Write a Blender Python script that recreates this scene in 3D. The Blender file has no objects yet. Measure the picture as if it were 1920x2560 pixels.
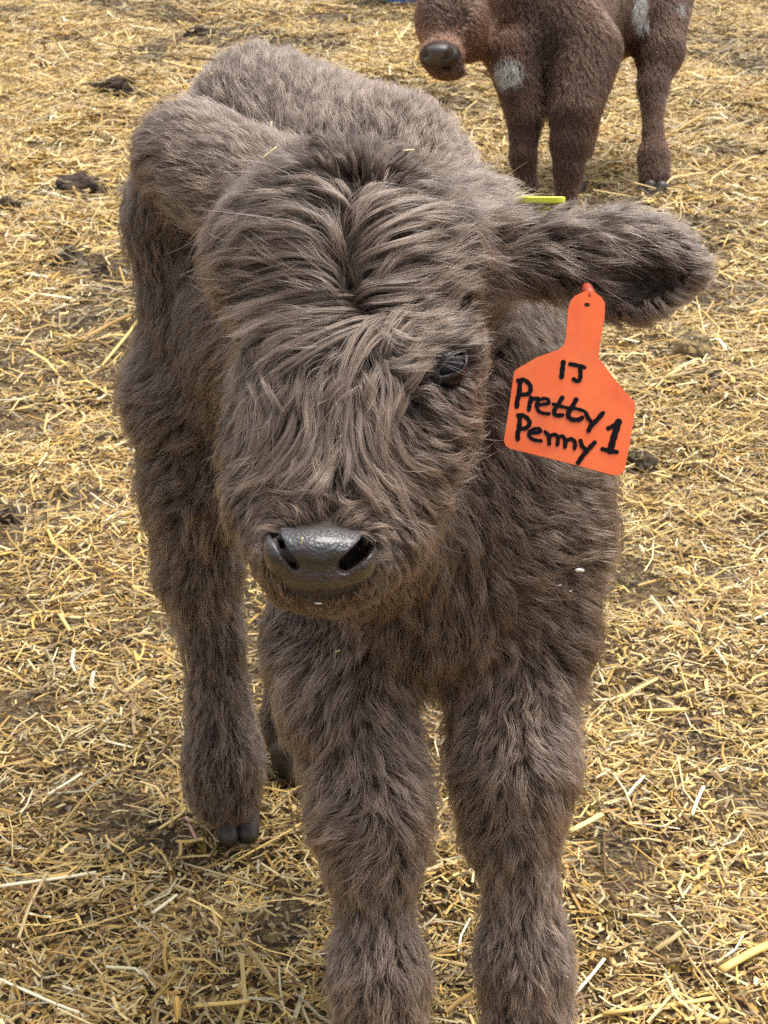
import bpy, math, random
import numpy as np
from mathutils import Vector, Matrix, kdtree

# ------------------------------------------------------------------ camera, sky, sun, exposure
scene = bpy.context.scene
COL = scene.collection
cam_data = bpy.data.cameras.new('camera')
cam = bpy.data.objects.new('camera', cam_data)
COL.objects.link(cam)
cam.location = (0, 0, 1.05)
cam.rotation_euler = (math.radians(90 - 24.6), 0, 0)
cam_data.sensor_fit = 'VERTICAL'
cam_data.sensor_height = 24.0
cam_data.lens = 37.975
cam_data.clip_start = 0.05
cam_data.clip_end = 500
cam_data.dof.use_dof = True
cam_data.dof.focus_distance = 1.16
cam_data.dof.aperture_fstop = 22
scene.camera = cam

world = bpy.data.worlds.new('World')
scene.world = world
world.use_nodes = True
wn = world.node_tree.nodes
wl = world.node_tree.links
sky = wn.new('ShaderNodeTexSky')
sky.sky_type = 'NISHITA'
sky.sun_disc = False
SUN_EL, SUN_AZ = math.radians(68), math.radians(50)
sky.sun_elevation = SUN_EL
sky.sun_rotation = SUN_AZ
sky.dust_density = 4.0
sky.air_density = 1.0
hsv = wn.new('ShaderNodeHueSaturation')
hsv.inputs['Saturation'].default_value = 0.35
wl.new(sky.outputs[0], hsv.inputs['Color'])
wl.new(hsv.outputs[0], wn['Background'].inputs['Color'])
wn['Background'].inputs['Strength'].default_value = 0.09

sun_data = bpy.data.lights.new('sun', 'SUN')
sun_data.energy = 1.5
sun_data.angle = math.radians(45)
sun_data.color = (1.0, 0.95, 0.88)
sun = bpy.data.objects.new('sun', sun_data)
COL.objects.link(sun)
sun.location = (0, 0, 6)
sd = Vector((math.sin(SUN_AZ) * math.cos(SUN_EL), math.cos(SUN_AZ) * math.cos(SUN_EL), math.sin(SUN_EL)))
sun.rotation_euler = sd.to_track_quat('Z', 'Y').to_euler()

scene.view_settings.view_transform = 'Standard'
scene.view_settings.look = 'None'
scene.view_settings.gamma = 1.0
scene.view_settings.exposure = 1.55
scene.view_settings.use_curve_mapping = False
scene.render.engine = 'CYCLES'
scene.cycles.max_bounces = 8
scene.cycles.use_denoising = False
scene.cycles.filter_width = 1.55

RNG = np.random.RandomState(11)
random.seed(5)

# ------------------------------------------------------------------ shape tables (metres)
# primitives: ('c', blend, ax,ay,az,ra, bx,by,bz,rb) rounded cone; ('e'/'s', blend, centre, three scaled axes) ellipsoid added / carved
CALF_PRIMS=[
('e',0.03,-0.0276,1.1544,0.7248,10.6244,0,0,0,7.1484,15.6134,0,10.6969,-4.8974),
('c',0.03,-0.0275,1.1439,0.7139,0.0748,-0.0339,1.0638,0.6471,0.0558),
('c',0.025,-0.0339,1.0638,0.6471,0.0551,-0.0418,0.997,0.5731,0.0385),
('c',0.03,-0.0295,1.082,0.6988,0.0307,-0.0389,0.9886,0.6028,0.0223),
('c',0.03,0.0101,1.0702,0.613,0.0396,-0.0126,1.0125,0.571,0.032),
('c',0.025,-0.0834,1.0783,0.6186,0.0272,-0.0734,1.0178,0.5826,0.0262),
('c',0.03,-0.0153,1.1854,0.7565,0.0291,-0.0444,1.1861,0.7581,0.024),
('e',0.02,0.0427,1.0906,0.6816,44.9525,0,0,0,27.6625,60.4201,0,30.3079,-13.876),
('e',0.03,0.0335,1.0961,0.6455,30.656,0,0,0,11.9108,26.0153,0,14.6651,-6.7142),
('s',0.02,0.0494,1.0727,0.7217,78.6871,0,0,0,27.2966,59.6209,0,56.8273,-26.0175),
('e',0.02,-0.0415,0.9827,0.566,23.1619,0,0,0,16.2266,35.4419,0,28.4136,-13.0088),
('e',0.018,-0.0413,0.9769,0.5461,37.0653,0,0,0,33.1736,72.4573,0,30.3079,-13.876),
('c',0.03,-0.0238,1.0891,0.5461,0.0514,0.0077,1.1933,0.4854,0.0641),
('c',0.05,0.0002,1.2378,0.6788,0.0786,0.0393,1.2792,0.553,0.1135),
('e',0.05,0.0408,1.2837,0.4427,7.9509,0,0,0,3.4201,7.4702,0,6.4945,-2.9734),
('e',0.05,0.1432,1.2944,0.4421,22.6625,0,0,0,6.175,13.4873,0,11.3655,-5.2035),
('e',0.04,0.0274,1.1963,0.3959,21.4461,0,0,0,11.9035,25.9994,0,12.9891,-5.9469),
('c',0.05,0.0702,1.3589,0.6549,0.072,0.0732,1.3259,0.5349,0.0933),
('c',0.05,-0.1247,1.5512,0.5465,0.1065,0.0131,1.4256,0.5604,0.1286),
('c',0.035,-0.1786,1.4896,0.7243,0.0443,-0.0708,1.3575,0.7,0.0513),
('c',0.022,-0.1301,1.7077,0.7201,0.0652,-0.002,1.5115,0.7,0.0686),
('c',0.03,-0.002,1.5115,0.7,0.0686,0.0557,1.4054,0.6604,0.0617),
('c',0.025,-0.1923,1.5364,0.6583,0.0526,-0.1881,1.532,0.5527,0.0338),
('c',0.02,-0.1881,1.532,0.5527,0.0338,-0.2034,1.5204,0.4792,0.0454),
('c',0.025,-0.2034,1.5204,0.4792,0.0454,-0.1913,1.5138,0.3808,0.0397),
('c',0.03,-0.1936,1.5138,0.3808,0.0426,-0.1953,1.5107,0.2899,0.0328),
('c',0.02,-0.1953,1.5107,0.2899,0.0319,-0.1795,1.497,0.212,0.023),
('c',0.02,-0.1795,1.497,0.212,0.023,-0.1723,1.4673,0.0871,0.0337),
('c',0.02,-0.1723,1.4673,0.0871,0.0347,-0.1713,1.4608,0.0489,0.0339),
('c',0.04,-0.0985,1.7903,0.5883,0.078,-0.1002,1.7274,0.3789,0.0502),
('c',0.02,-0.1002,1.7274,0.3789,0.0476,-0.1007,1.6637,0.2158,0.0276),
('c',0.02,-0.1007,1.6637,0.2158,0.0223,-0.1015,1.6036,0.0483,0.03),
('c',0.02,-0.1015,1.6036,0.0483,0.03,-0.0991,1.5933,0.0139,0.029),
('c',0.03,-0.0503,1.1939,0.3906,0.0486,-0.0325,1.1551,0.342,0.0415),
('c',0.025,-0.0325,1.1551,0.342,0.04,-0.0125,1.135,0.3029,0.0345),
('c',0.02,-0.0125,1.135,0.3029,0.0345,-0.012,1.1113,0.2702,0.042),
('c',0.02,-0.012,1.1113,0.2702,0.042,-0.009,1.0995,0.2278,0.033),
('c',0.015,-0.009,1.0995,0.2278,0.0314,-0.0087,1.0884,0.1891,0.02),
('c',0.02,-0.0087,1.0884,0.1891,0.02,-0.0048,1.0698,0.1388,0.0336),
('c',0.02,-0.0048,1.0698,0.1388,0.0336,-0.0018,1.0424,0.0477,0.0304),
('c',0.03,0.1282,1.2273,0.3676,0.0472,0.1094,1.1866,0.3148,0.0388),
('c',0.025,0.1094,1.1866,0.3148,0.0388,0.1108,1.1613,0.2763,0.0449),
('c',0.02,0.1108,1.1613,0.2763,0.0449,0.1084,1.143,0.2266,0.0332),
('c',0.015,0.1084,1.143,0.2266,0.0324,0.1167,1.1293,0.1847,0.021),
('c',0.02,0.1167,1.1293,0.1847,0.021,0.12,1.1065,0.1205,0.0326),
('c',0.02,0.12,1.1065,0.1205,0.0326,0.1267,1.0796,0.033,0.0329),
('e',0.03,0.1113,1.1858,0.7213,26.1719,-0.3805,-0.831,1.4362,17.1205,37.3943,0,41.3289,-18.9219),
('e',0.02,0.1588,1.1773,0.7219,16.0484,-0.5845,-1.2766,3.4153,16.2502,35.4936,0,56.8273,-26.0175),
('e',0.015,0.1853,1.165,0.7119,24.342,-1.7867,-3.9026,5.1681,12.2011,26.6495,0,60.6157,-27.7521),
('e',0.012,0.2169,1.1662,0.7144,50.0119,-2.1882,-4.7794,6.929,27.4432,59.9412,0,82.6578,-37.8437),
('s',0.006,0.1912,1.1363,0.7141,27.2081,-1.9971,-4.3621,8.6355,20.3872,44.5294,0,30.3079,-13.876),
('e',0.02,-0.1024,1.3083,0.7126,27.4764,4.1631,9.0929,-18.0011,20.5882,44.9686,0,45.4618,-20.814),
('e',0.012,-0.0427,0.9653,0.5831,32.6225,0,0,0,29.4936,64.4196,0,24.7075,-11.312),
('e',0.02,-0.0424,0.9641,0.5614,34.4353,0,0,0,35.398,77.316,0,26.1275,-11.9621),
('e',0.012,-0.0688,0.9601,0.5816,116.76,0,0,0,30.9575,67.617,0,36.6627,-16.7855),
('e',0.012,-0.0151,0.9584,0.5777,108.99,0,0,0,30.9575,67.617,0,36.6627,-16.7855),
('s',0.003,-0.0718,0.9731,0.591,348.93,-9.8106,4.628,0,-148.94,-315.73,1.1022,32.067,-15.127),
('s',0.003,-0.0705,0.9663,0.5918,342.12,-8.8047,4.175,0,-146.64,-309.25,1.01,32.0408,-15.1931),
('s',0.003,-0.0694,0.9622,0.5914,334.71,-7.9063,3.7684,0,-144.06,-302.25,0.928,32.0135,-15.2586),
('s',0.003,-0.0677,0.9581,0.5902,353.48,-7.0827,3.3995,0,-152.99,-318.75,0.7883,31.9766,-15.3477),
('s',0.003,-0.066,0.9553,0.5883,373.76,-6.2044,2.9986,0,-162.67,-336.58,0.654,31.9381,-15.4359),
('s',0.003,-0.0644,0.9532,0.5861,396.17,-5.2412,2.5507,0,-173.38,-356.26,0.522,31.8981,-15.5235),
('s',0.003,-0.0629,0.9516,0.5837,421.13,-4.1748,2.0457,-0,-185.32,-378.19,0.3916,31.8568,-15.6104),
('s',0.003,-0.0609,0.951,0.5811,448.96,-2.5274,1.2461,0,-198.54,-402.69,0.2227,31.8193,-15.6879),
('s',0.003,-0.0589,0.9505,0.5785,480.77,-0.6481,0.3215,-0,-213.64,-430.69,0.0534,31.78,-15.7645),
('s',0.003,-0.0569,0.9508,0.5755,517.00,1.4943,-0.7458,0,-230.87,-462.59,-0.1146,31.7389,-15.8402),
('s',0.003,-0.0119,0.9724,0.5862,227.01,22.9084,-10.9269,0,-98.3384,-206.17,-3.9188,31.6355,-15.0895),
('s',0.003,-0.0123,0.9668,0.5863,210.06,20.8921,-10.0202,0,-91.3896,-190.55,-3.8674,31.6123,-15.1617),
('s',0.003,-0.0127,0.9628,0.5857,195.26,19.1687,-9.2441,0,-85.3212,-176.92,-3.822,31.5875,-15.2331),
('s',0.003,-0.0146,0.9578,0.5856,187.92,17.5699,-8.5196,0,-82.4324,-170.00,-3.6477,31.5872,-15.3164),
('s',0.003,-0.0165,0.9551,0.5844,180.73,16.0964,-7.8477,0,-79.5887,-163.24,-3.4816,31.5833,-15.3982),
('s',0.003,-0.0185,0.953,0.5828,173.97,14.7368,-7.2239,0,-76.9123,-156.90,-3.3177,31.5772,-15.479),
('s',0.003,-0.0204,0.9516,0.581,167.61,13.4784,-6.6429,0,-74.3921,-150.94,-3.1554,31.5692,-15.559),
('s',0.003,-0.0227,0.9507,0.5796,183.81,13.8658,-6.8609,0,-81.8048,-165.33,-2.9649,31.5731,-15.6226),
('s',0.003,-0.025,0.9507,0.5777,203.23,14.331,-7.1191,-0,-90.6943,-182.57,-2.776,31.5747,-15.6852),
('s',0.003,-0.0273,0.9504,0.576,227.34,14.9086,-7.4352,0,-101.74,-203.99,-2.5856,31.5745,-15.7469),
('s',0.003,-0.04,0.9296,0.5819,1120.01,55.1894,-27.7901,-0,-504.48,-1001.87,-11.9489,193.44,-97.4062),
('s',0.003,-0.0403,0.929,0.5777,1074.20,49.0265,-24.924,-0,-487.44,-958.82,-11.0918,193.12,-98.1771),
('s',0.003,-0.0406,0.9296,0.5729,1030.52,43.3015,-22.2238,0,-471.07,-917.84,-10.2342,192.78,-98.942),
('s',0.003,-0.041,0.9331,0.5665,987.02,37.9068,-19.6397,0,-454.48,-877.20,-9.3743,192.43,-99.7011)]

NOSE_PRIMS=[
('e',0.012,-0.0427,0.9653,0.5831,31.3935,0,0,0,27.1825,59.3718,0,23.9273,-10.9548),
('e',0.02,-0.0424,0.9641,0.5614,33.0688,0,0,0,32.1204,70.1571,0,25.2566,-11.5634),
('e',0.012,-0.0688,0.9601,0.5816,102.41,0,0,0,28.4212,62.0772,0,34.9706,-16.0108),
('e',0.012,-0.0151,0.9584,0.5777,96.3869,0,0,0,28.4212,62.0772,0,34.9706,-16.0108),
('s',0.003,-0.0718,0.9731,0.591,348.93,-9.8106,4.628,0,-148.94,-315.73,1.1022,32.067,-15.127),
('s',0.003,-0.0705,0.9663,0.5918,342.12,-8.8047,4.175,0,-146.64,-309.25,1.01,32.0408,-15.1931),
('s',0.003,-0.0694,0.9622,0.5914,334.71,-7.9063,3.7684,0,-144.06,-302.25,0.928,32.0135,-15.2586),
('s',0.003,-0.0677,0.9581,0.5902,353.48,-7.0827,3.3995,0,-152.99,-318.75,0.7883,31.9766,-15.3477),
('s',0.003,-0.066,0.9553,0.5883,373.76,-6.2044,2.9986,0,-162.67,-336.58,0.654,31.9381,-15.4359),
('s',0.003,-0.0644,0.9532,0.5861,396.17,-5.2412,2.5507,0,-173.38,-356.26,0.522,31.8981,-15.5235),
('s',0.003,-0.0629,0.9516,0.5837,421.13,-4.1748,2.0457,-0,-185.32,-378.19,0.3916,31.8568,-15.6104),
('s',0.003,-0.0609,0.951,0.5811,448.96,-2.5274,1.2461,0,-198.54,-402.69,0.2227,31.8193,-15.6879),
('s',0.003,-0.0589,0.9505,0.5785,480.77,-0.6481,0.3215,-0,-213.64,-430.69,0.0534,31.78,-15.7645),
('s',0.003,-0.0569,0.9508,0.5755,517.00,1.4943,-0.7458,0,-230.87,-462.59,-0.1146,31.7389,-15.8402),
('s',0.003,-0.0119,0.9724,0.5862,227.01,22.9084,-10.9269,0,-98.3384,-206.17,-3.9188,31.6355,-15.0895),
('s',0.003,-0.0123,0.9668,0.5863,210.06,20.8921,-10.0202,0,-91.3896,-190.55,-3.8674,31.6123,-15.1617),
('s',0.003,-0.0127,0.9628,0.5857,195.26,19.1687,-9.2441,0,-85.3212,-176.92,-3.822,31.5875,-15.2331),
('s',0.003,-0.0146,0.9578,0.5856,187.92,17.5699,-8.5196,0,-82.4324,-170.00,-3.6477,31.5872,-15.3164),
('s',0.003,-0.0165,0.9551,0.5844,180.73,16.0964,-7.8477,0,-79.5887,-163.24,-3.4816,31.5833,-15.3982),
('s',0.003,-0.0185,0.953,0.5828,173.97,14.7368,-7.2239,0,-76.9123,-156.90,-3.3177,31.5772,-15.479),
('s',0.003,-0.0204,0.9516,0.581,167.61,13.4784,-6.6429,0,-74.3921,-150.94,-3.1554,31.5692,-15.559),
('s',0.003,-0.0227,0.9507,0.5796,183.81,13.8658,-6.8609,0,-81.8048,-165.33,-2.9649,31.5731,-15.6226),
('s',0.003,-0.025,0.9507,0.5777,203.23,14.331,-7.1191,-0,-90.6943,-182.57,-2.776,31.5747,-15.6852),
('s',0.003,-0.0273,0.9504,0.576,227.34,14.9086,-7.4352,0,-101.74,-203.99,-2.5856,31.5745,-15.7469),
('s',0.003,-0.04,0.9296,0.5819,1120.01,55.1894,-27.7901,-0,-504.48,-1001.87,-11.9489,193.44,-97.4062),
('s',0.003,-0.0403,0.929,0.5777,1074.20,49.0265,-24.924,-0,-487.44,-958.82,-11.0918,193.12,-98.1771),
('s',0.003,-0.0406,0.9296,0.5729,1030.52,43.3015,-22.2238,0,-471.07,-917.84,-10.2342,192.78,-98.942),
('s',0.003,-0.041,0.9331,0.5665,987.02,37.9068,-19.6397,0,-454.48,-877.20,-9.3743,192.43,-99.7011)]

PAD_CORE=[
(-0.0427,0.9653,0.5831,32.6225,0,0,0,28.6808,62.6442,0,15.6765,-7.1773),
(-0.0424,0.9641,0.5614,34.4353,0,0,0,34.2336,74.7727,0,16.2364,-7.4336),
(-0.0688,0.9601,0.5816,116.76,0,0,0,30.0632,65.6637,0,19.766,-9.0496),
(-0.0151,0.9584,0.5777,108.99,0,0,0,30.0632,65.6637,0,19.766,-9.0496)]

CALF_EYES=[
(0.0437,1.0454,0.6804,0.4751,-0.6974,0.5366,0.6713,0.6815,0.2913),
(-0.0829,1.0412,0.6792,-0.8072,-0.3862,0.4465,0.2877,-0.9178,-0.2736)]

CALF_HOOVES=[
(-0.1597,1.455,0.206,-0.9785,0.8),
(-0.0958,1.5731,0.53,-0.848,1),
(-0.0018,1.0331,0.0995,-0.995,1.05),
(0.124,1.0567,0.0995,-0.995,1.05)]

# coat direction samples: place, direction, skin normal, hair length, loft, clumping, warmth, lightness
CALF_FLOW=[
(-0.0406,1.0801,0.7715,-0.842,0.4229,0.3349,-0.1302,-0.7618,0.6346,0.042,0.0085,0.9,0.15,1),
(-0.0663,1.0901,0.7721,-0.9137,0.3739,-0.1594,-0.3809,-0.6509,0.6567,0.042,0.0085,0.9,0.15,1),
(-0.1002,1.1144,0.7626,-0.6943,0.2201,-0.6853,-0.711,-0.3577,0.6054,0.042,0.0085,0.9,0.15,1),
(-0.1552,1.4048,0.6794,-0.7574,0.3153,0.5718,-0.6529,-0.3568,-0.6681,0.042,0.0085,0.9,0.15,1),
(-0.0358,1.0692,0.7552,-0.5944,0.4234,0.6837,-0.0858,-0.8787,0.4695,0.042,0.0085,0.9,0.15,1),
(-0.0596,1.0747,0.7537,-0.9106,0.4021,0.0954,-0.3352,-0.8536,0.3987,0.042,0.0085,0.9,0.15,1),
(-0.0927,1.0913,0.7426,-0.7308,0.6061,-0.3138,-0.6753,-0.709,0.2032,0.042,0.0085,0.9,0.15,1),
(-0.1628,1.4808,0.6284,-0.9011,0.1914,-0.389,-0.4112,-0.6616,0.627,0.042,0.0085,0.9,0.15,1),
(-0.0342,1.0595,0.7387,-0.5384,0.5136,0.6681,-0.077,-0.8195,0.5679,0.042,0.0085,0.9,0.15,1),
(-0.0563,1.0631,0.7344,-0.8796,0.4753,0.0185,-0.4092,-0.776,0.48,0.042,0.0085,0.9,0.15,1),
(-0.0898,1.0855,0.7211,-0.6619,0.6927,-0.2866,-0.7352,-0.6744,0.0678,0.042,0.0085,0.9,0.15,1),
(-0.1611,1.4525,0.6055,-0.6984,0.3354,-0.6322,-0.694,-0.533,0.4839,0.042,0.0085,0.9,0.15,1),
(-0.0341,1.0499,0.7255,-0.7613,0.4453,0.4714,-0.0715,-0.7802,0.6214,0.042,0.0085,0.9,0.15,1),
(-0.0594,1.0536,0.7178,-0.8646,0.3728,-0.3368,-0.5024,-0.6416,0.5797,0.042,0.0085,0.9,0.15,1),
(-0.094,1.0897,0.6997,-0.3519,0.6861,-0.6367,-0.8926,-0.4507,0.0078,0.042,0.0085,0.9,0.15,1),
(-0.1582,1.4365,0.5882,-0.6213,0.4078,-0.6691,-0.7359,-0.5971,0.3193,0.042,0.0085,0.9,0.15,1),
(-0.0734,1.1082,0.7805,-0.9021,0.1712,-0.396,-0.4315,-0.358,0.8281,0.042,0.0085,0.9,0.15,1),
(-0.0171,1.0798,0.7716,0.704,0.5045,0.4998,0.1025,-0.7686,0.6315,0.042,0.0085,0.9,0.15,1),
(0.0097,1.0954,0.7772,0.895,0.4291,-0.122,0.3601,-0.5333,0.7654,0.042,0.0085,0.9,0.15,1),
(0.0428,1.1345,0.7708,0.7604,0.0915,-0.643,0.6489,-0.0678,0.7578,0.042,0.0085,0.9,0.15,1),
(0.0762,1.3092,0.7124,0.9635,0.0739,-0.2575,0.2652,-0.3971,0.8786,0.042,0.0085,0.9,0.15,1),
(-0.0186,1.0694,0.7552,0.4995,0.4417,0.7453,0.1053,-0.8849,0.4538,0.042,0.0085,0.9,0.15,1),
(0.0064,1.0779,0.7593,0.8256,0.495,0.2708,0.3471,-0.824,0.4478,0.042,0.0085,0.9,0.15,1),
(0.0419,1.1021,0.756,0.6925,0.702,-0.1662,0.6942,-0.5859,0.4181,0.042,0.0085,0.9,0.15,1),
(0.0673,1.148,0.7335,0.2392,0.4554,-0.8575,0.971,-0.1122,0.2113,0.042,0.0085,0.9,0.15,1),
(-0.0202,1.06,0.7386,0.4882,0.5415,0.6845,0.1421,-0.8231,0.5498,0.042,0.0085,0.9,0.15,1),
(0.0033,1.0685,0.7393,0.7564,0.5375,0.3728,0.4158,-0.835,0.3604,0.042,0.0085,0.9,0.15,1),
(0.0354,1.0901,0.7363,0.7211,0.6453,0.2521,0.6743,-0.7373,-0.0414,0.042,0.0085,0.9,0.15,1),
(0.0635,1.1309,0.7177,0.2547,0.904,-0.3433,0.915,-0.3402,-0.2169,0.042,0.0085,0.9,0.15,1),
(-0.0189,1.1068,0.7905,-0.3386,0.8708,0.3565,0.0807,-0.3506,0.9331,0.042,0.013,0.85,0.5,0.42),
(-0.0477,1.1093,0.7899,-0.9591,0.2636,-0.1034,-0.1885,-0.3218,0.9278,0.042,0.013,0.85,0.5,0.42),
(0.0131,1.1216,0.787,0.9072,0.2758,-0.3176,0.3744,-0.1851,0.9086,0.042,0.013,0.85,0.5,0.42),
(-0.0197,1.1551,0.7958,0.1683,0.9848,-0.0425,0.0374,0.0367,0.9986,0.042,0.013,0.85,0.5,0.42),
(-0.0355,1.1316,0.7961,-0.6675,0.7446,0.0038,-0.0746,-0.072,0.9946,0.042,0.013,0.85,0.5,0.42),
(0.0002,1.1456,0.793,0.5013,0.851,-0.1566,0.2634,0.0223,0.9644,0.042,0.013,0.85,0.5,0.42),
(-0.0261,1.0329,0.7083,-0.7729,-0.508,-0.3803,0.1082,-0.6961,0.7098,0.04,0.01,0.9,0.15,0.9),
(-0.0431,1.0292,0.703,-0.9383,-0.087,-0.3348,-0.189,-0.6816,0.7069,0.04,0.01,0.9,0.15,0.9),
(-0.003,1.0414,0.7055,0.3087,-0.5196,-0.7967,0.5098,-0.6167,0.5998,0.04,0.01,0.9,0.15,0.9),
(0.016,1.0613,0.7055,0.617,-0.0777,-0.7831,0.6113,-0.5795,0.5391,0.04,0.01,0.9,0.15,0.9),
(0.0324,1.0877,0.7171,0.5069,0.6343,0.5838,0.7637,-0.6445,0.0371,0.04,0.01,0.9,0.15,0.9),
(-0.0651,1.0338,0.695,-0.7621,0.0461,-0.6458,-0.5531,-0.565,0.6123,0.04,0.01,0.9,0.15,0.9),
(0.0222,1.0478,0.6902,0.8039,0.5609,0.198,0.2502,-0.6209,0.7429,0.034,0.009,0.7,0.2,0.95),
(0.0414,1.0602,0.6976,0.9458,0.3246,-0.0057,0.1769,-0.5004,0.8475,0.034,0.009,0.7,0.2,0.95),
(0.0158,1.0312,0.6761,0.4876,0.6962,0.5269,0.4876,-0.7177,0.4971,0.034,0.009,0.7,0.2,0.95),
(0.0652,1.1779,0.6677,0.2554,0.3719,0.8924,0.8445,-0.5352,-0.0187,0.03,0.01,0.5,0.2,0.95),
(0.062,1.1562,0.689,0.4967,0.3294,0.803,0.8556,-0.3409,-0.3895,0.03,0.01,0.5,0.2,0.95),
(-0.0646,1.0136,0.6727,-0.3195,-0.3324,-0.8874,-0.5447,-0.7019,0.459,0.036,0.008,0.9,0.1,1.1),
(-0.0395,1.0001,0.668,-0.1595,-0.506,-0.8477,-0.0949,-0.8468,0.5233,0.036,0.008,0.9,0.1,1.1),
(-0.0182,1.0039,0.6698,0.1179,-0.4632,-0.8784,0.3104,-0.823,0.4757,0.036,0.008,0.9,0.1,1.1),
(0.0002,1.0118,0.6635,0.2573,-0.2059,-0.9441,0.6198,-0.7144,0.3248,0.036,0.008,0.9,0.1,1.1),
(-0.0549,0.9976,0.6559,-0.2875,-0.3711,-0.883,-0.4131,-0.7837,0.4639,0.036,0.008,0.9,0.1,1.1),
(-0.0303,0.9922,0.6547,0.0124,-0.5048,-0.8631,0.1232,-0.8558,0.5024,0.036,0.008,0.9,0.1,1.1),
(-0.0091,0.9997,0.6517,0.2088,-0.2663,-0.941,0.5443,-0.7678,0.338,0.036,0.008,0.9,0.1,1.1),
(-0.0964,1.0589,0.6558,-0.1856,-0.3412,-0.9215,-0.9421,-0.2048,0.2656,0.016,0.005,0.3,0.35,1.1),
(-0.0999,1.0545,0.6403,-0.2352,-0.2518,-0.9388,-0.8886,-0.3357,0.3126,0.016,0.005,0.3,0.35,1.1),
(-0.0643,0.9935,0.6377,-0.4969,-0.0437,-0.8667,-0.6415,-0.6541,0.4008,0.032,0.0075,0.88,0.12,1.15),
(-0.0424,0.9855,0.6443,-0.2147,-0.5125,-0.8314,-0.1394,-0.8265,0.5455,0.032,0.0075,0.88,0.12,1.15),
(-0.0332,0.9771,0.6314,-0.0737,-0.5896,-0.8043,0.1351,-0.805,0.5777,0.032,0.0075,0.88,0.12,1.15),
(-0.0151,0.9882,0.6366,0.2719,-0.2868,-0.9186,0.5362,-0.7475,0.3922,0.032,0.0075,0.88,0.12,1.15),
(0.0064,1.0045,0.6264,0.4031,0.0438,-0.9141,0.7061,-0.6503,0.2802,0.032,0.0075,0.88,0.12,1.15),
(0.0223,1.0144,0.6085,0.5365,0.3596,-0.7635,0.7572,-0.6045,0.2474,0.032,0.0075,0.88,0.12,1.15),
(-0.0706,0.9865,0.6173,-0.5453,0.0779,-0.8346,-0.7268,-0.5399,0.4245,0.032,0.0075,0.88,0.12,1.15),
(-0.0515,0.9731,0.6232,-0.529,-0.351,-0.7726,-0.36,-0.7316,0.5789,0.032,0.0075,0.88,0.12,1.15),
(-0.0332,0.9696,0.6214,0.0871,-0.5881,-0.8041,0.1734,-0.7859,0.5935,0.032,0.0075,0.88,0.12,1.15),
(-0.009,0.9818,0.616,0.4348,-0.0909,-0.8959,0.6711,-0.6307,0.3897,0.032,0.0075,0.88,0.12,1.15),
(0.0127,0.9975,0.5988,0.5857,0.391,-0.7099,0.7562,-0.5789,0.3051,0.032,0.0075,0.88,0.12,1.15),
(-0.0639,0.972,0.6087,-0.3638,0.7265,0.5829,-0.6605,-0.6425,0.3886,0.009,0.0035,0.2,0.45,1.5),
(-0.0422,0.9636,0.6125,0.0019,0.4356,0.9002,-0.0868,-0.8967,0.4341,0.009,0.0035,0.2,0.45,1.5),
(-0.0181,0.9685,0.6069,0.529,0.657,0.5372,0.5491,-0.7476,0.3736,0.009,0.0035,0.2,0.45,1.5),
(-0.0422,0.9673,0.6191,0.0178,0.5815,0.8134,-0.0916,-0.8091,0.5805,0.009,0.0035,0.2,0.45,1.5),
(-0.1075,1.0626,0.6267,-0.3393,0.3923,-0.8549,-0.9275,-0.291,0.2346,0.032,0.01,0.55,0.25,1),
(-0.1532,1.4998,0.4175,-0.3459,-0.9381,-0.0191,0.8981,-0.3369,0.2827,0.032,0.01,0.55,0.25,1),
(-0.0963,1.011,0.5997,-0.4322,0.123,-0.8933,-0.8583,-0.36,0.3657,0.032,0.01,0.55,0.25,1),
(-0.0853,0.9861,0.5903,-0.3242,-0.1469,-0.9345,-0.7824,-0.5137,0.3521,0.012,0.004,0.3,0.4,0.95),
(-0.0826,0.963,0.5774,-0.0178,-0.3501,-0.9365,-0.9692,-0.2241,0.1022,0.012,0.004,0.3,0.4,0.95),
(-0.0749,0.9544,0.5578,0.4513,-0.0083,-0.8923,-0.7343,-0.5716,-0.3661,0.012,0.004,0.3,0.4,0.95),
(0.0349,1.033,0.6487,0.8731,0.4566,-0.1709,0.4528,-0.8894,-0.0629,0.034,0.012,0.6,0.25,1),
(0.0386,1.0378,0.6262,0.7145,0.696,-0.0712,0.6937,-0.718,-0.0572,0.034,0.012,0.6,0.25,1),
(0.0321,1.0281,0.6095,0.5031,0.5728,-0.6471,0.8179,-0.5576,0.1422,0.034,0.012,0.6,0.25,1),
(0.0289,1.0197,0.5923,0.4314,0.7909,-0.434,0.8806,-0.4737,0.012,0.034,0.012,0.6,0.25,1),
(0.0127,0.9923,0.5874,0.4396,0.2779,-0.8541,0.8161,-0.5208,0.2506,0.034,0.012,0.6,0.25,1),
(0.0002,0.9655,0.5796,0.2279,-0.1775,-0.9574,0.9001,-0.3366,0.2767,0.013,0.0045,0.3,0.35,0.9),
(-0.0014,0.9629,0.5603,-0.3187,-0.1126,-0.9412,0.86,-0.4518,-0.2371,0.013,0.0045,0.3,0.35,0.9),
(0.0411,1.0367,0.6641,0.419,0.0903,-0.9035,0.4854,-0.8632,0.1388,0.013,0.004,0.35,0.3,1.05),
(0.056,1.0506,0.664,0.2691,0.2355,-0.9339,0.8321,-0.545,0.1024,0.013,0.004,0.35,0.3,1.05),
(0.0648,1.0702,0.6723,0.3143,0.7784,-0.5435,0.9291,-0.3697,0.0078,0.013,0.004,0.35,0.3,1.05),
(0.0331,1.0358,0.6728,-0.6169,-0.4792,-0.6243,0.2452,-0.8708,0.4261,0.013,0.004,0.35,0.3,1.05),
(0.0348,1.0461,0.6858,0.6835,0.6068,0.4057,0.1983,-0.6893,0.6968,0.018,0.005,0.5,0.25,1),
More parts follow.
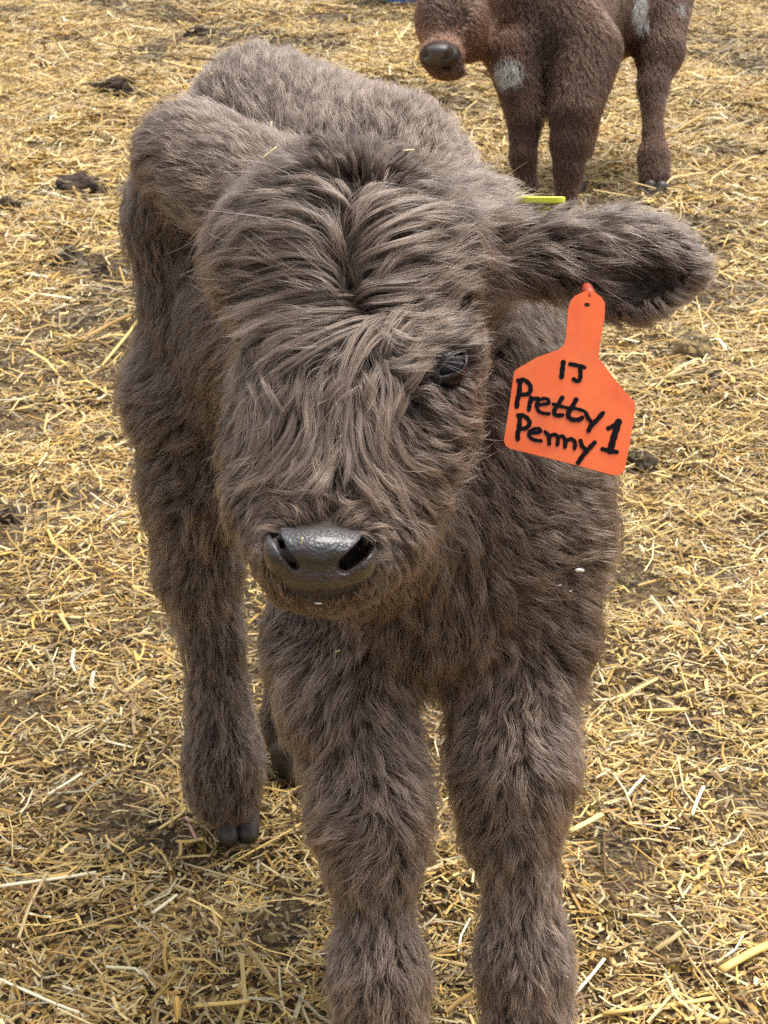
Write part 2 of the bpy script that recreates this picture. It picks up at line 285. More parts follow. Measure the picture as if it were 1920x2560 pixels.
(0.0493,1.0561,0.69,0.5107,0.6702,0.5385,0.4561,-0.7421,0.4911,0.018,0.005,0.5,0.25,1),
(0.061,1.0648,0.6826,0.4862,0.8323,0.2662,0.8317,-0.5342,0.1512,0.018,0.005,0.5,0.25,1),
(-0.0522,1.1567,0.4281,-0.0238,-0.4746,-0.8799,-0.342,-0.8231,0.4533,0.011,0.004,0.3,0.4,1),
(-0.0755,1.1712,0.4268,-0.4786,-0.4419,-0.7588,-0.5799,-0.4899,0.651,0.011,0.004,0.3,0.4,1),
(-0.0216,0.9601,0.5391,0.5349,0.7734,-0.3403,0.3026,-0.5513,-0.7775,0.011,0.004,0.3,0.4,1),
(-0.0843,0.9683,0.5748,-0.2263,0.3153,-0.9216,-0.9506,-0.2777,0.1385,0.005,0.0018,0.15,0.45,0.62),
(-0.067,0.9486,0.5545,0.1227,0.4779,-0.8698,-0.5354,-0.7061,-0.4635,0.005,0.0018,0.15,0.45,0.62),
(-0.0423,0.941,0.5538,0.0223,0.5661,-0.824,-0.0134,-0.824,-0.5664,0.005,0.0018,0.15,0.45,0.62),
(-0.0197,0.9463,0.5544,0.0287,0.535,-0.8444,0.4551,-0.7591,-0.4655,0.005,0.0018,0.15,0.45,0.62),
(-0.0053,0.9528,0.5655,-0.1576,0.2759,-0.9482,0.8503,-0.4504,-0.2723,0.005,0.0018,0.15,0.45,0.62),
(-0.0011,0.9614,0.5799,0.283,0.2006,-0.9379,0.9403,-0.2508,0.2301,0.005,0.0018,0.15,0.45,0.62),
(0.0181,1.1141,0.4673,-0.1427,0.5611,-0.8154,0.2981,-0.7612,-0.576,0.028,0.013,0.45,0.58,0.66),  # browner chest and throat fur, with shade under the head painted in
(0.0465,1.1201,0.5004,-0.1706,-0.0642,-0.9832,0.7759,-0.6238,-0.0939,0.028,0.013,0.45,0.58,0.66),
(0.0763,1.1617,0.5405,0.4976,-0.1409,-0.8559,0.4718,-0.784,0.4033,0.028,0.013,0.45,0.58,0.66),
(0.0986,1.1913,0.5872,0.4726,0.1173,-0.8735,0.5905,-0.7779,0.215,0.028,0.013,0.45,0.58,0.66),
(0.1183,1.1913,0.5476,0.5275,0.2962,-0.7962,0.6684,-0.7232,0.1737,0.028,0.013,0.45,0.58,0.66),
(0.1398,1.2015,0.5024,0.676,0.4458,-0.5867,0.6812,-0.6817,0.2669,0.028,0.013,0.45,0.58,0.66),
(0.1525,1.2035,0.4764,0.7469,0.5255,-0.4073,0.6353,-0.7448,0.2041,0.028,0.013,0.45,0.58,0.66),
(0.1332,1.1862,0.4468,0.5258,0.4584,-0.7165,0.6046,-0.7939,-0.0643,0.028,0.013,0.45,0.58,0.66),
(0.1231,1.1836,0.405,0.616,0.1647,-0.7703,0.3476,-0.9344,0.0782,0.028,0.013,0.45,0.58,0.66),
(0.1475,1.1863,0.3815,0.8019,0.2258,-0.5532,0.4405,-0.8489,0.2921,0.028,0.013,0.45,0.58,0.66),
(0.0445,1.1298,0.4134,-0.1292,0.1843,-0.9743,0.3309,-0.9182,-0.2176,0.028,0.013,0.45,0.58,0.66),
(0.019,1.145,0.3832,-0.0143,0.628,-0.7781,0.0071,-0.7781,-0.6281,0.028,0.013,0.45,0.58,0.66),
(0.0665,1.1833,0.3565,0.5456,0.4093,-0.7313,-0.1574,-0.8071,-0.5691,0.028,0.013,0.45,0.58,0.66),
(-0.0713,1.1481,0.3944,-0.7516,0.2696,-0.602,-0.525,-0.797,0.2986,0.03,0.012,0.4,0.25,1.15),
(-0.056,1.146,0.4042,-0.6347,-0.2381,-0.7352,-0.2055,-0.8651,0.4576,0.03,0.012,0.4,0.25,1.15),
(-0.0335,1.1437,0.4055,-0.1948,-0.3825,-0.9032,-0.0478,-0.916,0.3982,0.03,0.012,0.4,0.25,1.15),
(-0.0673,1.1334,0.3727,-0.635,0.1725,-0.753,-0.6369,-0.6685,0.3839,0.03,0.012,0.4,0.25,1.15),
(-0.0482,1.1229,0.3747,-0.4565,-0.3978,-0.7959,-0.2804,-0.7846,0.553,0.03,0.012,0.4,0.25,1.15),
(-0.0595,1.1175,0.3519,-0.4857,0.1202,-0.8659,-0.5717,-0.7929,0.2106,0.03,0.012,0.4,0.25,1.15),
(-0.0332,1.1103,0.3565,-0.2867,-0.3004,-0.9097,-0.021,-0.9474,0.3194,0.025,0.009,0.35,0.22,1.28),
(0.0002,1.1198,0.3505,0.4372,-0.1393,-0.8885,0.6153,-0.6742,0.4085,0.025,0.009,0.35,0.22,1.28),
(-0.0221,1.0993,0.3242,0.0748,-0.5645,-0.822,-0.1495,-0.8213,0.5505,0.025,0.009,0.35,0.22,1.28),
(0.0077,1.1067,0.3238,0.6312,-0.193,-0.7512,0.5099,-0.6266,0.5894,0.025,0.009,0.35,0.22,1.28),
(-0.0448,1.1027,0.3086,-0.4139,-0.1951,-0.8892,-0.7244,-0.521,0.4515,0.025,0.009,0.35,0.22,1.28),
(-0.0368,1.0724,0.2806,-0.7584,0.3344,-0.5594,-0.5247,-0.8225,0.2198,0.025,0.009,0.35,0.22,1.28),
(-0.0146,1.0641,0.2687,-0.7278,0.0327,-0.685,-0.0585,-0.9982,0.0145,0.025,0.009,0.35,0.22,1.28),
(0.015,1.0779,0.29,0.587,-0.0055,-0.8096,0.5718,-0.7051,0.4194,0.025,0.009,0.35,0.22,1.28),
(0.0151,1.073,0.2622,0.2014,0.2109,-0.9565,0.5875,-0.8074,-0.0543,0.025,0.009,0.35,0.22,1.28),
(-0.0036,1.0649,0.2133,-0.0832,0.0188,-0.9964,0.17,-0.9849,-0.0328,0.021,0.007,0.3,0.17,1.28),
(-0.0186,1.0658,0.2126,-0.0511,0.0613,-0.9968,-0.3113,-0.9494,-0.0424,0.021,0.007,0.3,0.17,1.28),
(-0.0111,1.0548,0.1792,-0.1374,-0.6009,-0.7875,-0.1549,-0.7722,0.6162,0.021,0.007,0.3,0.17,1.28),
(-0.0262,1.045,0.159,-0.348,-0.3588,-0.8661,-0.5591,-0.6622,0.499,0.021,0.007,0.3,0.17,1.28),
(0.0229,1.049,0.1555,0.3204,-0.3495,-0.8804,0.7137,-0.522,0.467,0.021,0.007,0.3,0.17,1.28),
(-0.0036,1.0301,0.1384,-0.0085,-0.1342,-0.9909,0.0278,-0.9906,0.1339,0.021,0.007,0.3,0.17,1.28),
(-0.0036,1.0253,0.1038,0.0012,-0.2556,-0.9668,-0.0071,-0.9668,0.2555,0.021,0.007,0.3,0.17,1.28),
(0.0929,1.1701,0.3597,-0.4053,-0.4535,-0.7938,-0.3572,-0.7207,0.5941,0.026,0.009,0.35,0.22,1.28),
(0.1352,1.1678,0.3566,0.4231,-0.3287,-0.8444,0.4234,-0.7521,0.505,0.026,0.009,0.35,0.22,1.28),
(0.1109,1.1399,0.329,0.0054,-0.639,-0.7692,0.0199,-0.769,0.639,0.026,0.009,0.35,0.22,1.28),
(0.0809,1.1433,0.3179,-0.5645,-0.1398,-0.8135,-0.6087,-0.5952,0.5246,0.026,0.009,0.35,0.22,1.28),
(0.1384,1.1427,0.3183,0.5633,-0.2117,-0.7987,0.5816,-0.585,0.5652,0.026,0.009,0.35,0.22,1.28),
(0.1396,1.1239,0.2944,0.6577,0.1463,-0.7389,0.5681,-0.7406,0.359,0.026,0.009,0.35,0.22,1.28),
(0.0768,1.1276,0.2919,-0.5185,0.1328,-0.8447,-0.6741,-0.6712,0.3083,0.026,0.009,0.35,0.22,1.28),
(0.1064,1.1137,0.2922,0.0181,-0.2314,-0.9727,-0.0908,-0.9692,0.2289,0.026,0.009,0.35,0.22,1.28),
(0.1075,1.1108,0.2531,0.0144,-0.1315,-0.9912,-0.0471,-0.9903,0.1307,0.026,0.009,0.35,0.22,1.28),
(0.0887,1.1166,0.2536,-0.3138,0.1009,-0.9441,-0.5084,-0.8577,0.0773,0.026,0.009,0.35,0.22,1.28),
(0.131,1.1165,0.2536,0.2933,0.1784,-0.9392,0.5033,-0.8641,-0.0069,0.026,0.009,0.35,0.22,1.28),
(0.1169,1.101,0.1849,0.0011,-0.2958,-0.9553,-0.0087,-0.9552,0.2958,0.021,0.007,0.3,0.15,1.3),
(0.1013,1.0796,0.1393,-0.2695,-0.3724,-0.8881,-0.4983,-0.7353,0.4595,0.021,0.007,0.3,0.15,1.3),
(0.1402,1.0801,0.1388,0.2744,-0.3817,-0.8826,0.5345,-0.7024,0.47,0.021,0.007,0.3,0.15,1.3),
(0.1167,1.0669,0.1157,0.0343,-0.1236,-0.9917,-0.108,-0.987,0.1193,0.021,0.007,0.3,0.15,1.3),
(0.1214,1.0576,0.074,0.0118,-0.2914,-0.9565,-0.0875,-0.9532,0.2893,0.021,0.007,0.3,0.15,1.3),
(-0.2081,1.4659,0.7483,-0.7468,0.3756,-0.5488,-0.6589,-0.5297,0.534,0.027,0.01,0.25,0.3,1.12),
(-0.1694,1.4623,0.7655,-0.9016,0.4325,-0.0065,-0.1108,-0.2164,0.97,0.027,0.01,0.25,0.3,1.12),
(-0.1742,1.4181,0.7379,-0.7088,0.6844,-0.1708,-0.6713,-0.58,0.4615,0.027,0.01,0.25,0.3,1.12),
(-0.1308,1.3916,0.7517,-0.7728,0.6342,-0.0244,-0.3431,-0.385,0.8568,0.027,0.01,0.25,0.3,1.12),
(-0.1375,1.3664,0.7257,-0.6612,0.7474,-0.0651,-0.7105,-0.5959,0.3741,0.027,0.01,0.25,0.3,1.12),
(-0.1042,1.3471,0.7419,-0.6915,0.7219,0.0245,-0.446,-0.4534,0.7717,0.027,0.01,0.25,0.3,1.12),
(-0.0737,1.1137,0.7824,-0.8842,0.3252,-0.3353,-0.4298,-0.2853,0.8567,0.027,0.01,0.25,0.3,1.12),
(-0.0943,1.1267,0.7727,-0.778,-0.007,-0.6282,-0.6197,-0.1562,0.7691,0.027,0.01,0.25,0.3,1.12),
(-0.2253,1.4988,0.6767,-0.1595,-0.2652,-0.9509,-0.654,-0.6931,0.303,0.027,0.009,0.45,0.4,0.72),  # flank samples darkened: the side's shade is put into the coat colour
(-0.2093,1.4903,0.6346,0.1188,0.1155,-0.9862,-0.3581,-0.9214,-0.151,0.027,0.009,0.45,0.4,0.72),
(-0.1924,1.4855,0.6135,0.0693,-0.2068,-0.9759,-0.2947,-0.9389,0.178,0.027,0.009,0.45,0.4,0.72),
(-0.2297,1.5077,0.6253,0.2607,-0.0547,-0.9639,-0.7969,-0.5758,-0.1828,0.027,0.009,0.45,0.4,0.72),
(-0.1892,1.4821,0.6678,-0.5391,0.2065,-0.8166,-0.064,-0.9767,-0.2047,0.027,0.009,0.45,0.4,0.72),
(-0.203,1.4806,0.5694,-0.0021,-0.2023,-0.9793,-0.6627,-0.7331,0.1529,0.027,0.009,0.45,0.4,0.72),
(-0.2101,1.4777,0.5143,-0.457,-0.1396,-0.8784,-0.352,-0.8786,0.3227,0.029,0.011,0.4,0.2,1),
(-0.2295,1.476,0.4862,-0.7632,0.3645,-0.5336,-0.5027,-0.8538,0.1357,0.029,0.011,0.4,0.2,1),
(-0.2176,1.4737,0.4532,-0.6488,0.3804,-0.6591,-0.325,-0.9216,-0.212,0.029,0.011,0.4,0.2,1),
(-0.2157,1.4727,0.404,-0.7502,0.2612,-0.6074,-0.4493,-0.8754,0.1785,0.029,0.011,0.4,0.2,1),
(-0.1915,1.4731,0.4288,-0.2319,-0.1727,-0.9573,0.1172,-0.9819,0.1488,0.029,0.011,0.4,0.2,1),
(-0.1838,1.4654,0.3821,-0.1839,-0.0279,-0.9826,0.1759,-0.9844,-0.005,0.029,0.011,0.4,0.2,1),
(-0.2115,1.4789,0.3242,-0.4827,0.2668,-0.8342,-0.455,-0.8902,-0.0215,0.029,0.011,0.4,0.2,1),
(-0.1885,1.4734,0.3007,-0.0635,-0.0844,-0.9944,0.1739,-0.9821,0.0723,0.029,0.011,0.4,0.2,1),
(-0.1751,1.4702,0.2215,0.0608,-0.2037,-0.9771,0.1794,-0.9608,0.2115,0.021,0.0065,0.3,0.2,0.95),
(-0.1693,1.4524,0.1484,-0.0196,-0.3282,-0.9444,0.2017,-0.9265,0.3178,0.021,0.0065,0.3,0.2,0.95),
(-0.1893,1.4504,0.1326,-0.1311,-0.2984,-0.9454,-0.4798,-0.8154,0.3239,0.021,0.0065,0.3,0.2,0.95),
(-0.1463,1.4565,0.1231,0.2284,-0.4273,-0.8748,0.7804,-0.4568,0.4269,0.021,0.0065,0.3,0.2,0.95),
(-0.17,1.4273,0.0788,-0.0243,-0.0055,-0.9997,0.0538,-0.9985,0.0042,0.021,0.0065,0.3,0.2,0.95),
(-0.1953,1.4351,0.0736,0.1251,-0.0138,-0.992,-0.6079,-0.7913,-0.0657,0.021,0.0065,0.3,0.2,0.95),
(-0.1422,1.4417,0.0691,-0.1926,-0.1392,-0.9713,0.7876,-0.6123,-0.0685,0.021,0.0065,0.3,0.2,0.95),
(-0.0713,1.1292,0.3534,0.0809,-0.3563,-0.9309,-0.782,-0.6018,0.1624,0.024,0.008,0.5,0.3,0.6),
(-0.1104,1.5686,0.0455,0.0896,-0.1184,-0.9889,-0.2682,-0.9591,0.0905,0.024,0.008,0.5,0.3,0.6),
(-0.1421,1.634,0.7593,-0.1161,0.8673,0.4841,-0.6085,-0.4473,0.6554,0.025,0.01,0.2,0.12,1),
(-0.1048,1.6323,0.7776,-0.195,0.9644,0.1786,-0.2131,-0.2194,0.9521,0.025,0.01,0.2,0.12,1),
(-0.0562,1.5408,0.7674,0.1649,0.9454,0.281,-0.3711,-0.2045,0.9058,0.025,0.01,0.2,0.12,1),
(-0.0916,1.5419,0.7413,0.0326,0.6956,0.7177,-0.7031,-0.4943,0.5111,0.025,0.01,0.2,0.12,1),
(-0.0122,1.4654,0.7607,-0.0112,0.8345,0.5509,-0.1684,-0.5447,0.8216,0.025,0.01,0.2,0.12,1),
(-0.0457,1.4635,0.7404,0.005,0.6585,0.7526,-0.583,-0.6095,0.5372,0.025,0.01,0.2,0.12,1),
(0.0126,1.4492,0.7517,0.2099,0.818,0.5355,0.0328,-0.5533,0.8323,0.025,0.01,0.2,0.12,1),
(0.0516,1.3743,0.7278,0.8775,0.4479,0.1713,-0.1705,-0.0425,0.9844,0.025,0.01,0.2,0.12,1),
(0.0814,1.3399,0.7242,0.9047,0.4249,-0.0303,0.1544,-0.261,0.9529,0.025,0.01,0.2,0.12,1),
(0.0285,1.4118,0.7312,0.4865,0.7752,0.4029,-0.13,-0.3918,0.9108,0.025,0.01,0.2,0.12,1),
(0.099,1.1705,0.7412,0.9514,0.0267,0.3069,-0.2179,-0.646,0.7316,0.038,0.0105,0.75,0.14,1.05),
(0.126,1.1682,0.7418,0.9932,0.1004,0.0583,0.0304,-0.7095,0.7041,0.038,0.0105,0.75,0.14,1.05),
(0.1603,1.1715,0.7444,0.9891,0.031,0.1439,-0.1134,-0.4626,0.8793,0.038,0.0105,0.75,0.14,1.05),
(0.1937,1.1647,0.7393,0.9887,0.1298,-0.0751,0.1428,-0.6611,0.7366,0.038,0.0105,0.75,0.14,1.05),
(0.2136,1.1559,0.7261,0.9802,0.0232,-0.1966,0.1346,-0.8063,0.5761,0.038,0.0105,0.75,0.14,1.05),
(0.1191,1.1591,0.7235,0.998,-0.0492,-0.0408,-0.0421,-0.9863,0.1592,0.038,0.0105,0.75,0.14,1.05),
(0.1461,1.1587,0.727,0.9838,-0.1763,-0.0316,-0.1489,-0.9032,0.4026,0.038,0.0105,0.75,0.14,1.05),
(0.1696,1.1611,0.7368,0.9976,-0.0538,0.0441,-0.0696,-0.7712,0.6327,0.038,0.0105,0.75,0.14,1.05),
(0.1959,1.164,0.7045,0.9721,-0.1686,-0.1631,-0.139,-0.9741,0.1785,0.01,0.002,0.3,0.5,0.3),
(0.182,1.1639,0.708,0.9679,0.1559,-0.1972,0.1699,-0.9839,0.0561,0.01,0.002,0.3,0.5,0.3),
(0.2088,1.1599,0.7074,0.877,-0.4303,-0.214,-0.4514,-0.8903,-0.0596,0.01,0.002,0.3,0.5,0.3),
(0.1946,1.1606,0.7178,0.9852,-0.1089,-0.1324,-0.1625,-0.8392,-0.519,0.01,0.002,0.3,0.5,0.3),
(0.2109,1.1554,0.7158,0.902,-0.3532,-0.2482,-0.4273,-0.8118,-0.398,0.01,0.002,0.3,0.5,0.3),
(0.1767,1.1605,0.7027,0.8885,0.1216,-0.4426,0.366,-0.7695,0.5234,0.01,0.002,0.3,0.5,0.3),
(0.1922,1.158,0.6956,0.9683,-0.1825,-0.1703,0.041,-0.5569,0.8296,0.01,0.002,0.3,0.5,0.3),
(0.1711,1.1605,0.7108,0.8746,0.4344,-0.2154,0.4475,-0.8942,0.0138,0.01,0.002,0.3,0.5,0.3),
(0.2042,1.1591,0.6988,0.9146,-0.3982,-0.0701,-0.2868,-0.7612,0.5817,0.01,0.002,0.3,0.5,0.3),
(0.1644,1.1509,0.6878,0.7327,0.0877,-0.6749,-0.4595,-0.6677,-0.5856,0.03,0.007,0.8,0.15,1.2),
(0.1846,1.147,0.6841,0.6939,0.3366,-0.6366,-0.0567,-0.8557,-0.5143,0.03,0.007,0.8,0.15,1.2),
(0.205,1.1481,0.688,0.7267,0.3997,-0.5587,0.3015,-0.9163,-0.2635,0.03,0.007,0.8,0.15,1.2),
(0.2247,1.1526,0.7078,0.9084,0.2404,-0.3421,0.2351,-0.9703,-0.0576,0.03,0.007,0.8,0.15,1.2),
(0.2308,1.1565,0.7165,0.849,0.4451,-0.2848,0.519,-0.8038,0.2908,0.03,0.007,0.8,0.15,1.2),
(0.2279,1.1589,0.7235,0.8952,0.3991,-0.1984,0.4351,-0.6856,0.5837,0.03,0.007,0.8,0.15,1.2),
(0.1438,1.1577,0.7028,0.6587,-0.0316,-0.7518,-0.5365,-0.7203,-0.4398,0.024,0.008,0.5,0.5,0.7),
(0.12,1.1607,0.7072,0.6319,0.2955,-0.7165,-0.0909,-0.8898,-0.4472,0.024,0.008,0.5,0.5,0.7),
(0.1343,1.2841,0.6332,0.3484,-0.423,-0.8365,0.8108,-0.3117,0.4954,0.03,0.011,0.5,0.65,0.46),  # lightness lowered to paint the shadow behind the ear tag
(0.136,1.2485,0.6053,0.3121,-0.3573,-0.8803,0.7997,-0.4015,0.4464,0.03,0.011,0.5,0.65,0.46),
(0.1106,1.2247,0.6294,0.2345,-0.3702,-0.8989,0.8057,-0.4434,0.3928,0.03,0.011,0.5,0.65,0.46)]

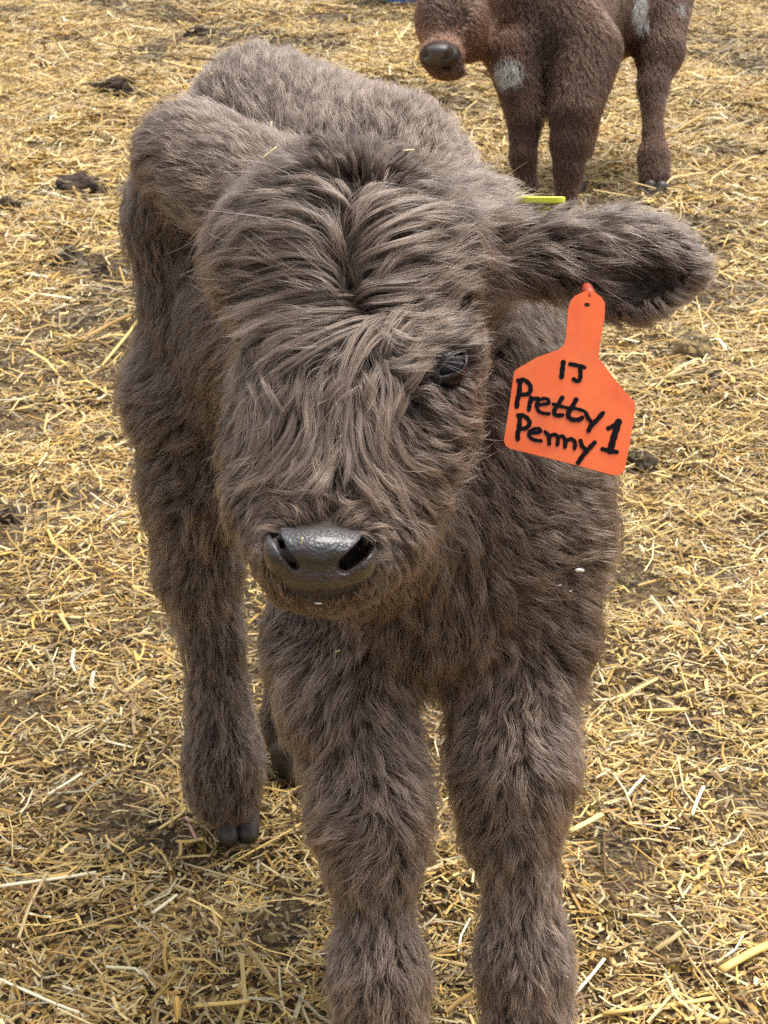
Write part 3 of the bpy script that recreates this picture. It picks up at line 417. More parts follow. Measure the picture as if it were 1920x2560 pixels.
# long locks: six points, half width, hairs, lightness, warmth
CALF_LOCKS=[
(0.0298,1.063,0.7049,0.0169,1.055,0.7124,-0.0061,1.0321,0.7153,-0.0199,1.0065,0.6972,-0.0259,0.9879,0.6703,-0.0336,0.976,0.6483,0.0028,34,1.0191,0.0414),
(0.0252,1.0642,0.7071,0.0108,1.0517,0.7157,-0.0127,1.032,0.7169,-0.0266,1.0075,0.698,-0.0327,0.9887,0.6706,-0.0403,0.9767,0.6479,0.0021,34,1.3219,0.1182),
(0.0254,1.0637,0.7067,0.0104,1.0522,0.7152,-0.0132,1.0332,0.7162,-0.0271,1.0094,0.6976,-0.0333,0.9908,0.6708,-0.0411,0.9787,0.6485,0.0026,34,1.1922,0.0314),
(0.0242,1.0566,0.702,0.0118,1.0456,0.7071,-0.0033,1.0296,0.7072,-0.017,1.0104,0.6952,-0.027,0.9919,0.673,-0.0323,0.9806,0.652,0.0028,34,1.4868,0.1345),
(0.019,1.0551,0.7035,0.0059,1.0414,0.7087,-0.0088,1.0256,0.7075,-0.0216,1.0077,0.6938,-0.0307,0.9899,0.6702,-0.035,0.9782,0.6483,0.002,34,1.1736,0.0938),
(0.0187,1.0567,0.7052,0.0059,1.0433,0.7115,-0.0086,1.0281,0.7114,-0.0214,1.0102,0.6987,-0.0304,0.9922,0.6759,-0.0347,0.9811,0.6543,0.0021,34,1.1029,0.0909),
(0.0105,1.053,0.7111,-0.0122,1.0376,0.718,-0.0369,1.0251,0.7138,-0.0592,1.0201,0.7026,-0.0816,1.0232,0.685,-0.0916,1.0313,0.6718,0.0022,34,1.3392,0.1493),
(0.0153,1.0541,0.706,-0.0058,1.037,0.7134,-0.0289,1.0225,0.7103,-0.0495,1.015,0.7009,-0.0704,1.0134,0.6854,-0.0791,1.0165,0.6749,0.0024,34,1.1292,0.089),
(0.0151,1.0535,0.7056,-0.0065,1.0347,0.7125,-0.0307,1.0192,0.7086,-0.0525,1.0106,0.6979,-0.0748,1.0119,0.6799,-0.0844,1.0168,0.6671,0.0019,34,0.9899,0.0398),
(-0.0072,1.0449,0.7187,-0.0279,1.0349,0.7196,-0.0491,1.029,0.7154,-0.0689,1.0291,0.7053,-0.0839,1.0309,0.691,-0.0888,1.0277,0.6762,0.0021,34,1.4597,0.1678),
(-0.008,1.0388,0.7126,-0.0286,1.0286,0.714,-0.0498,1.0234,0.7098,-0.0695,1.0244,0.7002,-0.0845,1.0273,0.6863,-0.0895,1.0255,0.671,0.0028,34,1.2985,0.0732),
(-0.0117,1.0406,0.7165,-0.0326,1.0328,0.7179,-0.054,1.0292,0.7141,-0.0741,1.0321,0.7043,-0.0893,1.0373,0.6901,-0.0941,1.0368,0.6755,0.0029,34,1.418,0.1087),
(-0.0111,1.0491,0.7263,-0.0306,1.045,0.7296,-0.0547,1.0458,0.7266,-0.0814,1.0629,0.7142,-0.1042,1.085,0.7006,-0.1132,1.0845,0.7013,0.002,34,0.9905,0.1785),
(-0.0139,1.0461,0.7238,-0.0323,1.0425,0.7266,-0.0553,1.043,0.7234,-0.0809,1.0597,0.711,-0.1027,1.0815,0.6972,-0.1104,1.0805,0.6967,0.0026,34,1.3081,0.0958),
(-0.0085,1.0506,0.7269,-0.0265,1.0456,0.7297,-0.0488,1.0443,0.7267,-0.0734,1.0553,0.7167,-0.0944,1.0705,0.7056,-0.1028,1.0696,0.7037,0.0019,34,0.9956,0.1919),
(-0.0174,1.0495,0.7297,-0.0359,1.0461,0.7327,-0.0623,1.0499,0.7291,-0.09,1.0704,0.7159,-0.1126,1.0941,0.7013,-0.1244,1.0926,0.7,0.0028,34,1.1374,0.0129),
(-0.0223,1.0477,0.7286,-0.0412,1.0454,0.7308,-0.0691,1.0548,0.7244,-0.0902,1.0608,0.7165,-0.1049,1.0589,0.7111,-0.1257,1.0585,0.7064,0.0027,34,1.3499,0.0718),
(-0.0231,1.0481,0.7293,-0.0422,1.0463,0.7324,-0.0704,1.0562,0.7266,-0.0915,1.0627,0.7196,-0.1058,1.0613,0.7154,-0.1267,1.0613,0.7116,0.002,34,1.4341,0.1598),
(-0.0145,1.0419,0.7192,-0.0297,1.0369,0.7216,-0.0488,1.0347,0.721,-0.0682,1.038,0.7155,-0.0848,1.0515,0.7056,-0.0969,1.0681,0.6951,0.0029,34,1.3343,0.0965),
(-0.0119,1.0443,0.7206,-0.0264,1.0386,0.7231,-0.0446,1.0352,0.7229,-0.0633,1.0371,0.7179,-0.079,1.0462,0.7097,-0.0901,1.0577,0.7011,0.0021,34,1.1036,0.0862),
(-0.017,1.0416,0.7198,-0.032,1.0367,0.7213,-0.0506,1.0344,0.7198,-0.0695,1.0373,0.7134,-0.0857,1.0503,0.7027,-0.0974,1.0664,0.6916,0.0021,34,1.4809,0.1502),
(-0.0262,1.0359,0.7161,-0.0385,1.0364,0.7195,-0.06,1.0451,0.7183,-0.0816,1.0487,0.7108,-0.0976,1.046,0.7029,-0.1065,1.0483,0.7041,0.0019,34,1.3585,0.0609),
(-0.0311,1.0352,0.7158,-0.0444,1.0356,0.7201,-0.0683,1.0473,0.7181,-0.0899,1.0527,0.7095,-0.1038,1.0495,0.7012,-0.1134,1.0518,0.7025,0.0019,34,1.2134,0.0125),
(-0.0278,1.0332,0.7137,-0.041,1.034,0.7173,-0.0638,1.0451,0.7156,-0.0861,1.0502,0.7077,-0.1022,1.0473,0.6998,-0.1119,1.0496,0.7013,0.0023,34,1.2238,0.1167),
(-0.0583,1.0292,0.7024,-0.0705,1.0399,0.7037,-0.0826,1.0477,0.7038,-0.0904,1.0474,0.7017,-0.1019,1.0485,0.7016,-0.1132,1.0502,0.7025,0.0027,34,1.0342,0.0447),
(-0.0544,1.0346,0.7095,-0.0662,1.0418,0.7126,-0.0817,1.0557,0.7109,-0.0988,1.0774,0.7008,-0.1088,1.0858,0.6986,-0.113,1.0856,0.7012,0.0027,34,1.268,0.139),
(-0.0555,1.0315,0.7061,-0.0675,1.0392,0.7095,-0.0836,1.0561,0.707,-0.1016,1.0843,0.6944,-0.1123,1.0951,0.6921,-0.117,1.0946,0.6957,0.0019,34,1.0752,0.163),
(-0.0423,1.0297,0.7093,-0.0546,1.031,0.7086,-0.0684,1.0329,0.7043,-0.0802,1.0353,0.695,-0.0869,1.0349,0.6847,-0.0894,1.0332,0.6759,0.0026,34,1.2619,0.1223),
(-0.0408,1.0272,0.7072,-0.0532,1.028,0.7068,-0.0672,1.0293,0.7028,-0.0793,1.0312,0.6937,-0.086,1.0307,0.6835,-0.0886,1.029,0.6746,0.0029,34,1.4842,0.0964),
(-0.0381,1.0221,0.7033,-0.0496,1.0227,0.703,-0.0624,1.0229,0.6994,-0.0734,1.0224,0.691,-0.0794,1.0208,0.6815,-0.0814,1.0188,0.6731,0.0027,34,0.9731,0.1734),
(-0.0321,1.016,0.6973,-0.0421,1.0145,0.6991,-0.0544,1.0133,0.6982,-0.0666,1.0131,0.6929,-0.0769,1.0157,0.6834,-0.0843,1.0194,0.6733,0.0019,34,1.2295,0.1743),
(-0.0293,1.0207,0.7019,-0.0392,1.0196,0.7043,-0.0513,1.019,0.7047,-0.0633,1.0195,0.7014,-0.0736,1.0212,0.6933,-0.0809,1.0231,0.6842,0.0023,34,1.3544,0.0954),
(-0.0384,1.0203,0.7013,-0.0483,1.0206,0.7032,-0.0604,1.0219,0.7028,-0.0721,1.0244,0.6984,-0.0818,1.0279,0.6898,-0.0886,1.0311,0.6805,0.0027,34,1.4427,0.05),
(-0.0352,1.0148,0.696,-0.0393,1.0059,0.6872,-0.0418,0.9958,0.6758,-0.0402,0.9869,0.6634,-0.0447,0.9804,0.6507,-0.0517,0.9765,0.6402,0.0024,34,1.0195,0.0146),
(-0.044,1.0113,0.6905,-0.0487,1.0017,0.6819,-0.0515,0.9908,0.6707,-0.0499,0.9813,0.6585,-0.0542,0.9753,0.6451,-0.0609,0.9723,0.6337,0.0019,34,1.2972,0.1154),
(-0.0417,1.0117,0.6915,-0.0459,1.0029,0.6826,-0.0483,0.9927,0.6711,-0.0465,0.9834,0.6589,-0.0507,0.9771,0.6459,-0.0574,0.9738,0.6349,0.0024,34,1.33,0.0179),
(-0.0654,1.0013,0.6603,-0.0691,1.0036,0.6665,-0.0735,1.0078,0.6732,-0.0779,1.0141,0.6788,-0.0811,1.0219,0.6831,-0.0831,1.0291,0.6858,0.0024,34,1.4032,0.0973),
(-0.0634,0.9987,0.6583,-0.0666,1,0.6638,-0.0705,1.0029,0.6699,-0.0744,1.0075,0.6748,-0.0769,1.0131,0.6784,-0.0783,1.0181,0.6805,0.0021,34,1.4657,0.1539),
(-0.0623,1.001,0.6634,-0.0645,1.0037,0.6695,-0.0673,1.0078,0.6763,-0.0704,1.0129,0.6823,-0.0727,1.0194,0.6871,-0.0742,1.0254,0.6903,0.0026,34,1.2654,0.1463),
(-0.0528,0.9922,0.6568,-0.0544,0.9956,0.6649,-0.0559,0.9996,0.6736,-0.0565,1.0033,0.6803,-0.055,1.0072,0.6866,-0.0528,1.0106,0.6915,0.0024,34,1.1807,0.1966),
(-0.053,0.9936,0.6589,-0.0546,0.9954,0.6661,-0.0558,0.9973,0.6737,-0.0559,0.999,0.6792,-0.0539,1.0018,0.6838,-0.051,1.0048,0.6869,0.0018,34,1.1659,0.1998),
(-0.054,0.9909,0.6538,-0.0554,0.9938,0.6619,-0.0564,0.9971,0.6705,-0.0566,1.0002,0.6771,-0.0545,1.0037,0.6832,-0.0517,1.0068,0.6879,0.0022,34,1.1397,0.079),
(-0.0726,1.0042,0.6537,-0.0748,1.0063,0.6601,-0.0776,1.0098,0.6672,-0.0803,1.0148,0.6735,-0.0807,1.0198,0.6793,-0.0796,1.0239,0.6838,0.0021,34,1.3655,0.0776),
(-0.0764,1.0083,0.6529,-0.0802,1.0107,0.6595,-0.0845,1.015,0.6668,-0.0886,1.0213,0.6729,-0.0898,1.0286,0.6787,-0.0892,1.035,0.6832,0.0023,34,1.4524,0.1439),
(-0.0765,1.0066,0.6492,-0.0796,1.0099,0.6564,-0.0834,1.0152,0.6645,-0.0871,1.0223,0.6716,-0.0885,1.0303,0.6782,-0.0884,1.0375,0.6834,0.0024,34,1.0653,0.0989),
(-0.0338,0.9896,0.6588,-0.0327,0.9908,0.6658,-0.0303,0.9926,0.6729,-0.0261,0.9948,0.6779,-0.0204,0.9987,0.6811,-0.0151,1.0027,0.6827,0.0023,34,1.4304,0.0726),
(-0.0395,0.989,0.6577,-0.0387,0.9902,0.6658,-0.0365,0.9921,0.6743,-0.0323,0.9943,0.6805,-0.0264,0.9985,0.6848,-0.0208,1.003,0.6873,0.0024,34,1.1378,0.0911),
(-0.0405,0.9909,0.6606,-0.0401,0.9916,0.6689,-0.0382,0.9928,0.6775,-0.0342,0.9948,0.6836,-0.0285,0.9988,0.6878,-0.023,1.0032,0.69,0.002,34,0.9656,0.1483),
(-0.0165,0.9946,0.6608,-0.0136,0.9963,0.6693,-0.0103,0.9989,0.6782,-0.0073,1.0022,0.6846,-0.0045,1.0085,0.6898,-0.0024,1.0151,0.6932,0.0029,34,1.1478,0.124),
(-0.0159,0.9958,0.6625,-0.0134,0.9982,0.6715,-0.0106,1.0016,0.6809,-0.008,1.0056,0.688,-0.0055,1.0124,0.6936,-0.0036,1.0194,0.6974,0.002,34,1.3338,0.1932),
(-0.0162,0.9912,0.6527,-0.014,0.9932,0.6614,-0.0113,0.9961,0.6706,-0.0089,0.9997,0.6773,-0.0066,1.0053,0.683,-0.0047,1.011,0.6871,0.0022,34,1.3595,0.0216),
(-0.0028,0.9957,0.6422,0.0002,0.9984,0.6506,0.0037,1.002,0.6594,0.0067,1.0063,0.6661,0.0094,1.0122,0.672,0.0114,1.0179,0.6763,0.0027,34,1.045,0.1569),
(0.0013,1.0006,0.6455,0.0056,1.0041,0.6535,0.0103,1.0085,0.662,0.0139,1.0128,0.6684,0.0171,1.0189,0.6747,0.0194,1.0247,0.6797,0.0025,34,1.0674,0.1685),
(-0.0021,0.9965,0.6427,0.0013,0.9986,0.6519,0.0051,1.0018,0.6615,0.0083,1.006,0.6688,0.0107,1.0123,0.6753,0.0122,1.0185,0.68,0.0019,34,1.2308,0.0591),
(0.0023,1.0044,0.6532,0.0051,1.0069,0.6617,0.007,1.0098,0.6709,0.0068,1.0124,0.6784,0.0046,1.0149,0.6841,0.0018,1.0168,0.6878,0.002,34,0.9583,0.0851),
(-0.0017,1.0002,0.6528,0.0015,1.0026,0.661,0.004,1.0052,0.67,0.0041,1.0075,0.6773,0.002,1.0099,0.6825,-0.0009,1.0118,0.6855,0.0025,34,0.9938,0.1677),
(0.0063,1.0075,0.6513,0.0094,1.0101,0.6595,0.0117,1.0127,0.6686,0.0116,1.0144,0.6763,0.0096,1.0167,0.682,0.0071,1.0188,0.6856,0.0026,34,1.4456,0.1232),
(-0.0378,1.0048,0.6828,-0.0408,0.9954,0.6715,-0.0432,0.9864,0.6596,-0.0476,0.9787,0.6474,-0.0556,0.9741,0.6351,-0.0659,0.9746,0.6249,0.002,34,1.015,0.0581),
(-0.0409,1.0037,0.6808,-0.0436,0.9927,0.6696,-0.0457,0.9821,0.6578,-0.0499,0.9735,0.6455,-0.0577,0.9685,0.6326,-0.0675,0.969,0.6211,0.002,34,1.2549,0.0043),
(-0.0397,1.0054,0.6834,-0.0434,0.9956,0.6721,-0.0467,0.9863,0.6602,-0.0521,0.9789,0.6477,-0.061,0.9756,0.6346,-0.0719,0.9787,0.6228,0.0022,34,1.4526,0.1949),
(-0.0573,1.0048,0.674,-0.0592,0.9946,0.6629,-0.0617,0.9862,0.6529,-0.0679,0.9824,0.6416,-0.0775,0.9843,0.6287,-0.0859,0.9905,0.6178,0.0025,34,1.2183,0.0286),
(-0.0551,1.0052,0.6762,-0.0584,0.9954,0.6648,-0.0626,0.9876,0.6544,-0.0706,0.9854,0.6423,-0.0818,0.9897,0.6282,-0.0916,0.9987,0.6167,0.0025,34,1.2041,0.1413),
(-0.0493,1.0022,0.6759,-0.0522,0.992,0.6644,-0.0561,0.9833,0.6541,-0.0639,0.9788,0.6427,-0.0752,0.9802,0.6294,-0.0854,0.9877,0.6169,0.0021,34,1.4147,0.0941),
(-0.066,1.0108,0.6754,-0.0696,1.0023,0.6643,-0.0746,0.9963,0.6536,-0.0817,0.9965,0.642,-0.0902,1.003,0.6299,-0.0976,1.012,0.6207,0.0022,34,1.0244,0.0532),
(-0.0684,1.0142,0.6777,-0.0725,1.0062,0.6654,-0.0781,1.0017,0.653,-0.0855,1.0037,0.6402,-0.0946,1.0114,0.6271,-0.1035,1.0204,0.6164,0.0019,34,1.136,0.0413),
(-0.0621,1.007,0.6733,-0.0656,0.9992,0.662,-0.0706,0.9943,0.651,-0.0779,0.9952,0.6394,-0.0872,1.0016,0.6273,-0.0958,1.0106,0.6179,0.0021,34,1.0973,0.0526),
(-0.0194,1.0041,0.6786,-0.0156,0.9949,0.6669,-0.0158,0.9857,0.6547,-0.0137,0.979,0.6423,-0.0073,0.9763,0.6294,-0.0012,0.9779,0.6172,0.002,34,1.3512,0.0519),
(-0.0187,1.004,0.6782,-0.0151,0.9947,0.6673,-0.0156,0.9853,0.656,-0.0138,0.9787,0.6444,-0.0077,0.9761,0.6323,-0.0019,0.9775,0.6209,0.0025,34,1.2396,0.0428),
(-0.0169,1.0073,0.6824,-0.0123,0.9979,0.6708,-0.0116,0.9886,0.6585,-0.0086,0.9829,0.6455,-0.0017,0.982,0.6319,0.0045,0.9846,0.6196,0.0022,34,1.0045,0.1362),
(-0.0047,1.0121,0.6798,-0.0009,1.006,0.6694,-0.0002,0.9988,0.6588,0.003,0.9962,0.6467,0.0104,0.9989,0.6324,0.018,1.0026,0.6184,0.0027,34,1.4183,0.1345),
(-0.0097,1.0051,0.6742,-0.0068,0.9992,0.6638,-0.0072,0.9917,0.6536,-0.0049,0.9876,0.6423,0.0018,0.9878,0.629,0.0086,0.9898,0.6157,0.0023,34,1.3686,0.0562),
(-0.0077,1.0061,0.6727,-0.004,0.9995,0.6627,-0.0037,0.992,0.6526,-0.0008,0.9882,0.6414,0.0061,0.9894,0.6279,0.0129,0.9927,0.6141,0.0022,34,1.234,0.1982),
(0.0002,1.0075,0.6657,0.0049,1.0019,0.655,0.0086,0.9966,0.6439,0.0138,0.9954,0.6332,0.022,1.0003,0.6219,0.0319,1.01,0.61,0.0018,34,1.3071,0.1017),
(0.0038,1.0124,0.6699,0.0082,1.0088,0.6576,0.0117,1.0057,0.6445,0.0173,1.0059,0.6321,0.0269,1.0121,0.6191,0.0391,1.0244,0.6046,0.0027,34,1.1402,0.1705),
(0.0003,1.0087,0.668,0.0051,1.004,0.6556,0.0092,1.0001,0.6425,0.0149,0.9998,0.6301,0.0243,1.0053,0.6169,0.0361,1.0168,0.6022,0.0025,34,1.194,0.0074),
(-0.0358,1.0008,0.677,-0.0376,0.9906,0.6658,-0.0363,0.9807,0.6542,-0.0366,0.9717,0.6425,-0.0406,0.964,0.6308,-0.0455,0.9584,0.6205,0.0027,34,1.1308,0.0769),
(-0.0381,1.0033,0.6806,-0.0411,0.9938,0.6688,-0.0412,0.9843,0.6565,-0.043,0.9758,0.6443,-0.0482,0.9686,0.6322,-0.054,0.9637,0.6221,0.0026,34,1.1198,0.0785),
(-0.0377,0.9988,0.6737,-0.0409,0.9891,0.6624,-0.0412,0.9793,0.6509,-0.0431,0.9705,0.6392,-0.0486,0.9633,0.627,-0.0548,0.9593,0.6156,0.0029,34,1.2679,0.1853),
(-0.0295,1.0058,0.6842,-0.0265,0.9957,0.6726,-0.0277,0.9857,0.6605,-0.0278,0.9773,0.6482,-0.0253,0.9704,0.6357,-0.0238,0.9648,0.6249,0.0026,34,1.2629,0.017),
(-0.0256,1.0053,0.6827,-0.0215,0.9955,0.6715,-0.0214,0.9857,0.6599,-0.0203,0.978,0.6477,-0.0168,0.9725,0.635,-0.0147,0.9685,0.6241,0.002,34,1.0414,0.1242),
(-0.0284,1.0067,0.6852,-0.0244,0.9973,0.6739,-0.0245,0.988,0.6621,-0.0235,0.9805,0.6499,-0.02,0.9747,0.6375,-0.0175,0.9704,0.6269,0.0025,34,1.1776,0.0062),
(-0.029,1.0091,0.6887,-0.0249,1.0009,0.6795,-0.0232,0.9907,0.6671,-0.0263,0.9807,0.6531,-0.0266,0.9721,0.6387,-0.0254,0.966,0.6269,0.0025,34,1.0875,0.1308),
(-0.0288,1.0126,0.6932,-0.0245,1.0038,0.6848,-0.0225,0.9933,0.6731,-0.0256,0.9833,0.6594,-0.0258,0.9754,0.6453,-0.0245,0.9702,0.6337,0.0026,34,0.9746,0.1466),
(-0.0333,1.0141,0.6953,-0.0302,1.0043,0.6868,-0.0297,0.9929,0.6749,-0.0342,0.9826,0.6608,-0.0357,0.9741,0.6465,-0.0354,0.9681,0.6348,0.0027,34,1.0096,0.1119),
(-0.0055,1.0266,0.6984,-0.0003,1.018,0.6898,0.0024,1.0072,0.6776,-0.0002,0.9961,0.663,-0.0011,0.9894,0.6478,-0.001,0.9864,0.635,0.0025,34,1.4238,0.1313),
(-0.0035,1.0248,0.6949,0.0016,1.017,0.6856,0.0044,1.0071,0.6727,0.002,0.9967,0.6578,0.001,0.9901,0.6425,0.001,0.9869,0.6299,0.0018,34,1.4013,0.1377),
(-0.0087,1.0253,0.699,-0.004,1.0156,0.6901,-0.0018,1.0039,0.6775,-0.0049,0.9923,0.6624,-0.0062,0.9847,0.6468,-0.0063,0.9807,0.6337,0.002,34,1.1345,0.0206),
(-0.027,0.9914,0.6605,-0.0241,0.984,0.6531,-0.0225,0.9757,0.6444,-0.024,0.9685,0.6362,-0.0256,0.9633,0.6285,-0.0271,0.9602,0.6226,0.0029,34,1.1166,0.0388),
(-0.0233,0.9921,0.6602,-0.0214,0.9864,0.6523,-0.021,0.9793,0.6431,-0.0236,0.972,0.635,-0.0261,0.9666,0.6281,-0.0282,0.9631,0.623,0.0022,34,1.2266,0.0498),
(-0.0229,0.9967,0.6681,-0.0201,0.9899,0.6597,-0.0187,0.9821,0.6498,-0.0202,0.9752,0.6406,-0.0218,0.97,0.6326,-0.0233,0.9666,0.6268,0.0027,34,1.2408,0.1239),
(-0.0422,0.9873,0.6545,-0.0445,0.9805,0.6487,-0.0495,0.9736,0.6412,-0.0578,0.9688,0.6333,-0.0665,0.9691,0.6236,-0.0738,0.9722,0.6148,0.0021,34,1.3879,0.0695),
(-0.0376,0.9878,0.6559,-0.0389,0.9806,0.65,-0.0428,0.9731,0.6427,-0.0501,0.9677,0.6351,-0.0582,0.9659,0.6264,-0.0652,0.9665,0.6187,0.0021,34,1.4211,0.1525),
(-0.0372,0.983,0.6483,-0.0384,0.9768,0.6421,-0.0421,0.9699,0.6345,-0.049,0.9638,0.6268,-0.0568,0.9619,0.6184,-0.0636,0.9626,0.611,0.0019,34,1.3716,0.1052),
(-0.0526,0.984,0.644,-0.0573,0.9797,0.6401,-0.065,0.9778,0.6338,-0.0754,0.9809,0.6253,-0.0845,0.9878,0.618,-0.0912,0.9956,0.6126,0.0019,34,1.4798,0.1919),
(-0.0458,0.9844,0.649,-0.0494,0.9795,0.6444,-0.0558,0.9756,0.6379,-0.0655,0.9746,0.6303,-0.0741,0.9787,0.6227,-0.0806,0.9847,0.6165,0.0023,34,1.4058,0.1317),
(-0.0477,0.9875,0.6531,-0.0523,0.9829,0.6475,-0.0599,0.98,0.6395,-0.0707,0.9813,0.63,-0.0802,0.9868,0.6213,-0.0872,0.9936,0.6146,0.002,34,1.3573,0.0421),
(-0.0183,0.9899,0.6521,-0.0139,0.984,0.6433,-0.0081,0.9797,0.6339,-0.0018,0.9797,0.6263,0.0049,0.983,0.6178,0.0106,0.9877,0.6103,0.0028,34,1.2688,0.1801),
(-0.0161,0.9893,0.6492,-0.0112,0.9848,0.6393,-0.005,0.9818,0.6286,0.0015,0.9823,0.6204,0.009,0.986,0.611,0.0155,0.9906,0.6028,0.0027,34,1.4958,0.1325),
(-0.0162,0.9896,0.6498,-0.011,0.9853,0.6402,-0.0045,0.9825,0.6298,0.0023,0.9835,0.6217,0.0099,0.9876,0.6126,0.0166,0.9928,0.6047,0.0024,34,1.4964,0.199),
(-0.0055,0.9922,0.641,0.0005,0.9911,0.6315,0.008,0.991,0.6207,0.0158,0.9928,0.6111,0.0244,1.0003,0.6004,0.0319,1.0095,0.5911,0.0028,34,1.2718,0.0718),
(-0.0096,0.9919,0.6467,-0.0026,0.9909,0.6381,0.006,0.9917,0.6282,0.0146,0.9955,0.6191,0.0239,1.0033,0.61,0.0319,1.012,0.6027,0.0021,34,1.4148,0.0187),
(-0.007,0.9921,0.6432,0.0005,0.991,0.6342,0.0095,0.9913,0.6238,0.0183,0.994,0.6145,0.0278,1.0029,0.6037,0.0359,1.0136,0.5941,0.0019,34,1.3101,0.0893),
(-0.0258,0.9843,0.6479,-0.0216,0.9785,0.6408,-0.0156,0.9737,0.6322,-0.0085,0.9725,0.624,-0.0041,0.9725,0.6167,-0.0021,0.9733,0.6112,0.002,34,1.0416,0.1246),
(-0.023,0.9803,0.6389,-0.0185,0.9748,0.6318,-0.0126,0.9705,0.6231,-0.0059,0.9701,0.6145,-0.0017,0.9703,0.6074,0.0004,0.971,0.6025,0.0021,34,1.4108,0.1698),
(-0.028,0.9797,0.6417,-0.0238,0.9737,0.6359,-0.0179,0.9686,0.6289,-0.0107,0.9672,0.6218,-0.0065,0.9674,0.6154,-0.0047,0.9686,0.6105,0.0021,34,1.3587,0.1586),
(-0.0368,0.9782,0.6412,-0.0395,0.9724,0.638,-0.0428,0.9663,0.6341,-0.0461,0.9619,0.6303,-0.0502,0.9603,0.6259,-0.0541,0.9607,0.6222,0.002,34,1.3065,0.1817),
(-0.0312,0.9783,0.6406,-0.0336,0.9724,0.6365,-0.0366,0.9661,0.6317,-0.0397,0.961,0.6272,-0.044,0.9584,0.6224,-0.0482,0.9578,0.6184,0.0019,34,1.2929,0.0957),
(-0.0321,0.9787,0.6414,-0.0347,0.972,0.638,-0.038,0.965,0.6338,-0.0415,0.9597,0.6297,-0.0462,0.9574,0.6246,-0.0506,0.9573,0.6201,0.0021,34,1.4581,0.0969),
(0.0041,1.0012,0.64,0.012,1.0012,0.6328,0.0216,1.0033,0.6252,0.0311,1.0086,0.6193,0.042,1.0236,0.6107,0.0514,1.0413,0.6022,0.0027,34,1.4475,0.1549),
(0.0051,1.0029,0.6418,0.0105,1.0029,0.6336,0.0176,1.0046,0.6249,0.025,1.0087,0.6186,0.0343,1.0193,0.6115,0.0429,1.0315,0.6055,0.0019,34,1.1047,0.0671),
(0.0079,1.0066,0.6443,0.015,1.0074,0.636,0.024,1.0102,0.6273,0.0333,1.0157,0.6206,0.0443,1.0334,0.6098,0.0541,1.0546,0.5989,0.0028,34,1.1596,0.0847),
(-0.0555,0.985,0.6434,-0.0625,0.9817,0.637,-0.0723,0.9821,0.6286,-0.084,0.989,0.6194,-0.0941,0.9977,0.6112,-0.1013,1.0059,0.605,0.0019,34,1.0896,0.0151),
(-0.0632,0.9887,0.642,-0.07,0.9871,0.635,-0.0792,0.9886,0.6267,-0.0898,0.9951,0.6187,-0.0991,1.0044,0.6103,-0.106,1.0136,0.6032,0.0023,34,1.1395,0.1918),
(-0.0611,0.9851,0.6388,-0.0698,0.9836,0.632,-0.0815,0.9857,0.6234,-0.0945,0.9938,0.6145,-0.1004,0.9958,0.6082,-0.1013,0.9942,0.6045,0.0025,34,1.4418,0.1236),
(-0.0677,0.9953,0.6456,-0.0754,0.9961,0.6394,-0.0846,0.9993,0.6326,-0.0931,1.0057,0.6272,-0.1042,1.0224,0.6171,-0.1146,1.0417,0.6065,0.0022,34,1.3118,0.1265),
(-0.0666,0.9934,0.6438,-0.0754,0.9944,0.6381,-0.0858,0.9987,0.6316,-0.0958,1.0077,0.6257,-0.1016,1.0108,0.622,-0.1039,1.0101,0.6202,0.0025,34,1.3253,0.0868),
(-0.0719,0.9989,0.6449,-0.0794,1.0023,0.6373,-0.0888,1.0083,0.6287,-0.0985,1.0171,0.6211,-0.1058,1.0199,0.6166,-0.1104,1.019,0.6145,0.002,34,1.0291,0.1795),
(0.0062,1.02,0.6799,0.0124,1.0257,0.6866,0.0191,1.0317,0.6929,0.0245,1.0363,0.6963,0.032,1.041,0.6976,0.0392,1.0449,0.6973,0.0026,34,1.2742,0.0953),
(0.0059,1.0221,0.6833,0.0119,1.0294,0.6894,0.0187,1.0372,0.6951,0.0245,1.0434,0.6981,0.0327,1.0481,0.6997,0.0406,1.0512,0.7003,0.0026,34,1.3399,0.1145),
(0.0063,1.02,0.6798,0.0123,1.0259,0.6867,0.0188,1.0324,0.6933,0.024,1.0379,0.6968,0.0312,1.0427,0.6984,0.0381,1.0463,0.6986,0.0026,34,1.3457,0.1258),
(0.0029,1.0122,0.6708,0.0106,1.0243,0.6836,0.0191,1.0387,0.6944,0.0293,1.05,0.7018,0.0406,1.0581,0.7054,0.0495,1.0663,0.7054,0.0025,34,1.3709,0.1221),
(0.0037,1.0151,0.6749,0.012,1.0267,0.6873,0.0204,1.0403,0.6979,0.0307,1.0513,0.7051,0.0424,1.0592,0.7082,0.0513,1.0667,0.7067,0.0019,34,1.2792,0.0037),
(0.0056,1.016,0.6739,0.0141,1.0267,0.6869,0.0219,1.0394,0.6984,0.0318,1.0496,0.706,0.0435,1.0574,0.709,0.0523,1.065,0.7073,0.0025,34,1.4613,0.0979),
(0.0124,1.0188,0.6667,0.0181,1.0212,0.6737,0.0238,1.0241,0.6809,0.0277,1.0273,0.6858,0.0328,1.0312,0.6878,0.0376,1.0348,0.6879,0.0025,34,1.3466,0.1843),
(0.0104,1.02,0.6728,0.0152,1.0232,0.6795,0.0203,1.0271,0.6861,0.0243,1.0309,0.6903,0.0276,1.0346,0.6919,0.0301,1.0374,0.6919,0.0027,34,1.2776,0.1373),
(0.0078,1.0161,0.6691,0.0139,1.0189,0.6751,0.0203,1.0224,0.681,0.0249,1.0259,0.6849,0.0292,1.0293,0.6862,0.0326,1.0321,0.6858,0.0026,34,1.2881,0.1959),
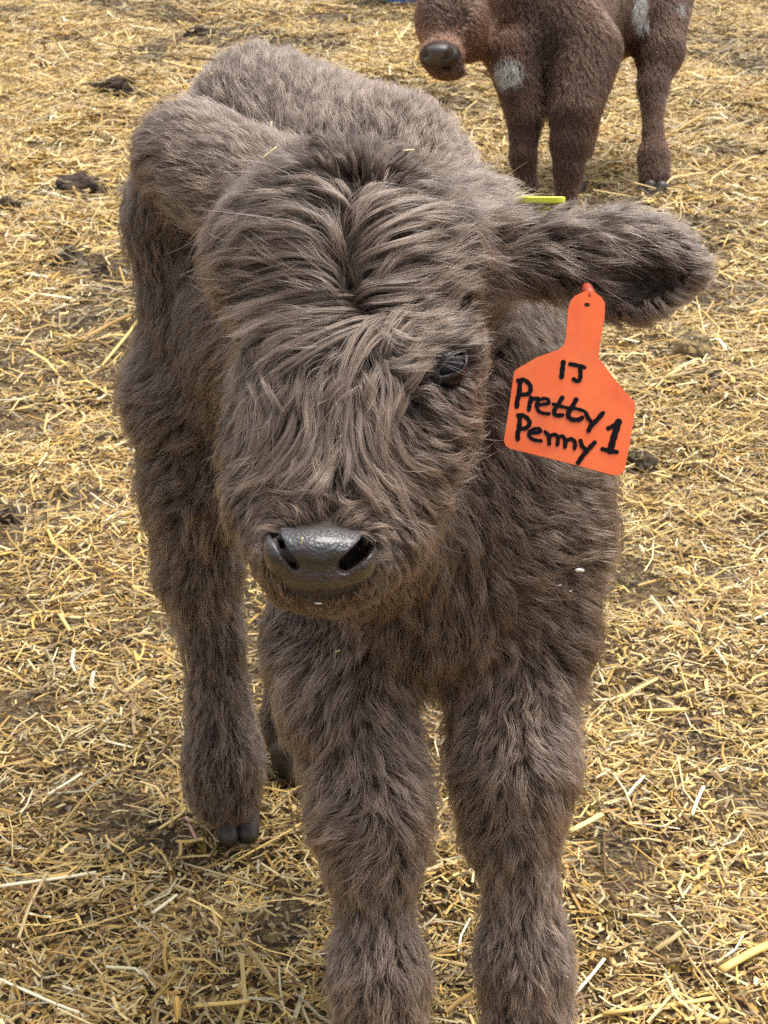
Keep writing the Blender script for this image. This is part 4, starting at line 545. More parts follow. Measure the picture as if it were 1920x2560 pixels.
(0.0013,1.0216,0.6873,0.0045,1.0287,0.6993,0.012,1.0388,0.7076,0.021,1.0503,0.7119,0.0301,1.0597,0.7127,0.0389,1.0624,0.7099,0.002,34,1.2926,0.1119),
(0.0066,1.0271,0.6875,0.0102,1.0343,0.6991,0.0178,1.0448,0.7067,0.0267,1.0559,0.7117,0.0361,1.0635,0.7133,0.046,1.0638,0.7087,0.0019,34,1.297,0.0583),
(-0.0011,1.0204,0.6881,0.0024,1.0295,0.6987,0.0102,1.0419,0.7056,0.0205,1.0548,0.7093,0.0319,1.0645,0.7099,0.0429,1.0674,0.7068,0.0023,34,1.3541,0.0578),
(-0.0028,1.022,0.6913,-0.0007,1.0269,0.7003,0.003,1.0343,0.7097,0.0082,1.0435,0.7167,0.0146,1.0536,0.7217,0.0205,1.0623,0.7247,0.0025,34,0.9862,0.1917),
(-0.0064,1.0195,0.6914,-0.0042,1.0247,0.7001,-0.0003,1.0322,0.7093,0.0051,1.0417,0.7163,0.0121,1.052,0.7212,0.0185,1.0609,0.7239,0.0024,34,1.4545,0.0209),
(-0.0049,1.0185,0.689,-0.0025,1.0241,0.6977,0.0016,1.0324,0.7069,0.0073,1.0427,0.7139,0.0145,1.0537,0.7188,0.0212,1.0632,0.7217,0.0028,34,1.4542,0.0746),
(0.0057,1.0348,0.6969,0.0075,1.0403,0.7054,0.0103,1.0465,0.7136,0.0139,1.0519,0.7186,0.0187,1.0594,0.7236,0.0232,1.0666,0.7276,0.0028,34,1.1709,0.0026),
(0.0106,1.0339,0.6915,0.0125,1.04,0.7001,0.0156,1.0475,0.7082,0.0199,1.0551,0.7125,0.0255,1.0645,0.7167,0.0308,1.0731,0.7199,0.0027,34,1.2082,0.004),
(0.0041,1.0283,0.6923,0.005,1.0335,0.7001,0.007,1.0398,0.7077,0.0103,1.046,0.7126,0.0149,1.0541,0.7167,0.0195,1.0617,0.7197,0.0022,34,1.0971,0.1077),
(0.0351,1.0718,0.7065,0.0393,1.0841,0.7127,0.0441,1.0881,0.7215,0.0524,1.0937,0.7269,0.0626,1.1058,0.7271,0.0687,1.1199,0.7246,0.0027,34,1.4912,0.1063),
(0.0387,1.0809,0.7071,0.0428,1.0877,0.7139,0.0482,1.0901,0.7228,0.0573,1.0972,0.7274,0.0685,1.1153,0.7253,0.0755,1.1409,0.7192,0.0022,34,1.1921,0.0876),
(0.0395,1.0783,0.7061,0.0442,1.0898,0.712,0.0504,1.094,0.7211,0.0603,1.1037,0.7257,0.072,1.1262,0.7226,0.079,1.1556,0.7153,0.0027,34,1.4772,0.0261),
(0.0379,1.0826,0.7082,0.0403,1.0862,0.7118,0.0438,1.0898,0.716,0.048,1.092,0.72,0.0542,1.0996,0.7203,0.0604,1.1088,0.7185,0.0028,34,1.4582,0.056),
(0.0386,1.0825,0.7077,0.0405,1.0861,0.7115,0.0433,1.0894,0.716,0.0468,1.0911,0.7202,0.0521,1.0969,0.7213,0.0576,1.1039,0.7204,0.0021,34,1.2454,0.0069),
(0.0382,1.0789,0.7068,0.0426,1.0841,0.7106,0.0479,1.0886,0.7148,0.0528,1.0904,0.7182,0.0592,1.0997,0.7184,0.0653,1.1113,0.717,0.0026,34,1.3494,0.1675),
(0.0476,1.0883,0.7049,0.0545,1.1015,0.703,0.0599,1.1097,0.7036,0.061,1.106,0.7088,0.0599,1.1025,0.7162,0.0578,1.0997,0.7236,0.0023,34,0.9641,0.158),
(0.0412,1.0804,0.7059,0.0485,1.0909,0.7075,0.055,1.0989,0.7096,0.0578,1.0995,0.7118,0.0584,1.0997,0.718,0.0577,1.0996,0.7251,0.0019,34,1.1681,0.198),
(0.0232,1.0658,0.7098,0.0275,1.0698,0.7203,0.0346,1.0744,0.729,0.0433,1.0804,0.7348,0.0532,1.0905,0.7372,0.0641,1.1064,0.7357,0.0028,34,1.4483,0.0765),
(0.0233,1.065,0.7088,0.0272,1.0696,0.7184,0.0339,1.0749,0.7263,0.042,1.081,0.7311,0.0513,1.0903,0.7324,0.062,1.1045,0.7306,0.0021,34,1.2185,0.0921),
(0.02,1.0604,0.7076,0.0241,1.0659,0.7183,0.0314,1.0719,0.7271,0.0402,1.0785,0.7325,0.05,1.0883,0.7347,0.0609,1.1026,0.7342,0.0022,34,1.4777,0.0888),
(-0.0317,1.0568,0.742,-0.0383,1.0618,0.7582,-0.0518,1.0675,0.7693,-0.0704,1.0746,0.7725,-0.0915,1.0856,0.7671,-0.1111,1.1012,0.7544,0.0018,34,1.4892,0.0701),
(-0.0288,1.0533,0.737,-0.0359,1.0605,0.7528,-0.0496,1.0665,0.7632,-0.0681,1.0738,0.7661,-0.0894,1.0853,0.7611,-0.1097,1.1015,0.7494,0.002,34,1.0454,0.1821),
(-0.0329,1.055,0.7394,-0.0396,1.0612,0.7556,-0.0532,1.0676,0.7664,-0.0717,1.0752,0.7696,-0.0928,1.0872,0.7645,-0.1128,1.1048,0.752,0.0021,34,1.0567,0.0285),
(-0.0301,1.0534,0.7372,-0.0373,1.0589,0.7497,-0.0524,1.0636,0.7568,-0.0727,1.0699,0.7564,-0.0966,1.085,0.7472,-0.1212,1.1136,0.7299,0.002,34,1.167,0.1104),
(-0.0259,1.0515,0.7344,-0.0324,1.0572,0.7473,-0.0467,1.0615,0.7548,-0.0662,1.0666,0.7549,-0.0888,1.078,0.7471,-0.1119,1.0993,0.7323,0.0029,34,1.018,0.0382),
(-0.0251,1.0496,0.7317,-0.032,1.055,0.7455,-0.0471,1.0593,0.7534,-0.0673,1.0646,0.7537,-0.0907,1.0772,0.7457,-0.1145,1.1012,0.7304,0.0022,34,1.4188,0.0129),
(-0.03,1.061,0.7486,-0.0355,1.0666,0.7664,-0.047,1.0728,0.7779,-0.064,1.0804,0.7816,-0.0844,1.091,0.7782,-0.103,1.1047,0.7695,0.0028,34,1.0147,0.0664),
(-0.0283,1.0599,0.7468,-0.0343,1.0662,0.7642,-0.0462,1.0729,0.7756,-0.0636,1.0809,0.7793,-0.0844,1.0922,0.7762,-0.1039,1.1075,0.7678,0.0024,34,1.0736,0.0294),
(-0.0257,1.0609,0.7482,-0.032,1.0661,0.766,-0.0444,1.0721,0.7777,-0.0624,1.0795,0.7814,-0.0837,1.0903,0.778,-0.1034,1.1047,0.7691,0.0019,34,1.0866,0.176),
(-0.0336,1.0568,0.7418,-0.0458,1.064,0.7563,-0.0619,1.0692,0.7606,-0.0833,1.0797,0.7566,-0.1062,1.0911,0.7495,-0.121,1.0892,0.7442,0.0023,34,1.2251,0.0171),
(-0.0275,1.0575,0.7431,-0.0395,1.0634,0.7579,-0.0556,1.0671,0.7627,-0.0764,1.0734,0.7597,-0.1017,1.0917,0.7504,-0.127,1.1277,0.734,0.002,34,1.0158,0.1966),
(-0.0257,1.0584,0.7444,-0.0381,1.0631,0.76,-0.0548,1.066,0.7653,-0.0764,1.0718,0.7625,-0.1024,1.0901,0.7531,-0.1279,1.126,0.7365,0.0024,34,0.9758,0.0765),
(-0.0307,1.0431,0.7238,-0.0425,1.0491,0.7337,-0.0591,1.0555,0.7373,-0.0811,1.069,0.7311,-0.1039,1.0831,0.7203,-0.118,1.0813,0.7162,0.0023,34,1.4986,0.1841),
(-0.0241,1.0467,0.7276,-0.0349,1.0503,0.7389,-0.051,1.0535,0.7439,-0.0724,1.0618,0.7393,-0.0943,1.0711,0.7297,-0.1069,1.0695,0.7248,0.0021,34,1.2581,0.1036),
(-0.024,1.0503,0.7324,-0.0349,1.0542,0.7429,-0.0506,1.0574,0.7474,-0.0711,1.0632,0.7437,-0.0956,1.0804,0.7315,-0.1198,1.1154,0.7127,0.0028,34,0.9872,0.1765),
(-0.0264,1.0454,0.7263,-0.0395,1.0468,0.7315,-0.056,1.0498,0.732,-0.0776,1.0624,0.7231,-0.0999,1.0771,0.7102,-0.1127,1.0749,0.7056,0.0023,34,1.3188,0.0753),
(-0.0272,1.0453,0.7263,-0.041,1.0474,0.7313,-0.0582,1.0513,0.7315,-0.0804,1.0659,0.722,-0.1035,1.0826,0.7086,-0.1175,1.0805,0.7047,0.0028,34,1.1426,0.0146),
(-0.0287,1.0436,0.7244,-0.0418,1.0463,0.7306,-0.0581,1.0506,0.7322,-0.0794,1.0636,0.7246,-0.1012,1.0782,0.7131,-0.1134,1.0769,0.7103,0.002,34,1.0805,0.1009),
(-0.0268,1.0794,0.7781,-0.0323,1.0841,0.7868,-0.0409,1.0904,0.7945,-0.0522,1.0976,0.7978,-0.0673,1.1056,0.7952,-0.0815,1.1124,0.7898,0.0023,34,1.3654,0.165),
(-0.0242,1.0802,0.7789,-0.0296,1.0844,0.7872,-0.0381,1.0897,0.7946,-0.0494,1.0951,0.7977,-0.0643,1.1014,0.7948,-0.0785,1.107,0.7892,0.0024,34,1.2347,0.1988),
(-0.0238,1.0827,0.7807,-0.029,1.089,0.7883,-0.0372,1.0964,0.7949,-0.0479,1.1034,0.7977,-0.0626,1.1108,0.7954,-0.0766,1.1171,0.7908,0.0027,34,1.4941,0.0303),
(-0.0247,1.0552,0.7395,-0.015,1.0596,0.7513,-0.0008,1.0631,0.7571,0.0173,1.0704,0.76,0.038,1.0856,0.7604,0.0573,1.1071,0.7555,0.0018,34,1.4634,0.1139),
(-0.0263,1.0543,0.7384,-0.017,1.0583,0.7514,-0.003,1.0612,0.7582,0.0149,1.0681,0.7621,0.0353,1.0827,0.7637,0.054,1.1027,0.76,0.0025,34,1.3361,0.0763),
(-0.0276,1.0531,0.7368,-0.0181,1.0594,0.749,-0.0044,1.0635,0.7556,0.0132,1.0707,0.7595,0.0335,1.085,0.7614,0.0525,1.1045,0.7582,0.0028,34,1.0864,0.0969),
(-0.0251,1.057,0.7422,-0.0171,1.0623,0.7561,-0.0017,1.0677,0.7651,0.0177,1.076,0.7696,0.0397,1.0969,0.769,0.0634,1.1376,0.7612,0.0021,34,1.2369,0.1599),
(-0.0196,1.0596,0.7453,-0.0124,1.0642,0.761,0.0023,1.0707,0.7716,0.0216,1.0844,0.7773,0.0408,1.0984,0.7788,0.0544,1.0977,0.7758,0.0019,34,1.4529,0.0105),
(-0.0259,1.056,0.7408,-0.0192,1.0618,0.7545,-0.0054,1.067,0.7633,0.0123,1.0745,0.7677,0.0325,1.0898,0.7683,0.0541,1.1152,0.7641,0.0019,34,0.9543,0.0747),
(-0.0229,1.062,0.7498,-0.0149,1.0682,0.7644,-0.0017,1.0755,0.7738,0.0157,1.0875,0.7775,0.0357,1.0991,0.7777,0.0546,1.0991,0.776,0.0029,34,1.1918,0.1187),
(-0.022,1.061,0.748,-0.0136,1.066,0.7622,0.0003,1.0721,0.7713,0.0186,1.0833,0.7747,0.039,1.0943,0.7741,0.0569,1.0939,0.7715,0.0023,34,1.4385,0.197),
(-0.0277,1.0629,0.753,-0.0197,1.0683,0.7684,-0.006,1.0746,0.7786,0.012,1.086,0.783,0.0322,1.0972,0.7829,0.05,1.0963,0.7792,0.0021,34,1.2775,0.0634),
(-0.0262,1.0518,0.7349,-0.0161,1.0567,0.7454,-0.0015,1.0602,0.7488,0.0162,1.0676,0.7524,0.0345,1.0808,0.7568,0.0493,1.0954,0.7544,0.0019,34,1.3078,0.1539),
(-0.0295,1.0527,0.7362,-0.019,1.0578,0.7463,-0.004,1.0616,0.7495,0.0141,1.0691,0.753,0.0329,1.0823,0.7572,0.0484,1.0968,0.7547,0.0022,34,1.2093,0.1076),
(-0.0244,1.0458,0.7265,-0.0136,1.0516,0.7364,0.0021,1.0569,0.7388,0.0205,1.066,0.7402,0.0392,1.0805,0.7419,0.0543,1.0965,0.7389,0.0024,34,1.1818,0.0787),
(-0.0219,1.046,0.7263,-0.0099,1.0505,0.7326,0.0067,1.0567,0.732,0.0229,1.0659,0.7285,0.0357,1.0773,0.7282,0.0442,1.0873,0.7349,0.0019,34,1.4387,0.0013),
(-0.024,1.0449,0.7254,-0.0118,1.0493,0.733,0.0052,1.0549,0.7339,0.0216,1.0631,0.7316,0.0344,1.074,0.7326,0.0431,1.0846,0.7409,0.0025,34,1.1083,0.1277),
(-0.0263,1.0473,0.7287,-0.0142,1.0506,0.737,0.0029,1.0548,0.7383,0.0191,1.0614,0.7367,0.0316,1.0711,0.7383,0.0407,1.0824,0.7471,0.0021,34,1.2544,0.0276),
(-0.0229,1.0732,0.77,-0.018,1.0775,0.7774,-0.0102,1.0831,0.7842,0.0001,1.0892,0.7874,0.0125,1.098,0.7874,0.0236,1.1066,0.7856,0.0025,34,1.0316,0.0146),
(-0.0207,1.0722,0.7683,-0.0153,1.0759,0.7769,-0.0069,1.0814,0.7847,0.0042,1.0883,0.7887,0.0171,1.0994,0.7887,0.0286,1.1107,0.7865,0.0028,34,1.1323,0.0698),
(-0.0258,1.0715,0.7676,-0.0209,1.0745,0.7766,-0.0131,1.0788,0.785,-0.0026,1.0841,0.7895,0.0098,1.093,0.79,0.0208,1.1024,0.7882,0.0023,34,1.0289,0.1821),
(-0.0136,1.0774,0.7743,-0.0109,1.0806,0.7807,-0.0064,1.0848,0.7866,-0.0002,1.0893,0.7895,0.0101,1.0941,0.7881,0.0208,1.0983,0.7845,0.0027,34,1.2875,0.0405),
(-0.0162,1.0801,0.778,-0.0145,1.0844,0.7843,-0.0113,1.0894,0.79,-0.0062,1.0941,0.7928,0.003,1.098,0.7918,0.0128,1.1007,0.7888,0.0025,34,1.3997,0.0613),
(-0.0146,1.0768,0.7738,-0.0125,1.0802,0.7799,-0.0087,1.0843,0.7856,-0.0031,1.0883,0.7888,0.0066,1.0928,0.7877,0.0169,1.0967,0.7845,0.0027,34,0.9936,0.0662),
(-0.0213,1.0764,0.7742,-0.0231,1.0782,0.781,-0.0285,1.081,0.7879,-0.0384,1.0848,0.7924,-0.0494,1.0907,0.7934,-0.0589,1.0965,0.7923,0.0021,34,1.2195,0.0956),
(-0.0227,1.0834,0.7813,-0.0244,1.0876,0.7882,-0.0296,1.0931,0.7948,-0.0394,1.0993,0.7986,-0.0503,1.1072,0.7992,-0.0598,1.1146,0.798,0.0019,34,1.1609,0.0612),
(-0.0228,1.0828,0.7808,-0.0244,1.0874,0.7878,-0.0293,1.0935,0.7946,-0.0388,1.1002,0.7986,-0.0495,1.1092,0.7995,-0.0588,1.1177,0.7984,0.0028,34,1.1163,0.1963),
(-0.0075,1.0658,0.7531,0.0025,1.0664,0.7563,0.0142,1.0688,0.7592,0.0251,1.0736,0.7605,0.0377,1.0837,0.7594,0.0489,1.0948,0.7572,0.0024,34,1.1535,0.0122),
(-0.0072,1.0642,0.7484,0.0026,1.0655,0.751,0.0142,1.0683,0.7533,0.0249,1.0727,0.7544,0.0376,1.0825,0.7533,0.0488,1.0933,0.7511,0.0018,34,0.9977,0.1288),
(-0.0092,1.0639,0.7489,0.0008,1.0645,0.7518,0.0126,1.0667,0.7544,0.0236,1.0709,0.7557,0.0363,1.0805,0.7547,0.0475,1.0912,0.7527,0.0027,34,1.39,0.1551),
(-0.0188,1.0453,0.7246,-0.0062,1.0473,0.725,0.0075,1.0517,0.725,0.0185,1.0589,0.7243,0.0299,1.0705,0.7274,0.0393,1.0822,0.7321,0.0021,34,1.4294,0.1528),
(-0.0186,1.0457,0.725,-0.0067,1.0472,0.7263,0.0061,1.051,0.7275,0.0163,1.0573,0.7278,0.0265,1.067,0.7325,0.0349,1.0768,0.7387,0.0029,34,1.2227,0.0892),
(-0.0127,1.0439,0.7206,-0.0006,1.0474,0.7202,0.0126,1.0533,0.7193,0.0231,1.0614,0.7179,0.0335,1.0735,0.7207,0.0419,1.0854,0.7253,0.0027,34,1.2619,0.0815),
(-0.0943,1.066,0.6889,-0.0954,1.0581,0.6882,-0.0965,1.0475,0.6868,-0.0956,1.0388,0.6841,-0.0927,1.031,0.6797,-0.0904,1.0257,0.6763,0.004,90,0.26,0.6),  # dark locks put the shadow of the eye hollows into hair colour
(-0.0903,1.0592,0.6932,-0.091,1.0517,0.6924,-0.0916,1.0415,0.691,-0.0906,1.0334,0.688,-0.0879,1.0264,0.6831,-0.0857,1.0217,0.6794,0.004,90,0.26,0.6),
(-0.0856,1.0523,0.6968,-0.0859,1.0454,0.6962,-0.0862,1.0363,0.6951,-0.0848,1.0292,0.6928,-0.0819,1.0233,0.6891,-0.0795,1.0193,0.6861,0.004,90,0.26,0.6),
(0.047,1.094,0.7097,0.0517,1.096,0.7089,0.0577,1.0986,0.7082,0.0609,1.1004,0.71,0.0618,1.1016,0.7146,0.062,1.1023,0.7182,0.004,90,0.26,0.6),
(0.0514,1.0987,0.7071,0.0565,1.1042,0.7044,0.0629,1.111,0.7015,0.0661,1.1136,0.7027,0.0664,1.1124,0.7084,0.0661,1.1109,0.7131,0.004,90,0.26,0.6),
(-0.0334,1.1157,0.7988,-0.0354,1.1297,0.8066,-0.0371,1.1392,0.8101,-0.0377,1.1372,0.8044,-0.0395,1.1388,0.8053,-0.0416,1.142,0.8096,0.0014,26,0.2485,0.7),
(-0.0266,1.123,0.8005,-0.0286,1.1492,0.8041,-0.0303,1.1679,0.8059,-0.0309,1.1664,0.8037,-0.032,1.1685,0.8065,-0.0332,1.172,0.8116,0.0023,26,0.1649,0.7),
(-0.034,1.1172,0.7992,-0.037,1.1253,0.8037,-0.0408,1.1412,0.8068,-0.0448,1.1663,0.8065,-0.0479,1.1738,0.803,-0.05,1.1704,0.7984,0.0016,26,0.1795,0.7),
(0.004,1.1139,0.7938,0.0089,1.1172,0.7991,0.0146,1.1219,0.8035,0.0198,1.1276,0.8049,0.0245,1.1355,0.8022,0.028,1.1432,0.7977,0.0019,26,0.2833,0.7),
(-0.0038,1.1096,0.7947,-0.0001,1.1163,0.7997,0.0048,1.1284,0.8037,0.0101,1.1461,0.8045,0.0134,1.1508,0.8005,0.0151,1.1476,0.7945,0.0024,26,0.2963,0.7),
(-0.0345,1.098,0.7924,-0.0381,1.1005,0.7987,-0.043,1.1044,0.8045,-0.0483,1.1092,0.8077,-0.0544,1.1163,0.8071,-0.0599,1.1233,0.8045,0.0014,26,0.1689,0.7),
(-0.0041,1.1127,0.7955,0.003,1.1169,0.8016,0.012,1.1331,0.8052,0.0215,1.1664,0.803,0.0247,1.1761,0.7981,0.0237,1.1713,0.7924,0.0019,26,0.2654,0.7),
(-0.0295,1.0956,0.7913,-0.0341,1.0972,0.7997,-0.0398,1.101,0.8079,-0.0455,1.1073,0.8127,-0.0513,1.1186,0.8127,-0.0561,1.1304,0.8101,0.0025,26,0.295,0.7),
(-0.0117,1.0944,0.7893,-0.0109,1.0983,0.799,-0.011,1.1056,0.8086,-0.0124,1.1168,0.8149,-0.0162,1.1387,0.8153,-0.0207,1.1624,0.8122,0.0019,26,0.2349,0.7),
(-0.0162,1.1184,0.7988,-0.0169,1.1335,0.8053,-0.0183,1.1441,0.8084,-0.0205,1.1426,0.8041,-0.0228,1.1444,0.8056,-0.0247,1.1476,0.81,0.0017,26,0.3273,0.7),
(0.0039,1.1194,0.7951,0.0079,1.1352,0.8004,0.0111,1.1461,0.8023,0.0116,1.1442,0.7974,0.0151,1.1455,0.7976,0.0197,1.148,0.8006,0.0016,26,0.2896,0.7),
(-0.019,1.1,0.7933,-0.0225,1.1006,0.8006,-0.0272,1.1018,0.8074,-0.0324,1.1036,0.8111,-0.0385,1.1069,0.8105,-0.0438,1.1105,0.8076,0.0022,26,0.2273,0.7),
(-0.0187,1.1226,0.8001,-0.0181,1.1304,0.8053,-0.018,1.1425,0.8098,-0.0186,1.1585,0.8115,-0.0191,1.1625,0.8073,-0.0193,1.1592,0.8006,0.0015,26,0.1705,0.7),
(-0.0231,1.1042,0.7951,-0.0237,1.1069,0.8031,-0.0245,1.1115,0.8108,-0.0256,1.1179,0.8154,-0.0271,1.1291,0.8153,-0.0285,1.1408,0.8127,0.0025,26,0.2827,0.7),
(-0.0049,1.0969,0.7894,-0.0031,1.0986,0.7959,-0.0013,1.1018,0.8023,-0.0002,1.1067,0.8064,0.0003,1.114,0.8073,0.0004,1.1212,0.8062,0.0022,26,0.2382,0.7),
(-0.0262,1.0978,0.7925,-0.0274,1.1015,0.8005,-0.0291,1.1083,0.8084,-0.0311,1.1179,0.8133,-0.0339,1.1366,0.8131,-0.0366,1.1568,0.8101,0.0019,26,0.2378,0.7),
(-0.0123,1.1041,0.7941,-0.0113,1.1063,0.8009,-0.01,1.1101,0.8074,-0.0087,1.1155,0.8112,-0.0073,1.1243,0.8113,-0.006,1.1335,0.8092,0.0015,26,0.2593,0.7),
(0.004,1.1013,0.7893,0.0114,1.1041,0.7958,0.0198,1.1111,0.8018,0.0274,1.1235,0.8049,0.0292,1.1257,0.7998,0.0276,1.1219,0.7911,0.0015,26,0.2874,0.7),
(-0.0222,1.1091,0.7971,-0.0218,1.1167,0.8047,-0.021,1.1324,0.8112,-0.0196,1.1582,0.8135,-0.0164,1.1655,0.81,-0.0127,1.1615,0.804,0.0018,26,0.1737,0.7),
(-0.008,1.1012,0.7924,-0.0064,1.1028,0.7992,-0.0047,1.1058,0.8057,-0.0034,1.1103,0.8096,-0.0027,1.1173,0.8099,-0.0025,1.1243,0.8081,0.0022,26,0.3373,0.7),
(-0.0233,1.1021,0.7946,-0.0228,1.1096,0.8021,-0.023,1.1254,0.8087,-0.0244,1.1513,0.8115,-0.026,1.1593,0.8096,-0.0274,1.1562,0.8055,0.0021,26,0.333,0.7),
(-0.0009,1.1224,0.7972,0.002,1.1309,0.8014,0.006,1.1444,0.8044,0.0108,1.1628,0.8041,0.0127,1.1676,0.7995,0.0126,1.1642,0.7932,0.0025,26,0.2804,0.7),
(-0.005,1.1076,0.7942,-0.0023,1.1113,0.7992,0.0008,1.1171,0.8038,0.0037,1.1247,0.8062,0.0067,1.1369,0.8052,0.0091,1.1493,0.8024,0.0023,26,0.2477,0.7),
(-0.0134,1.1151,0.7979,-0.0121,1.1315,0.8042,-0.0118,1.143,0.8075,-0.0131,1.1419,0.8042,-0.0144,1.1441,0.8066,-0.0155,1.1477,0.8117,0.0024,26,0.2111,0.7),
(-0.0156,1.1122,0.7972,-0.0134,1.1165,0.8043,-0.0106,1.1238,0.8106,-0.0073,1.134,0.8136,-0.0034,1.1477,0.8119,0.0002,1.1607,0.8079,0.0026,26,0.3387,0.7),
(-0.0348,1.1229,0.8003,-0.0388,1.1433,0.8076,-0.0422,1.1571,0.8102,-0.0432,1.1539,0.8031,-0.0456,1.1551,0.8035,-0.0482,1.1583,0.8077,0.0022,26,0.238,0.7),
(-0.0248,1.0992,0.7932,-0.0254,1.1017,0.7988,-0.0263,1.1055,0.8044,-0.0274,1.1105,0.8079,-0.029,1.1179,0.8087,-0.0305,1.1253,0.8079,0.0013,26,0.2019,0.7),
(-0.0209,1.0974,0.7921,-0.0205,1.0989,0.7993,-0.0207,1.1022,0.8064,-0.0219,1.1072,0.811,-0.0244,1.1156,0.8119,-0.0272,1.1242,0.8107,0.0017,26,0.2914,0.7),
(-0.0158,1.1065,0.7955,-0.0166,1.112,0.8008,-0.0177,1.1201,0.8059,-0.0193,1.1303,0.809,-0.0219,1.1487,0.8084,-0.0246,1.1683,0.8059,0.0018,26,0.262,0.7),
(-0.0036,1.119,0.7969,-0.0001,1.1239,0.8004,0.0038,1.1327,0.8034,0.0075,1.1458,0.8042,0.0088,1.1493,0.8007,0.0086,1.1469,0.7955,0.0022,26,0.1911,0.7),
(-0.0342,1.1126,0.7978,-0.0375,1.1159,0.8016,-0.0419,1.1196,0.8049,-0.0467,1.1227,0.8062,-0.0526,1.1256,0.8048,-0.058,1.1279,0.8023,0.0023,26,0.2229,0.7),
(-0.0306,1.1035,0.7949,-0.0337,1.1038,0.8023,-0.0375,1.1056,0.8092,-0.0411,1.1093,0.8131,-0.0446,1.1158,0.8128,-0.0473,1.1225,0.8102,0.0023,26,0.1873,0.7),
(-0.0282,1.1125,0.798,-0.0291,1.1193,0.8032,-0.0305,1.1334,0.8074,-0.0322,1.1563,0.8084,-0.033,1.1634,0.8059,-0.0331,1.1606,0.802,0.0025,26,0.1853,0.7),
(-0.0199,1.1002,0.7935,-0.0228,1.1027,0.8005,-0.0269,1.1065,0.8072,-0.0315,1.1114,0.8111,-0.0371,1.1186,0.8112,-0.0421,1.1257,0.8092,0.0014,26,0.3348,0.7),
(-0.0224,1.1072,0.7963,-0.0213,1.1118,0.8048,-0.02,1.1195,0.8128,-0.0188,1.1303,0.8173,-0.0184,1.1482,0.8161,-0.0184,1.1665,0.812,0.002,26,0.3073,0.7),
(-0.0058,1.1248,0.7985,-0.0045,1.1356,0.804,-0.0031,1.1513,0.8087,-0.0021,1.1709,0.8105,-0.0033,1.176,0.8063,-0.0056,1.1722,0.7995,0.0017,26,0.3587,0.7),
(-0.0262,1.11,0.7975,-0.0319,1.1143,0.8058,-0.0394,1.1231,0.8134,-0.0474,1.1373,0.817,-0.0528,1.1394,0.8105,-0.0559,1.1345,0.7998,0.0021,26,0.3271,0.7),
(-0.0224,1.1078,0.7965,-0.0221,1.1159,0.8021,-0.022,1.132,0.8067,-0.0222,1.1573,0.8079,-0.0215,1.1656,0.8064,-0.0206,1.1631,0.8037,0.0015,26,0.2552,0.7),
(-0.016,1.1072,0.7958,-0.0159,1.11,0.804,-0.016,1.115,0.8117,-0.0163,1.1222,0.8162,-0.0171,1.1346,0.8157,-0.018,1.1475,0.8126,0.0022,26,0.2357,0.7),
(-0.0273,1.1205,0.7999,-0.0293,1.1277,0.8065,-0.0322,1.1426,0.8118,-0.0356,1.1664,0.8128,-0.0374,1.1726,0.8077,-0.0379,1.168,0.8002,0.0016,26,0.3165,0.7),
(-0.034,1.1133,0.7981,-0.0379,1.1255,0.8038,-0.0413,1.1343,0.8069,-0.0423,1.1336,0.804,-0.0435,1.1361,0.8068,-0.0446,1.1398,0.8123,0.0016,26,0.1946,0.7),
(-0.0141,1.0943,0.7896,-0.0137,1.0986,0.7962,-0.0134,1.1054,0.8029,-0.0134,1.1145,0.8075,-0.0139,1.1314,0.8085,-0.0146,1.1494,0.8074,0.0014,26,0.313,0.7),
(-0.0368,1.1185,0.7991,-0.0407,1.1204,0.8047,-0.0453,1.1265,0.8099,-0.0497,1.1383,0.8126,-0.0517,1.1406,0.8081,-0.0519,1.1374,0.8005,0.0018,26,0.1859,0.7),
(-0.0293,1.0965,0.7918,-0.0315,1.0963,0.7984,-0.034,1.0975,0.8049,-0.0364,1.1008,0.8088,-0.0386,1.1064,0.8093,-0.0402,1.1123,0.8078,0.0024,26,0.2691,0.7),
(-0.0355,1.114,0.7982,-0.0396,1.1164,0.8029,-0.0445,1.1213,0.8073,-0.0489,1.1288,0.8096,-0.0538,1.1464,0.8075,-0.0579,1.1662,0.8035,0.0022,26,0.1783,0.7),
(-0.0331,1.0976,0.7922,-0.0362,1.1005,0.799,-0.0395,1.1062,0.8059,-0.0421,1.1147,0.8107,-0.0441,1.1367,0.8105,-0.0454,1.1618,0.8076,0.0025,26,0.2222,0.7),
(-0.0385,1.1204,0.7994,-0.0424,1.1247,0.8043,-0.0471,1.131,0.8086,-0.0518,1.1385,0.8102,-0.0569,1.1502,0.8076,-0.0612,1.1621,0.8033,0.0016,26,0.2934,0.7),
(-0.0343,1.1027,0.7943,-0.0407,1.105,0.7995,-0.0488,1.109,0.8039,-0.0568,1.1145,0.8055,-0.0655,1.1226,0.8035,-0.0729,1.1306,0.7997,0.0026,26,0.231,0.7),
(-0.0194,1.0982,0.7924,-0.0203,1.1006,0.7987,-0.0215,1.1046,0.8049,-0.023,1.11,0.8089,-0.0249,1.1181,0.8099,-0.0267,1.1263,0.809,0.0018,26,0.259,0.7),
(-0.0346,1.0989,0.7928,-0.0385,1.1029,0.7983,-0.0428,1.1117,0.8039,-0.0464,1.1266,0.8078,-0.0476,1.1317,0.8073,-0.0473,1.1304,0.8046,0.0021,26,0.309,0.7),
(-0.0326,1.103,0.7946,-0.0362,1.1082,0.8014,-0.0408,1.1187,0.8077,-0.0455,1.1354,0.8112,-0.0484,1.14,0.8083,-0.0498,1.1371,0.8026,0.0022,26,0.2416,0.7),
(-0.0303,1.1138,0.7984,-0.0331,1.1195,0.8031,-0.0364,1.134,0.8067,-0.0395,1.1601,0.807,-0.0404,1.1686,0.8051,-0.0401,1.1659,0.8023,0.0013,26,0.2251,0.7),
